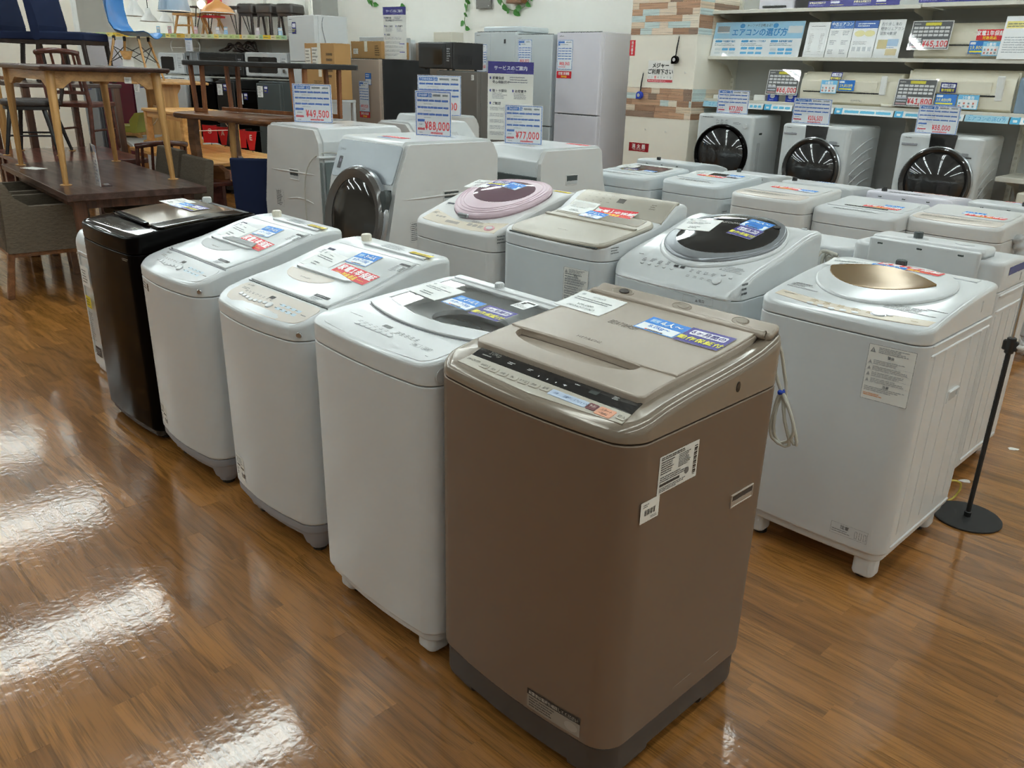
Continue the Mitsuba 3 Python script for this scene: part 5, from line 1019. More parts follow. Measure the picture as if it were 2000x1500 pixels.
# the large ones in the middle
def prism_x(pts, x0, x1):
    """polygon in the y-z plane swept along x"""
    v, f = poly_prism(pts, x1 - x0); return np.column_stack([v[:, 1] + (x0 + x1) / 2, v[:, 0], v[:, 2]]), f[:, ::-1]
def fillet(pts, r, n=5):
    from shapely.geometry import Polygon
    p = Polygon(pts).buffer(-r, join_style=1).buffer(r, quad_segs=n); return list(p.exterior.coords)[:-1]
def big_drum(label, x, y, rz, w=.62, d=.80, h=1.13, sl=.15, mod='plain'):
    t = thing('drum_washer', label, 'washing machine', x, y, 0, rz)
    # side outline: the front leans back towards the top
    P = fillet([(0, .06), (d, .06), (d, h - .08), (d - .05, h), (sl, h), (.06, h - .22), (.0, .62)], .03)
    v, f = prism_x(P, -w / 2 + .03, w / 2 - .03); part(t, 'body', (v, f), 'white_gloss', 30)
    for sx in (-1, 1):
        v, f = prism_x(fillet([(.012, .07), (d - .012, .07), (d - .012, h - .09), (d - .055, h - .014), (sl + .012, h - .014), (.075, h - .225), (.014, .62)], .03), sx * (w / 2 - .032) - .032, sx * (w / 2 - .032) + .032)
        part(t, 'side_panel', (v, f), 'white_warm', 30)
    part(t, 'base', rbox(w - .06, d - .06, 0, .07, .03, .006, y0=.03), 'grey_plastic', 30)
    for sx in (-1, 1):
        X = sx * w / 2
        for y0, z0 in ((d * .42, .66), (d * .42, .44), (d * .42, .24)):
            part(t, 'side_wave', tube([(X, y0 + q, z0 + .022 * math.sin(q * 9)) for q in np.linspace(0, d * .45, 10)], [.001] + [.006] * 8 + [.001], 6), 'white_warm', True)
        part(t, 'side_wave', tube([(X, q, h - .30 + .02 * q) for q in np.linspace(.12, d - .06, 8)], [.001] + [.006] * 6 + [.001], 6), 'white_warm', True)
        a, b = d * .48, .80
        part(t, 'side_grip', join(box(X - .004, X + .004, a, a + .12, b - .008, b, .002), box(X - .004, X + .004, a, a + .12, b + .055, b + .063, .002), box(X - .004, X + .004, a, a + .008, b, b + .055, .002), box(X - .004, X + .004, a + .112, a + .12, b, b + .055, .002)), 'white_warm')
        part(t, 'side_recess', box(X - .004, X + .0012, a + .008, a + .112, b + .022, b + .055), 'grey_dark'); part(t, 'side_grip_floor', box(X - .004, X + .0014, a + .008, a + .112, b, b + .022), 'grey_light')  # hollow only painted: dark strip for its shade above a paler floor
        part(t, 'side_label', Sheet().frame(0, 0, .1, .11, .001, '#8d8f90', 0).lines(.006, .006, .088, .098, 9, '#707274', 0, .5).build(right(X + .001, .16, .6) if sx > 0 else left(X - .001, .30, .6)))
    part(t, 'top_label', Sheet().lines(0, 0, .2, .1, 5, '#a9abad', 0).build(flat((-.12, d - .2, h + .0008), (1, 0, 0), (0, 1, 0))))
    return t
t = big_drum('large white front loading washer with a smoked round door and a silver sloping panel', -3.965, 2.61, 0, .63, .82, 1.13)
s0, c0_ = .15 - .06, .22; ang = math.degrees(math.atan2(.09, .22))
part(t, 'panel', slab(rrect(.585, .215, .02, 4, y0=0), -.004, .004, .003), 'silver_panel', 40, xf=fr(0, .062, 1.13 - .222, 0, 90 - 22.2))
part(t, 'badge', Sheet().rr(-.018, 0, .036, .07, .006, '#17151a', 0).ring(ellipse(.010, .012, 12, 0, .045), '#5b5568', 1).text('SHARP', -.03, .105, .012, '#5c6064', 0).build(lambda V: np.column_stack([-.235 + V[:, 0], .062 + (.05 + V[:, 1]) * math.sin(math.radians(22.2)) - .0055 - V[:, 2], .908 + (.05 + V[:, 1]) * math.cos(math.radians(22.2))])))
ring_door(t, .03, .715, .272, .012, 'door_frame', 'door_pane', .03, .22, tilt=-9)
part(t, 'door_rim', move(lathe([(.270, -.004), (.280, -.004), (.280, .014), (.273, .022)], 48), rx=81), 'silver', 40, xf=fr(.03, .012, .715))
part(t, 'door_handle', slab(dens([(-.02, -.08), (.02, -.075), (.042, .02), (.03, .06), (-.01, .055), (-.03, -.0)], 3), -.01, .03, .008), 'grey_dark', True, xf=fr(.272, .03, .83, 0, 81))
s = Sheet(); s.rect(0, 0, .21, .06, '#c8323a', 0); s.lines(.01, .02, .18, .03, 1, '#f2dada', 1); part(t, 'red_label', s.build(flat((-.1, .28, 1.1312), (1, 0, 0), (0, 1, 0)))); part(t, 'blue_label', Sheet().rect(0, 0, .12, .05, '#8fa3c4', 0).build(flat((-.06, .22, 1.1312), (1, 0, 0), (0, 1, 0))))
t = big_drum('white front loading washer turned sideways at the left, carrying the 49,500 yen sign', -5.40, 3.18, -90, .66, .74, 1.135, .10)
part(t, 'back_plate', box(-.30, .30, .74, .752, .10, .93, .003), 'grey_metal'); [part(t, 'back_rib', box(-.26, .2, .75, .762, z, z + .03, .006), 'grey_metal') for z in (.3, .42, .54, .66, .78)]
part(t, 'plate_edge', box(.318, .326, .665, .75, .10, .93, .002), 'grey_metal'); part(t, 'power_cord', tube(curve([(.2, .76, .98), (.33, .70, .97), (.345, .62, .9), (.345, .56, .6), (.34, .5, .3)]), .0035, 6), 'cable', True)
part(t, 'film_tape', box(.22, .34, .72, .757, .955, .965, .001), 'white_gloss')
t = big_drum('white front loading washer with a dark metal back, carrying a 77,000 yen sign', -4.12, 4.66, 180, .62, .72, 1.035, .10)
part(t, 'back_plate', box(-.29, .29, .72, .734, .10, .86, .003), 'grey_dark'); part(t, 'back_grip', join(box(.06, .25, .733, .742, .70, .715, .004), box(.06, .25, .733, .742, .77, .785, .004), box(.06, .075, .733, .742, .70, .785, .004), box(.235, .25, .733, .742, .70, .785, .004)), 'grey_light'); part(t, 'back_recess', box(.075, .235, .73, .736, .715, .77), 'black_plastic')
part(t, 'red_label', Sheet().rect(0, 0, .2, .06, '#cf3a40', 0).build(flat((-.25, .15, 1.0358), (1, 0, 0), (0, 1, 0))))
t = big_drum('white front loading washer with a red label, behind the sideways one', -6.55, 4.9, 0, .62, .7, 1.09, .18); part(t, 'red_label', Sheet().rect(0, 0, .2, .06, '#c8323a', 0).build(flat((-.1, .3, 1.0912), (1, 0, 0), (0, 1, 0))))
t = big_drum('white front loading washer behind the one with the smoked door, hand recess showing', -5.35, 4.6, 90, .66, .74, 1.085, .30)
part(t, 'hand_recess', slab(dens([(-.13, .0), (.13, .0), (.11, .1), (-.11, .1)], 3), -.002, .003, .001), 'grey_light', 40, xf=fr(0, .125, .93, 0, 52))

# ---- price signs in clear stands
def price_sign(label, x, y, z, rz, w, h, price, maker, small='税込 ' ):
    s = Sheet(); s.rect(-w / 2, 0, w, h, '#e9edf2', 0); s.frame(-w / 2 + .004, .004, w - .008, h - .008, .004, '#3f6fc0', 1)
    u = w - .03; x0 = -w / 2 + .015
    s.rect(x0, h * .86, u * .36, h * .09, '#2f6fbe', 2); s.text(maker, x0 + u * .18, h * .88, h * .05, '#e9f0f8', 3, True, 'c'); s.rect(x0 + u * .38, h * .86, u * .08, h * .09, '#2f6fbe', 2); s.text('品', x0 + u * .42, h * .88, h * .045, '#e9f0f8', 3, False, 'c'); s.lines(x0 + u * .5, h * .875, u * .24, h * .06, 1, '#7d858f', 2, .8, gaps=False); s.lines(x0 + u * .8, h * .88, u * .17, h * .05, 1, '#7d858f', 2, .8, gaps=False)
    for r, zz in enumerate((.765, .615, .465)):
        n = (5, 8, 5)[r]; rnd = random.Random(r + 3); ws = [rnd.uniform(.6, 1.4) for _ in range(n)]; q = x0
        for k in ws: L = k / sum(ws) * u; s.rect(q, h * zz, L * .9, h * .045, '#4a72bd', 2); q += L
        s.lines(x0 + u * .2, h * (zz - .065), u * .3, h * .03, 1, '#aeb4bc', 2)
    s.rect(x0, h * .32, u * .23, h * .055, '#3f6fc0', 2); s.lines(x0 + .01, h * .24, u * .16, h * .04, 1, '#9aa2ab', 2); s.rect(x0, h * .135, u * .23, h * .05, '#c9596a', 2); s.lines(x0 + .01, h * .06, u * .16, h * .04, 1, '#9aa2ab', 2)
    s.text(price, x0 + u * .635, h * .15, h * .17, '#d8434f', 2, True, 'c', .66 if len(price) < 8 else .58); s.lines(x0 + u * .42, h * .055, u * .38, h * .05, 1, '#d8636f', 2, .8, gaps=False)
    t = thing('price_sign', label, 'price sign', x, y, z, rz)
    part(t, 'card', box(-w / 2, w / 2, 0, .0012, .0, h), 'paper'); part(t, 'print', s.build(front(0, -.0003, 0)))
    part(t, 'stand', join(box(-w / 2 - .004, w / 2 + .004, -.006, -.005, 0, h + .006), box(-w / 2 - .004, w / 2 + .004, -.005, .07, -.002, 0)), 'acrylic')
    return t
price_sign('price sign of 49,500 yen on the sideways washer at the left', -5.12, 3.10, 1.137, 36, .272, .243, '¥49,500', 'SHARP')
price_sign('price sign of 88,000 yen on the washer with the smoked round door', -3.892, 3.135, 1.133, 20, .238, .247, '¥88,000', 'SHARP')
price_sign('price sign partly covered by the 88,000 yen sign in front of it', -6.3, 5.15, 1.093, 45, .40, .35, '¥88,000', 'TOSHIBA')
price_sign('price sign of 77,000 yen on the back-facing washer next to the refrigerators', -4.13, 4.10, 1.038, 28, .265, .250, '¥77,000', 'SHARP')
price_sign('price sign of 77,000 yen on the leftmost round-door washer under the shelves', -4.32, 6.98, 1.192, 6, .31, .205, '¥77,000', 'SHARP')
price_sign('price sign of 104,500 yen on the middle round-door washer under the shelves', -3.53, 6.96, 1.152, -4, .36, .205, '¥104,500', 'Panasonic')
price_sign('price sign of 88,000 yen on the right round-door washer under the shelves', -2.50, 7.0, 1.137, -3, .32, .212, '¥88,000', 'Panasonic')
def brochure(label, x, y, z, rz, w, h):
    s = Sheet(); s.rect(-w / 2, 0, w, h, '#ecece6', 0); s.rect(-w / 2, h * .85, w, h * .15, '#2f2c86', 1); s.text('サービスのご案内', 0, h * .90, h * .042, '#e9e9f4', 2, True, 'c', .95); s.rect(-w * .09, h * .872, w * .18, .002, '#b9b9e0', 2)
    for k, (a, q) in enumerate((('家電全品', '安心保証付き'), ('軽トラ貸出', '無料'), ('ご配送', '设置'))):
        zz = h * (.78 - k * .16); s.rect(-w * .46, zz, w * .035, h * .03, '#2f2c86', 2); s.text(a, -w * .40, zz, h * .028, '#3a3a44', 2, True)
        if k == 0: s.text(q, -w * .40, zz - h * .05, h * .028, '#3a3a44', 2, True); s.lines(w * -.02, zz - h * .05, w * .44, h * .09, 3, '#8d8f98', 2)
        elif k == 1: s.lines(-w * .4, zz - h * .09, w * .36, h * .08, 4, '#9a9ca4', 2); s.rect(w * .04, zz, w * .035, h * .03, '#2f2c86', 2); s.text('お取置き', w * .1, zz, h * .028, '#3a3a44', 2, True); s.lines(w * .08, zz - h * .09, w * .32, h * .08, 4, '#9a9ca4', 2)
        else:
            for i in range(5): s.lines(-w * .45, zz - h * .08 - i * h * .08, w * .85, h * .05, 3, '#9a9ca4', 2, .4, i); s.rect(w * .2, zz - h * .09 - i * h * .08, w * .22, h * .018, '#5b59a8', 2) if i % 2 else None
    t = thing('brochure_stand', label, 'sign', x, y, z, rz)
    part(t, 'card', box(-w / 2, w / 2, 0, .0012, 0, h), 'paper'); part(t, 'print', s.build(front(0, -.0003, 0))); part(t, 'stand', join(box(-w / 2 - .004, w / 2 + .004, -.006, -.005, 0, h + .006), box(-w / 2 - .004, w / 2 + .004, -.005, .1, -.002, 0)), 'acrylic')
brochure('tall white service sign with a navy header behind the 77,000 yen sign', -4.43, 4.26, 1.038, 38, .32, .52)

# ---- stand at the right, scraps on the floor
t = thing('pole_stand', 'black pole stand with a round base on the floor at the right', 'stand', -.715, 3.085, 0)
part(t, 'base', cyl(.118, 0, .008, 48, .002), 'black_matte', 40); part(t, 'socket', cyl(.012, .006, .028, 20), 'black_plastic', 40); part(t, 'pole', cyl(.0085, .02, .66, 16), 'black_matte', 40); part(t, 'collar', join(cyl(.015, .645, .70, 16), box(-.024, .024, -.008, .008, .655, .69, .003)), 'black_plastic', 35); part(t, 'knob', move(cyl(.008, 0, .03, 12), ry=90, z=.672, x=.012), 'lamp_white', 40); part(t, 'upper_pole', cyl(.0048, .69, 1.22, 14), 'chrome', 40)
r = random.Random(5)
for x, y, lab in ((-.825, 2.43, 'white paper scrap on the floor by the front foot of the gold grip machine'), (-.79, 3.90, 'white paper scrap on the floor at the right edge of the picture'), (-.825, 3.40, 'white paper scrap on the floor behind the black pole stand')):
    whole('paper_scrap', lab, 'paper scrap', slab(np.array([(.028 * math.cos(a) * r.uniform(.6, 1.1), .017 * math.sin(a) * r.uniform(.7, 1.1)) for a in np.linspace(0, 2 * math.pi, 13)[:-1]]), .0003, .0016), 'paper', x=x, y=y, z=0, rz=40)

# ================================================================ refrigerators
def fridge(label, x, y, w, d, h, m, splits, rz=0, two=False, card=None, side=None, hdl=True):
    t = thing('refrigerator', label, 'refrigerator', x, y, 0, rz)
    part(t, 'body', rbox(w - .006, d - .06, .04, h, .015, .008, y0=.055), side or m, 30); part(t, 'base', box(-w / 2 + .02, w / 2 - .02, .06, d - .02, 0, .05, .004), 'grey_plastic')
    zs = [.06] + splits + [h]
    for i in range(len(zs) - 1):
        a, b = zs[i] + .004, zs[i + 1] - .004
        for x0, x1 in (((-w / 2, -.075), (-.071, w / 2)) if two and i == len(zs) - 2 else ((-w / 2, w / 2),)):
            dk = part(t, 'door', slab(rrect(x1 - x0, .055, .014, 4, y0=0), a, b, .006, .006), m, True, xf=fr((x0 + x1) / 2, 0, 0))
        if hdl: part(t, 'grip', box(-w / 2 + .05, w / 2 - .01, .002, .03, b - .002, b + .006), 'grey_dark')
    part(t, 'lettering', Sheet().lines(0, 0, .07, .012, 1, '#77797c', 0).build(front(-w / 2 + .04, -.001, h - .045)))
    return t
def mag(t, x, z, w, h, price, y=-.003):
    s = Sheet(); s.rect(0, 0, w, h, '#e6ebf2', 0); s.frame(.003, .003, w - .006, h - .006, .004, '#3f6fb8', 1); s.rect(.012, h - .035, w * .4, .02, '#3f6fb8', 2); s.lines(w * .55, h - .033, w * .38, .016, 1, '#7d858f'); s.rect(.012, h - .058, .025, .018, '#3f6fb8', 2); s.lines(.05, h - .056, w * .5, .014, 1, '#9aa2ab')
    for i in range(5):
        for j in range(4): s.rect(.012 + j * (w - .024) / 4, h - .085 - i * .026 * h / .3 - .004, (w - .024) / 4 * .86, .008, '#4a72bd', 2)
    s.text(price, w / 2, .045, .03, '#d8434f', 2, True, 'c', .82); s.lines(.02, .02, w - .04, .012, 1, '#d8636f')
    part(t, 'price_label', s.build(front(x, y, z)))
def redmag(t, x, z, w=.213, h=.07, y=-.003):
    s = Sheet(); s.rect(0, 0, w, h, '#c92a35', 0); s.text('家電1年保証', w / 2, h * .5, h * .34, '#f4eeee', 1, True, 'c', .85); s.text('対象商品', w / 2, h * .12, h * .24, '#f0c93a', 1, True, 'c', .9); part(t, 'red_label', s.build(front(x, y, z)))
t = fridge('pale lilac refrigerator nearest to the pillar, with an 88,000 yen label', -6.25, 6.98, .62, .52, 1.90, 'white_lilac', [.38, .70, 1.085]); mag(t, -.29, 1.53, .22, .295, '¥88,000'); redmag(t, -.29, 1.445)
t = fridge('pale blue-white refrigerator in the middle of the three tall ones, 49,500 yen label', -6.93, 7.0, .58, .60, 1.885, 'white_blue', [.55, .935]); mag(t, -.235, 1.55, .215, .28, '¥49,500')
t = fridge('tall pale refrigerator with a split upper door, leftmost of the three tall ones', -7.56, 7.0, .70, .62, 1.915, 'white_blue', [.6, 1.085], two=True); mag(t, -.33, 1.48, .21, .30, '¥110,000'); redmag(t, -.30, 1.36)
part(t, 'badge', Sheet().rr(0, 0, .03, .045, .006, '#1b1a1e', 0).build(front(.16, -.002, 1.79)))
whole('flat_tray', 'pale grey plastic tray lying on top of the leftmost tall refrigerator', 'tray', cut(rbox(.66, .45, 0, .055, .04, .012, y0=0), rbox(.62, .41, .012, .1, .03, 0, y0=.02)), 'white_blue', 30, x=-7.5, y=7.06, z=1.916)
t = fridge('tan refrigerator with black sides behind the price signs', -8.80, 5.98, .80, .76, 1.585, 'tan_fridge', [.55], side='black_matte'); mag(t, .0, 1.0, .2, .34, '¥55,000', -.012)
s = Sheet(); s.rect(0, 0, .12, .13, '#2c66b8', 0); s.rect(.005, .005, .11, .06, '#e6ebf2', 1); s.lines(.01, .08, .1, .04, 2, '#e6ebf2', 1); part(t, 'blue_label', s.build(front(.12, -.003, 1.30))); redmag(t, -.02, .93)
t = fridge('dark grey mid-height refrigerator under the black microwave', -7.06, 6.0, .66, .52, 1.485, 'grey_fridge', [.5]); part(t, 'label', Sheet().rect(0, 0, .04, .05, '#dfe0dc', 0).lines(.005, .005, .03, .04, 4, '#77797c').build(front(.24, -.002, 1.40)))
def microwave(label, x, y, z, rz, w, h, d, m, dm='black_glass', knob=False, n='microwave_oven'):
    t = thing(n, label, 'microwave', x, y, z, rz)
    part(t, 'body', rbox(w, d, .012, h, .012, .006, y0=.015), m, 30); part(t, 'door', box(-w / 2 + .006, w / 2 - .10, -.01, .016, .02, h - .008, .006), m); part(t, 'window', slab(rrect(w - .2, h * .62, .02, 4, y0=0), 0, .004, .001), dm, 40, xf=fr(-.05, -.0095, h * .2, 0, 90))
    part(t, 'panel', box(w / 2 - .098, w / 2 - .006, -.006, .016, .02, h - .008, .004), m); part(t, 'panel_print', Sheet().lines(0, 0, .06, h * .5, 6, '#8d9094', 0).build(front(w / 2 - .085, -.0066, h * .3)))
    for z0 in ((.3, .6) if knob else ()): part(t, 'dial', move(cyl(.022, 0, .02, 18), rx=90), 'chrome', 40, xf=fr(w / 2 - .05, -.006, h * z0))
    for sx in (-1, 1): part(t, 'foot', cyl(.014, 0, .014, 12), 'black_plastic', 40, xf=fr(sx * (w / 2 - .05), .06)); part(t, 'foot', cyl(.014, 0, .014, 12), 'black_plastic', 40, xf=fr(sx * (w / 2 - .05), d - .05))
    return t
t = microwave('black microwave oven standing on the dark grey refrigerator', -7.38, 5.98, 1.487, 0, .56, .275, .42, 'black_plastic')
part(t, 'vent', join(*[box(.281, .2825, .08 + i * .02, .092 + i * .02, .06, .15) for i in range(10)]), 'black_matte')
whole('tissue_box', 'cream box on top of the far appliances right of the black microwave', 'box', rbox(.34, .2, 0, .12, .01, .006, y0=0), 'off_white', 30, x=-8.5, y=7.0, z=1.80)
for x, w, h, m, lab in ((-10.0, .42, 1.86, 'white_blue', 'white refrigerator far back, just right of the tall white service sign'), (-9.42, .5, 1.80, 'white_enamel', 'white refrigerator far back, second to the right of the tall white service sign'), (-8.75, .56, 1.80, 'tan_fridge', 'beige refrigerator far back, above the black microwave')):
    t = fridge(lab, x, 7.0, w, .6, h, m, [.7]); mag(t, -w / 2 + .03, 1.45, .16, .26, '¥38,000') if m == 'white_enamel' else None
brochure('tall white service sign on the tan refrigerator with the black side', -8.35, 6.18, 1.588, 12, .34, .55)
t = thing('oven', 'low grey oven with a slatted black front behind the cardboard boxes', 'oven', -9.3, 6.55, 1.587, 0); part(t, 'body', rbox(.62, .35, 0, .26, .012, .006, y0=0), 'grey_light', 30); [part(t, 'slat', box(-.28, .2, -.008, .003, .1 + i * .025, .114 + i * .025, .002), 'black_plastic') for i in range(5)]
# cardboard boxes
def carton(label, x, y, z, rz, w, d, h, prints=()):
    t = thing('cardboard_box', label, 'cardboard box', x, y, z, rz); part(t, 'body', box(-w / 2, w / 2, 0, d, 0, h, .004), 'cardboard'); part(t, 'flap_seam', box(-w / 2 + .003, w / 2 - .003, d / 2 - .002, d / 2 + .002, h, h + .001), 'tan_base'); part(t, 'packing_tape', box(-.03, .03, -.0008, .001, h * .4, h), 'ac_ivory')
    s = Sheet()
    for k, (a, b, c, e, col) in enumerate(prints): (s.lines(a, b, c, e, 5, col, 0) if col != 'w' else s.rect(a, b, c, e, '#dfddd4', 0).lines(a + .01, b + .01, c - .02, e - .02, 5, '#8a8880', 1))
    if prints: part(t, 'print', s.build(front(0, -.0015)))
carton('large cardboard box with white labels left of the tan refrigerator', -8.07, 5.0, 1.17, 0, .56, .2, .54, ((-.27, .31, .11, .18, 'w'), (-.14, .32, .12, .18, 'w'), (.13, .2, .12, .26, '#5f4a30'), (-.13, .12, .2, .06, '#6b5538'), (-.1, .01, .1, .09, '#6b5538')))
carton('smaller cardboard box lying on the tan refrigerator with the black side', -8.82, 6.1, 1.588, 0, .62, .4, .19, ((-.26, .05, .1, .06, 'w'), (.18, .03, .1, .12, '#5f4a30')))
t = thing('metal_rack', 'grey rack hidden behind the price signs that carries the large cardboard box', 'rack', -8.07, 5.0, 0)
part(t, 'board', box(-.28, .28, 0, .24, 1.14, 1.168, .004), 'grey_light')
for sx in (-.26, .26):
    for yy in (.02, .22): part(t, 'leg', box(sx - .015, sx + .015, yy - .015, yy + .015, 0, 1.14), 'grey_light')
# ================================================================ furniture at the left
def leg4(t, w, d, h, r0, r1, m, ins=.06, splay=.03, name='leg', z0=0):
    for sx in (-1, 1):
        for sy in (-1, 1): part(t, name, leg(sx * (w / 2 - ins), sy * (d / 2 - ins), h, sx * (w / 2 - ins + splay), sy * (d / 2 - ins + splay), z0, r0, r1, 14), m, True)
def square_legs(t, w, d, h, a, m, ins=.05):
    for sx in (-1, 1):
        for sy in (-1, 1): part(t, 'leg', box(sx * (w / 2 - ins) - a / 2, sx * (w / 2 - ins) + a / 2, sy * (d / 2 - ins) - a / 2, sy * (d / 2 - ins) + a / 2, 0, h, .004), m)
T1A = -4.2
t = thing('dining_table', 'dark walnut dining table carrying the oak table, in front of the taupe armchair', 'table', -6.58, 2.16, 0, T1A)
part(t, 'table_top', box(-.98, .98, -.43, .43, .665, .71, .004), 'walnut'); part(t, 'apron', join(box(-.85, .85, -.36, -.335, .60, .665), box(-.85, .85, .335, .36, .60, .665), box(-.86, -.835, -.36, .36, .60, .665), box(.835, .86, -.36, .36, .60, .665)), 'walnut_leg'); square_legs(t, 1.8, .78, .665, .07, 'walnut_leg')
# oak table on it
t = thing('dining_table', 'oak dining table with tapered round legs standing on top of the dark walnut table', 'table', -6.72, 2.19, .71, T1A)
v = rrect(1.52, .80, .06, 6, 0, 3, y0=-.40); tp = slab(inset(v, 0), .705, .735, .006, .022, 3); part(t, 'table_top', tp, 'walnut', True)
ap = [(-.60, .70), (.60, .70), (.60, .60), (.52, .60), (.46, .625), (.40, .645), (-.40, .645), (-.46, .625), (-.52, .60), (-.60, .60)]
for y in (-.32, .32): part(t, 'apron', poly_prism(ap, .022, y), 'oak_flat')
ap2 = [(a * .5, b) for a, b in ap]
for x in (-.62, .62): part(t, 'apron', move(poly_prism(ap2, .022), x=x, rz=90), 'oak_flat')
part(t, 'stock_label', Sheet().rect(0, 0, .045, .04, '#e9e9e4', 0).lines(.005, .008, .035, .024, 3, '#8a8a86').build(right(.6325, .12, .635)))
for sx in (-1, 1):
    for sy in (-1, 1): part(t, 'leg', leg(sx * .63, sy * .325, .71, sx * .665, sy * .345, .006, .031, .017, 16), 'oak', True); part(t, 'pad', cyl(.036, 0, .006, 20), 'oak_flat', 40, xf=fr(sx * .667, sy * .346))
# things on the tables
s = Sheet(); s.rect(0, 0, .17, .26, '#dfe6ee', 0); s.rect(0, .215, .17, .045, '#3f5f9f', 1); s.lines(.02, .02, .13, .17, 8, '#7f93b8', 2, .4); [s.rect(.1, .03 + i * .06, .04, .015, '#3f5f9f', 2) for i in range(3)]
t = thing('price_sign', 'narrow price sign in a clear stand on the dark walnut table, behind the oak leg', 'price sign', -6.06, 1.98, .711, -10); part(t, 'card', box(0, .17, 0, .001, 0, .26), 'paper'); part(t, 'print', s.build(front(0, -.0004))); part(t, 'stand', join(box(-.004, .174, -.006, -.005, 0, .265), box(-.004, .174, -.005, .07, -.001, 0)), 'acrylic')
whole('paper_note', 'white paper note lying on the dark walnut table by a far oak leg', 'paper', box(-.09, .09, -.05, .05, 0, .001), 'paper', x=-7.15, y=1.91, z=.711, rz=20)

def armchair(label, x, y, rz):
    t = thing('armchair', label, 'armchair', x, y, 0, rz)
    part(t, 'seat', slab(rrect(.50, .48, .05, 5, y0=-.22), .34, .46, .03, .02), 'taupe_fabric', True)
    B = [(-.27, .30), (-.21, .30), (-.20, .46), (-.215, .60), (-.25, .80), (-.28, .80), (-.30, .60), (-.29, .46)]
    part(t, 'backrest', move(poly_prism(fillet(B, .012), .54), rz=90), 'taupe_fabric', 40)
    A = fillet([(-.27, .30), (.24, .30), (.25, .36), (.245, .58), (.2, .592), (-.1, .592), (-.18, .65), (-.22, .74), (-.25, .74)], .01)
    for sx in (-.275, .275): part(t, 'arm', move(poly_prism(A, .055), x=sx, rz=90), 'taupe_fabric', 40)
    part(t, 'rail', join(box(-.28, .28, -.26, -.235, .27, .31), box(-.28, -.255, -.26, .23, .27, .31), box(.255, .28, -.26, .23, .27, .31)), 'brown_wood')
    for sx in (-1, 1):
        part(t, 'leg', beam((sx * .265, -.25, .30), (sx * .265, -.30, 0), .04, .04), 'brown_wood'); part(t, 'leg', beam((sx * .265, .22, .30), (sx * .265, .23, 0), .04, .04), 'brown_wood')
    return t
armchair('taupe fabric armchair at the left edge, pushed under the dark walnut table', -6.37, 1.68, T1A)
armchair('second taupe fabric armchair, half hidden behind the first one at the left edge', -7.12, 1.76, T1A)
def uph_chair(label, x, y, z, rz, fab, wood_m, hs=.44, hb=.86, w=.46, d=.46, legs=True, name='dining_chair'):
    """upholstered chair; faces +y"""
    t = thing(name, label, 'chair', x, y, z, rz)
    part(t, 'seat', slab(rrect(w, d, .04, 5, y0=-d / 2), hs - .075, hs, .022, .012), fab, True)
    part(t, 'backrest', move(poly_prism(fillet([(-d / 2 - .01, hs - .08), (-d / 2 + .05, hs - .08), (-d / 2 + .055, hs + .05), (-d / 2 - .02, hb), (-d / 2 - .075, hb), (-d / 2 - .03, hs)], .014), w), rz=90), fab, 40)
    part(t, 'rail', join(box(-w / 2 + .01, w / 2 - .01, -d / 2, -d / 2 + .03, hs - .11, hs - .07), box(-w / 2 + .01, w / 2 - .01, d / 2 - .04, d / 2 - .01, hs - .11, hs - .07), box(-w / 2 + .01, -w / 2 + .035, -d / 2, d / 2 - .01, hs - .11, hs - .07), box(w / 2 - .035, w / 2 - .01, -d / 2, d / 2 - .01, hs - .11, hs - .07)), wood_m)
    for sx in (-1, 1):
        part(t, 'leg', beam((sx * (w / 2 - .03), -d / 2 + .015, hs - .09), (sx * (w / 2 - .03), -d / 2 - .05, 0), .035, .035), wood_m); part(t, 'leg', beam((sx * (w / 2 - .03), d / 2 - .03, hs - .09), (sx * (w / 2 - .03), d / 2 - .0, 0), .034, .034), wood_m)
    return t
uph_chair('taupe fabric chair on the far side of the dark walnut table, left of two', -6.76, 2.52, 0, 180 + T1A, 'taupe_fabric', 'walnut_leg', .44, .86, .5)
uph_chair('taupe fabric chair on the far side of the dark walnut table, right of two', -6.20, 2.47, 0, 180 + T1A, 'taupe_fabric', 'walnut_leg', .44, .84, .48)
uph_chair('dark navy fabric chair seen from behind, right beside the sideways washer', -5.70, 3.04, 0, 45, 'navy_fabric', 'espresso', .46, .88, .34, .40)

# reddish table behind, leather seated chair on it
t = thing('dining_table', 'glossy reddish brown table behind the dark walnut table, at the left edge', 'table', -8.25, 2.5, 0, -3)
part(t, 'table_top', slab(rrect(1.3, .95, .04, 4, y0=-.475), .66, .70, .008, .008), 'rosewood', True); part(t, 'apron', join(box(-.55, .55, -.4, -.375, .58, .66), box(-.55, .55, .375, .4, .58, .66)), 'rosewood'); square_legs(t, 1.2, .85, .66, .08, 'rosewood')
t = thing('dining_chair', 'dark chair with a brown leather seat and splayed black legs, seen through the oak table', 'chair', -8.42, 2.32, .70, -30)
part(t, 'seat', slab(ellipse(.25, .23, 30), .40, .455, .022, .016), 'leather_dark', True); part(t, 'seat_frame', slab(ellipse(.235, .215, 30), .37, .40, .004, .004), 'black_plastic', True)
for sx in (-1, 1):
    part(t, 'leg', leg(sx * .15, -.13, .38, sx * .21, -.20, .006, .02, .013), 'black_plastic', True); part(t, 'leg', leg(sx * .15, .13, .38, sx * .22, .21, .006, .02, .013), 'black_plastic', True); part(t, 'pad', cyl(.03, 0, .006, 16), 'oak_flat', 40, xf=fr(sx * .212, -.202)); part(t, 'pad', cyl(.03, 0, .006, 16), 'oak_flat', 40, xf=fr(sx * .222, .212))
    part(t, 'back_post', leg(sx * .17, .19, .40, sx * .19, .25, .64, .016, .014), 'espresso', True)
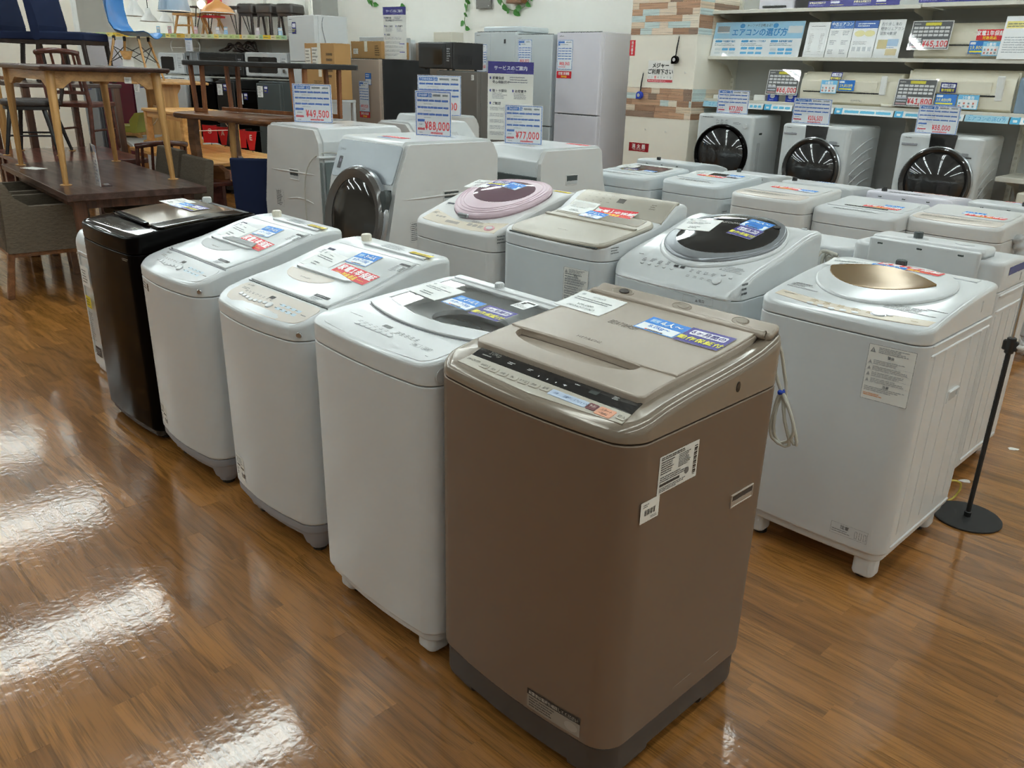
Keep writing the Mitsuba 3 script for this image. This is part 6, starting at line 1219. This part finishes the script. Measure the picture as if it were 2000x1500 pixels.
part(t, 'back_rail', tube(curve([(-.22, .20, .66), (-.1, .27, .665), (.1, .27, .665), (.22, .20, .66)]), .024, 8), 'espresso', True)
part(t, 'stretcher', tube([(-.19, -.17, .16), (-.2, .18, .16)], .008, 8), 'black_plastic', True); part(t, 'stretcher', tube([(.19, -.17, .16), (.2, .18, .16)], .008, 8), 'black_plastic', True)
def slat_chair(label, x, y, z, rz, m, hs=.44, hb=.92, n=5, w=.42):
    t = thing('dining_chair', label, 'chair', x, y, z, rz)
    part(t, 'seat', slab(rrect(w, .42, .03, 4, y0=-.21), hs - .04, hs, .012, .006), m, True)
    for sx in (-1, 1): part(t, 'back_post', tube([(sx * (w / 2 - .02), -.23, 0), (sx * (w / 2 - .02), -.19, hs), (sx * (w / 2 - .025), -.26, hb)], [.018, .02, .016], 8), m, True); part(t, 'leg', leg(sx * (w / 2 - .03), .17, hs - .03, sx * (w / 2 - .02), .19, 0, .02, .014), m, True)
    part(t, 'top_rail', tube(curve([(-w / 2 + .01, -.255, hb - .02), (0, -.285, hb), (w / 2 - .01, -.255, hb - .02)], 9), .022, 8), m, True); part(t, 'rail', box(-w / 2 + .03, w / 2 - .03, -.215, -.195, hs + .07, hs + .10, .003), m)
    for i in range(n): xx = (i - (n - 1) / 2) * (w - .12) / max(1, n - 1); part(t, 'slat', beam((xx, -.205, hs + .09), (xx, -.268, hb - .02), .022, .012), m)
    part(t, 'stretcher', join(tube([(-w / 2 + .02, -.21, .18), (-w / 2 + .025, .18, .18)], .01, 6), tube([(w / 2 - .02, -.21, .18), (w / 2 - .025, .18, .18)], .01, 6)), m, True)
    return t
slat_chair('glossy dark spindle-back chair peeping over the far edge of the dark walnut table', -7.32, 2.85, 0, 90, 'rosewood', .42, .87, 5, .44)
# bar-height table with the two navy chairs and the reddish slat chair on it
t = thing('high_table', 'dark high table behind the oak table, hidden but for its edge, carrying the navy chairs', 'table', -9.55, 2.9, 0, 0); part(t, 'table_top', box(-.75, .6, -.5, .40, 1.23, 1.265, .004), 'walnut'); [part(t, 'leg', box(a - .03, a + .03, b - .03, b + .03, 0, 1.23), 'walnut_leg') for a in (-.7, .55) for b in (-.45, .35)]
uph_chair('dark navy fabric chair up high at the left, nearer of two', -9.38, 3.06, 1.266, -48, 'navy_fabric', 'espresso', .46, .98, .48, .48)
uph_chair('dark navy fabric chair up high at the left, the one behind', -10.0, 2.86, 1.266, -48, 'navy_fabric', 'espresso', .46, .98, .48, .48)
t = thing('high_table', 'brown high table at the left edge carrying the reddish slat-back chair', 'table', -9.6, 1.95, 0, 0); part(t, 'table_top', box(-.5, .42, -.4, .4, 1.29, 1.32, .004), 'brown_wood'); [part(t, 'leg', leg(a, b, 1.29, a, b, 0, .035, .03), 'oak', True) for a in (-.42, .36) for b in (-.33, .33)]
slat_chair('reddish brown slat-back chair at the upper left corner', -9.55, 1.98, 1.321, 150, 'teak_leg', .44, 1.0, 4, .44)
slat_chair('dark chair with black slats seen under the oak table', -8.62, 2.80, .70, 40, 'rosewood', .42, .85, 4, .42)

# trestle table with the blue shell chair
TX, TY, TA = -9.45, 3.88, 165
t = thing('trestle_table', 'table with broad curved plywood trestle legs seen through the oak table', 'table', TX, TY, .70, TA)
part(t, 'table_top', box(-.80, .80, -.36, .36, .575, .60, .006), 'oak_flat')
tr = fillet([(-.30, 0), (.30, 0), (.30, .035), (.12, .07), (.075, .12), (.075, .48), (.11, .54), (.11, .575), (-.11, .575), (-.11, .54), (-.075, .48), (-.075, .12), (-.12, .07), (-.30, .035)], .012)
for x in (-.62, .62): part(t, 'trestle', move(poly_prism(tr, .045), x=x, rz=90), 'oak')
part(t, 'stretcher', box(-.62, .62, -.03, .03, .28, .33, .006), 'oak_flat')
t = thing('dining_table', 'white-grey topped low table under the plywood trestle table', 'table', TX, TY, 0, TA); part(t, 'table_top', box(-.8, .8, -.42, .42, .665, .70, .005), 'grey_light'); square_legs(t, 1.5, .78, .665, .06, 'oak')
t = thing('shell_chair', 'blue plastic shell chair with wooden legs, up high at the left', 'chair', -9.28, 3.58, 1.301, -42)
prof = np.array([(-.20, .90), (-.205, .80), (-.19, .66), (-.155, .52), (-.10, .45), (-.02, .425), (.1, .42), (.2, .425), (.25, .40)])
n, q = 13, []
for s_, (y, z) in zip(np.linspace(0, 1, len(prof)), prof):
    hw = .19 + .05 * math.sin(math.pi * s_); cu = .07 * (1 - s_) + .045
    for u in np.linspace(-1, 1, n): q.append((hw * u, y + cu * u ** 2 * (1 - s_), z + .045 * u ** 2 * s_))
V = np.array(q); F = []
for i in range(len(prof) - 1):
    for j in range(n - 1): a = i * n + j; F += [(a, a + 1, a + n + 1), (a, a + n + 1, a + n)]
sh = trimesh.Trimesh(V, np.array(F), process=False); sh = sh.subdivide(); nn = sh.vertex_normals; k = len(sh.vertices)
edge = sh.edges_sorted; un, cn = np.unique(edge, axis=0, return_counts=True); be = un[cn == 1]
V2 = np.vstack([sh.vertices, sh.vertices - nn * .008]); F2 = np.vstack([sh.faces, sh.faces[:, ::-1] + k] + [np.array([(a, b, b + k), (a, b + k, a + k)]) for a, b in be]); part(t, 'shell', (V2, F2), 'blue_shell', True)
for sx in (-1, 1):
    for y0, y1 in ((-.12, -.2), (.12, .2)):
        part(t, 'leg', leg(sx * .13, y0, .39, sx * .22, y1, 0, .013, .010), 'oak', True); part(t, 'bracket', box(sx * .13 - .012, sx * .13 + .012, y0 - .012, y0 + .012, .37, .415, .003), 'black_matte')
W4 = [(-.15, -.14, .32), (.15, -.14, .32), (.15, .14, .32), (-.15, .14, .32)]; L4 = [(-.19, -.175, .16), (.19, -.175, .16), (.19, .175, .16), (-.19, .175, .16)]
part(t, 'wire_brace', join(*[tube([W4[i], L4[(i + 1) % 4]], .004, 5) for i in range(4)], *[tube([L4[i], W4[(i + 1) % 4]], .004, 5) for i in range(4)]), 'black_matte', True)
t = thing('sign_holder', 'clear sign holder with a white card hanging beside the blue shell chair', 'sign', -9.02, 3.42, 1.301, 45); part(t, 'clip', slab(dens([(-.06, .27), (.06, .27), (.03, .20), (-.03, .20)], 2), 0, .02, .004), 'oak_flat', 40, xf=fr(0, 0, 0, 0, 90)); part(t, 'card', box(-.055, .055, .0, .001, .0, .215), 'paper'); part(t, 'tube', box(.085, .135, 0, .003, 0, .44), 'acrylic')

# pine tables
t = thing('dining_table', 'pale pine table top in the middle of the furniture, behind the taupe chairs', 'table', -7.60, 3.50, 0, -2); part(t, 'table_top', box(-.85, .85, -.42, .42, .69, .72, .004), 'pine'); square_legs(t, 1.6, .78, .69, .07, 'pine')
t = thing('side_table', 'small pine table standing on the pale pine table top', 'table', -7.93, 3.50, .72, -2); part(t, 'table_top', box(-.47, .47, -.27, .27, .33, .355, .004), 'pine'); square_legs(t, .92, .52, .33, .055, 'pine', .03); part(t, 'apron', join(box(-.42, .42, -.25, -.235, .28, .33), box(-.42, .42, .235, .25, .28, .33)), 'pine')
part(t, 'wire_brace', join(tube([(-.4, -.2, .2), (-.2, -.2, .31)], .004, 5), tube([(.4, .2, .2), (.2, .2, .31)], .004, 5), tube([(.4, -.2, .2), (.4, .2, .2)], .004, 5)), 'wire_white', True)
# dark table with the brown table and the black topped one above it
t = thing('side_table', 'dark brown bench-like table beside the navy chair, carrying the brown curved-leg table', 'table', -6.42, 2.98, 0, -8); part(t, 'table_top', slab(rrect(.95, .40, .03, 4, y0=-.2), .645, .68, .012, .01), 'rosewood', True); square_legs(t, .85, .36, .645, .09, 'rosewood')
t = thing('low_table', 'brown low table with curved wooden legs, carrying the black topped table', 'table', -6.02, 3.08, .68, 12); part(t, 'table_top', slab(rrect(1.05, .62, .14, 8, 0, 3, y0=-.31), .425, .465, .016, .018), 'brown_wood', True)
C = fillet([(0, .43), (.07, .43), (.065, .25), (.075, .13), (.13, .09), (.30, .10), (.37, .06), (.37, 0), (.05, 0), (.01, .08), (-.01, .25)], .008)
for y in (-.18, .18): part(t, 'curved_leg', move(poly_prism(C, .045, y), x=-.42), 'brown_wood'); part(t, 'leg', leg(.06, y, .43, .04, y, .006, .024, .018), 'oak', True); part(t, 'pad', cyl(.035, 0, .006, 16), 'oak_flat', 40, xf=fr(.04, y))
part(t, 'bearer', box(-.3, .45, -.03, .03, .39, .425, .005), 'brown_wood')
t = thing('low_table', 'long black topped low table with brown loop legs, on top of the brown one', 'table', -5.85, 3.20, 1.146, 12.5); part(t, 'table_top', slab(rrect(1.28, .55, .05, 5, y0=-.275), .325, .36, .006, .006), 'black_plastic', True)
for x in (-.56, .50):
    for y in (-.2, .12): part(t, 'loop_leg', join(beam((x - .055, y, .325), (x - .035, y, .02), .028, .028), beam((x + .075, y, .325), (x + .065, y, .02), .028, .028), beam((x - .05, y, .014), (x + .08, y, .014), .028, .028)), 'teak_leg')
part(t, 'stretcher', box(-.5, .5, -.05, -.02, .01, .035, .004), 'teak_leg')
uph_chair('low lime green chair seen through the plywood trestle table', -9.85, 3.66, .70, 130, 'lime', 'oak', .13, .26, .28, .26)

# ================================================================ appliances and shelf far back at the left
BA = 22.95
def BF(s, off=0.0, z=0): return (-11.147 + s * math.cos(math.radians(BA)) - off * math.sin(math.radians(BA)), 4.496 + s * math.sin(math.radians(BA)) + off * math.cos(math.radians(BA)), z)
x, y, _ = BF(0); t = thing('shelf_rack', 'long white shelf rack far back at the left, yellow-green price rail along its edge', 'shelving', x, y, 0, BA)
part(t, 'shelf', box(-.9, 2.09, 0, .5, 1.765, 1.80, .003), 'shelf_cream'); part(t, 'shelf', box(-.9, 2.09, .1, .5, 1.315, 1.335, .003), 'shelf_cream'); part(t, 'back_panel', box(-.9, 2.09, .5, .52, 0, 2.75), 'wall_white'); [part(t, 'upright', box(a - .02, a + .02, .46, .5, 0, 2.75), 'shelf_cream') for a in (-.85, .35, 1.45, 2.05)]
RAILS = ['#e8c63a', '#dfe0c8', '#b9cf8a', '#eedd7a', '#9fc4a0', '#e6d9b0', '#e2b84a', '#c7d8a4']
for k, (a, b) in enumerate(((-.9, -.02), (0.0, .68), (.69, 1.45), (1.46, 2.085))):
    s = Sheet(); s.rect(0, 0, b - a, .05, '#e9e2bc', 0); q = 0; r = random.Random(k + 1)
    while q < b - a - .02: L = min(r.uniform(.05, .13), b - a - q); s.rect(q, .006, L * .96, .044, r.choice(RAILS), 1); s.lines(q + .01, .015, L * .6, .02, 1, '#8a8a60', 2); q += L
    part(t, 'price_rail', box(a, b, -.004, .0, 1.755, 1.805), 'shelf_cream'); part(t, 'rail_print', s.build(front(a, -.0045, 1.755)))
def at(name, label, cat, s, z, off=.1, rz=0, group=None): p = BF(s, off); return thing(name, label, cat, p[0], p[1], z, BA + rz, group)
for i, (s_, lab) in enumerate(((1.43, 'dark leather stool on the far shelf, leftmost of three'), (1.70, 'dark leather stool on the far shelf, middle one of three'), (1.99, 'dark leather stool on the far shelf, rightmost of three'))):
    t = at('stool', lab, 'stool', s_, 1.80, .22); part(t, 'seat', slab(rrect(.24, .26, .04, 5, y0=-.13), .24, .345, .03, .015), 'leather_dark', True); part(t, 'seat_frame', box(-.1, .1, -.11, .11, .215, .245), 'espresso'); [part(t, 'leg', beam((a * .085, b * .1, .22), (a * .1, b * .115, 0), .022, .022), 'espresso') for a in (-1, 1) for b in (-1, 1)]
t = at('side_table', 'black table with hairpin wire legs on the far shelf, left of the leather stools', 'table', 1.0, 1.80, .2); part(t, 'table_top', box(-.34, .36, -.14, .18, .295, .315, .003), 'espresso'); [part(t, 'hairpin_leg', join(tube([(a * .28, b * .1, .295), (a * .32, b * .12, 0)], .005, 6), tube([(a * .2, b * .1, .295), (a * .31, b * .12, 0)], .005, 6)), 'black_matte', True) for a in (-1, 1) for b in (-1, 1)]
t = at('stool', 'pale wooden stool on the far shelf under the blue-grey pendant lamp', 'stool', .55, 1.80, .16); part(t, 'seat', slab(rrect(.3, .28, .03, 4, y0=-.14), .21, .24, .008, .006), 'oak_flat', True); [part(t, 'leg', leg(a * .1, b * .09, .21, a * .15, b * .12, 0, .016, .013), 'oak', True) for a in (-1, 1) for b in (-1, 1)]; part(t, 'stretcher', box(-.12, .12, -.11, -.09, .09, .11), 'oak_flat')
t = at('folding_chair', 'small red and wood folding chair on the far shelf behind the pale stool', 'chair', .74, 1.80, .32); [part(t, 'leg', beam((a * .12, -.05, 0), (a * .1, .08, .42), .025, .025), 'oak') for a in (-1, 1)]; [part(t, 'rear_leg', beam((a * .12, .12, 0), (a * .1, -.05, .26), .025, .025), 'oak') for a in (-1, 1)]; part(t, 'seat', box(-.13, .13, -.1, .1, .2, .225, .004), 'red'); part(t, 'backrest', box(-.12, .12, .06, .08, .3, .42, .004), 'red')
t = at('desk_lamp', 'white desk lamp on the far shelf left of the pale stool', 'lamp', .25, 1.80, .2); part(t, 'base', cyl(.07, 0, .02, 20), 'lamp_white', 40); part(t, 'pole', tube([(0, 0, .02), (0, 0, .25), (.06, 0, .36)], .008, 8), 'lamp_white', True); part(t, 'shade', lathe([(.03, .36), (.09, .25), (.092, .25), (.032, .362)], 20), 'lamp_white', 40)
# cards on the rail
for k, (s_, c, lab) in enumerate(((.17, '#9fc8e6', 'small pale blue card leftmost on the far shelf'), (.35, '#e0a9b9', 'small pink card left on the far shelf'), (.75, '#e3b9c4', 'small pink card under the black hairpin table'), (1.08, '#c8d0dc', 'small white card under the black hairpin table'), (1.2, '#8fc0e6', 'small blue card right of the hairpin table'), (1.66, '#d9cfd9', 'small white card under the middle leather stool'), (1.98, '#a9d0ea', 'small pale blue card under the right leather stool'))):
    t = at('shelf_card', lab, 'card', s_, 1.801, .02); part(t, 'card', box(-.028, .028, 0, .001, 0, .085), 'paper'); part(t, 'print', Sheet().rect(-.028, 0, .056, .085, c, 0).rect(-.022, .05, .044, .026, '#f0f0f0', 1).lines(-.02, .01, .04, .03, 3, '#f4f4f4', 1).build(front(0, -.0004)))
# microwaves and small refrigerators
def mwB(s0, s1, h, lab, m, z=1.335, **k): p = BF((s0 + s1) / 2, k.pop('off', .06)); return microwave(lab, p[0], p[1], z, BA, s1 - s0 - .01, h, .38, m, **k)
mwB(.07, .48, .255, 'white microwave with a black window on the far shelf, leftmost', 'white_enamel'); mwB(.505, .715, .272, 'narrow silver-white toaster on the far shelf, left of the black microwave', 'silver_panel', n='toaster'); mwB(.72, 1.395, .265, 'wide black microwave on the far shelf', 'black_plastic'); t = mwB(1.405, 2.035, .285, 'white microwave with two chrome dials on the far shelf, right of the black one', 'white_enamel', knob=True)
def miniB(s0, s1, h, lab, m, off=-.33, cards=True, d=.49):
    p = BF((s0 + s1) / 2, off); w = s1 - s0 - .012; t = thing('mini_refrigerator', lab, 'refrigerator', p[0], p[1], 0, BA)
    part(t, 'body', rbox(w, d - .05, .03, h, .015, .008, y0=.05), m, 30); part(t, 'base', box(-w / 2 + .02, w / 2 - .02, .06, d - .03, 0, .035), 'black_plastic'); part(t, 'door', slab(rrect(w, .05, .014, 4, y0=0), .05, h - .02, .006, .006), m, True); part(t, 'grip', box(-w / 2 + .03, w / 2 - .03, .01, .04, h - .021, h - .015), 'black_plastic')
    if cards: part(t, 'white_label', Sheet().rect(0, 0, .075, .12, '#e9e9e6', 0).lines(.008, .01, .06, .1, 6, '#9a9a98').build(front(-w / 2 + .02, -.001, h - .17))); part(t, 'navy_label', Sheet().rect(0, 0, .055, .075, '#2b2f70', 0).rr(.006, .042, .043, .024, .004, '#e8e8f2', 1).lines(.006, .01, .043, .022, 2, '#e0d660', 1).build(front(-w / 2 + .11, -.001, h - .12)))
    return t
miniB(-.86, -.62, 1.25, 'grey mini refrigerator at the left under the far shelf, seen through the oak table', 'silver_panel'); miniB(-.55, -.02, 1.29, 'dark maroon mini refrigerator seen through the oak table', 'maroon', cards=False); miniB(.0, .27, 1.30, 'white mini refrigerator, leftmost of three white ones beside the maroon one', 'white_enamel'); miniB(.28, .56, 1.32, 'white mini refrigerator, middle one of three beside the maroon one', 'white_enamel'); miniB(.57, .82, 1.32, 'white mini refrigerator, right one of three beside the maroon one', 'white_enamel')
miniB(.87, 1.25, 1.28, 'black mini refrigerator with a glass front behind the brown loop legs', 'black_gloss', cards=False); miniB(1.27, 1.545, 1.31, 'tall black mini refrigerator right of the one with the glass front', 'black_plastic'); miniB(1.555, 1.90, 1.22, 'shorter black mini refrigerator, second from the right of the black ones', 'black_gloss'); miniB(1.92, 2.26, 1.31, 'dark grey mini refrigerator, rightmost of the dark ones', 'grey_dark', -.42, True, .28)
# driftwood, frames and baskets on the microwaves
t = at('driftwood', 'dark twisted driftwood on top of the black microwave', 'driftwood', 1.2, 1.615, .15); r = random.Random(9)
for i in range(7): a = r.uniform(-.3, .1); part(t, 'branch', tube(curve([(a, r.uniform(-.05, .1), .015), (a + .08, r.uniform(-.05, .1), r.uniform(.03, .1)), (a + .18, r.uniform(-.05, .1), r.uniform(.01, .12)), (a + .28, r.uniform(-.05, .1), .015)], 12), [.012 + .006 * math.sin(k) for k in range(12)], 6), 'espresso', True)
for s_, w_, h_, lab in ((.38, .24, .14, 'white wire rack standing on the leftmost microwave'), (.62, .12, .13, 'smaller white wire rack right of the first one')):
    t = at('wire_rack', lab, 'rack', s_, 1.61, .12); part(t, 'frame', tube(curve([(-w_ / 2, 0, 0), (-w_ / 2, 0, h_ * .8), (-w_ / 2 + .03, 0, h_), (w_ / 2 - .03, 0, h_), (w_ / 2, 0, h_ * .8), (w_ / 2, 0, 0)], 30), .007, 6), 'wire_white', True); part(t, 'crossbar', tube([(-w_ / 2, 0, h_ * .3), (w_ / 2, 0, h_ * .3)], .004, 6), 'wire_white', True)
t = at('shelf_sign', 'white notice with a blue header on the toaster of the far shelf', 'sign', .64, 1.61, .0); part(t, 'card', box(-.055, .055, 0, .001, 0, .16), 'paper'); part(t, 'print', Sheet().rect(-.055, 0, .11, .16, '#dfe4ee', 0).rect(-.055, .125, .11, .035, '#5f7fc0', 1).lines(-.045, .01, .09, .1, 6, '#9aa5bd', 1).build(front(0, -.0004)))
# pendant lamps
def pendant(label, s_, zb, zt, r0, m, shape, lit=False, off=-.5):
    t = at('pendant_lamp', label, 'pendant lamp', s_, 0, off); h = zt - zb
    prof = {'bell': [(r0, zb), (r0 * .97, zb + h * .1), (r0 * .86, zb + h * .45), (r0 * .66, zb + h * .8), (r0 * .3, zt), (.012, zt + .01)], 'dish': [(r0, zb), (r0 * .98, zb + h * .12), (r0 * .75, zb + h * .45), (r0 * .35, zb + h * .7), (r0 * .2, zb + h * .85), (r0 * .18, zt), (.01, zt)], 'cone': [(r0, zb), (r0 * .8, zb + h * .25), (r0 * .4, zb + h * .55), (r0 * .3, zb + h * .8), (r0 * .25, zt), (.01, zt)]}[shape]
    inner = [(max(.006, r - .004), z - .004) for r, z in prof[::-1]]; part(t, 'shade', lathe(prof + inner + [prof[0]], 28), m, 40); part(t, 'cord', tube([(0, 0, zt), (0, 0, CEIL - .01)], .004, 6), 'black_plastic', True)
    part(t, 'rim', lathe([(r0 - .002, zb - .004), (r0 + .003, zb - .002), (r0 + .003, zb + .006), (r0 - .002, zb + .006)], 28), 'lamp_white', 40); part(t, 'bulb', trimesh.creation.icosphere(2, .03), 'lamp_white', True, xf=fr(0, 0, zb + .03))
    if lit: k = part(t, 'glow_bulb', mikit.ply(trimesh.creation.icosphere(2, .045), 'lamp_white', True, emitter={'type': 'area', 'radiance': {'type': 'rgb', 'value': [22, 14, 8]}}), xf=fr(-.2, -.02, zb + .085)); part(t, 'bulb_socket', cyl(.016, zb + .13, zb + .19, 12), 'black_plastic', 40, xf=fr(-.2, -.02)); part(t, 'bulb_cord', tube([(-.2, -.02, zb + .18), (-.2, -.02, CEIL - .01)], .003, 6), 'black_plastic', True)
    return t
pendant('blue-grey bell shaped pendant lamp far back', .95, 2.015, 2.27, .175, 'lamp_greyblue', 'bell'); pendant('wide orange pendant lamp far back with a glowing bulb beside it', 1.56, 2.0, 2.15, .18, 'lamp_orange', 'dish', True); pendant('white pendant lamp far back, leftmost and largest of three', .36, 1.967, 2.2, .11, 'lamp_white', 'cone'); pendant('white pendant lamp far back, middle one of three', .56, 1.912, 2.05, .095, 'lamp_white', 'cone'); pendant('white pendant lamp far back, right one of three', .42, 1.925, 2.08, .08, 'lamp_white', 'cone', False, -.1)
# red pennants
for i, (x, y) in enumerate(((-8.33, 3.86), (-8.05, 3.86), (-7.72, 3.85), (-7.45, 3.84))):
    s_ = Sheet(); s_.text('SALE'[i], 0, .09, .045, '#f2dede', 1, True, 'c'); t = thing('red_pennant', 'red pennant with a white letter %s standing behind the small pine table' % 'SALE'[i], 'pennant', x, y, .742, 30 + 10 * (-1) ** i); part(t, 'flag', poly_prism([(-.075, .17), (.075, .17), (.03 if i % 2 else .075, .0), (-.03 if i % 2 else -.075, .0)], .002), 'red'); part(t, 'print', s_.build(front(0, -.0016))); part(t, 'string', tube([(-.14, 0, .175), (0, 0, .168), (.14, 0, .175)], .002, 5), 'black_matte', True); part(t, 'post', tube([(0, .01, .17), (0, .01, -.021)], .003, 5), 'black_matte', True)
# tall white refrigerator in front of the pilaster
t = fridge('tall white refrigerator far back with a navy card, left of the cardboard boxes', -8.905, 5.3, .56, .44, 2.01, 'white_enamel', [1.53], hdl=False); part(t, 'navy_label', Sheet().rect(0, 0, .085, .12, '#2b2f70', 0).rr(.008, .066, .069, .04, .006, '#e8e8f2', 1).lines(.008, .02, .069, .034, 2, '#e0d660', 1).build(front(-.18, -.003, 1.82))); part(t, 'print', Sheet().lines(0, 0, .1, .07, 4, '#9a9a98', 0).build(front(-.27, -.003, 1.83)))
part(t, 'cable', tube(curve([(.28, .12, 1.99), (.283, .10, 1.9), (.282, .13, 1.75), (.283, .12, 1.6)]), .004, 6), 'grey_plastic', True)
flat_struct('wall_pilaster', box(-13.0, -11.9, 7.45, YB, -.004, CEIL, .004), 'ceiling_white')
whole('wardrobe', 'plain white cupboard far back at the left behind the blue shell chair', 'cupboard', join(box(-.5, .5, 0, .5, 0, 1.75, .006), box(-.003, .003, -.003, .002, .05, 1.7)), 'white_lilac', x=-13.6, y=4.6, rz=35)
t = thing('partition', 'beige partition wall far back at the left behind the navy chairs', 'partition', -13.6, 3.6, 0, 38); part(t, 'board', box(-.9, 1.0, 0, .08, 0, 3.1), 'pillar_cream'); part(t, 'edge', box(1.0, 1.02, -.004, .084, 0, 3.1), 'lamp_white')

# ================================================================ ivy and small things on the back wall
def ivy(label, pts, nleaf, seed, y=YB - .03):
    r = random.Random(seed); t = thing('ivy', label, 'ivy', 0, 0, 0); P = curve([(a, y - .01 * (i % 2), b) for i, (a, b) in enumerate(pts)], 30); part(t, 'stem', tube(P, .004, 5), 'vine_stem', True)
    lf = slab(np.array([(0, -.008), (.03, .002), (.042, .03), (.03, .06), (0, .095), (-.03, .06), (-.042, .03), (-.03, .002)]), lambda x, y_: np.abs(x) * .25 - .001, lambda x, y_: np.abs(x) * .25 + .0005, 0, 0, 1, 2)
    d = mk(lf, 'leaf_green', True)
    for k in range(nleaf):
        p = P[int((k + .5) * 30 / nleaf)]; a = r.uniform(-60, 60) + 180 + (40 if k % 2 else -40)
        part(t, 'leaf', d, xf=TF().translate([p[0], p[1] - .012, p[2]]).rotate([0, 1, 0], a).rotate([1, 0, 0], 70 + r.uniform(-20, 25)).scale(r.uniform(.7, 1.15)))
ivy('hanging ivy string with large leaves left of the grey bag on the back wall', [(-8.87, 2.75), (-8.88, 2.45), (-8.86, 2.28), (-8.90, 2.12), (-8.85, 1.98)], 9, 1)
ivy('ivy looping under the wooden planter box on the back wall', [(-8.2, 2.5), (-8.17, 2.27), (-8.05, 2.2), (-7.95, 2.19), (-7.8, 2.24), (-7.70, 2.38), (-7.66, 2.6)], 10, 2)
ivy('ivy sprig slanting across the wall right of the tall service sign', [(-10.22, 2.32), (-10.35, 2.25), (-10.45, 2.18), (-10.58, 2.12)], 6, 3); ivy('ivy tip behind the top of the tall service sign', [(-11.05, 2.6), (-10.98, 2.42), (-10.88, 2.33)], 5, 4); ivy('ivy hanging over the white pilaster above the high white refrigerator', [(-12.92, 2.6), (-12.80, 2.45), (-12.78, 2.33), (-12.78, 2.24)], 7, 5, 7.43)
t = thing('wall_bag', 'grey felt bag hanging on the back wall above the refrigerators', 'bag', -8.54, YB - .02, 2.225); part(t, 'pouch', slab(rrect(.27, .03, .01, 3, y0=-.03), .0, .3, .008, .004), 'grey_fridge', True); [part(t, 'rivet', move(cyl(.01, 0, .005, 12), rx=90), 'chrome', 40, xf=fr(a, -.03, .03)) for a in (-.11, .11)]
t = thing('planter_box', 'small brown wooden planter box on the back wall, ivy growing from it', 'planter', -7.91, YB - .01, 2.265); part(t, 'box', cut(box(-.125, .125, -.12, 0, 0, .16, .004), box(-.11, .11, -.105, -.015, .02, .2)), 'brown_wood'); part(t, 'knot', move(cyl(.02, 0, .003, 14), rx=90), 'walnut_leg', 40, xf=fr(0, -.121, .07)); part(t, 'soil', box(-.11, .11, -.105, -.015, .12, .14), 'espresso')
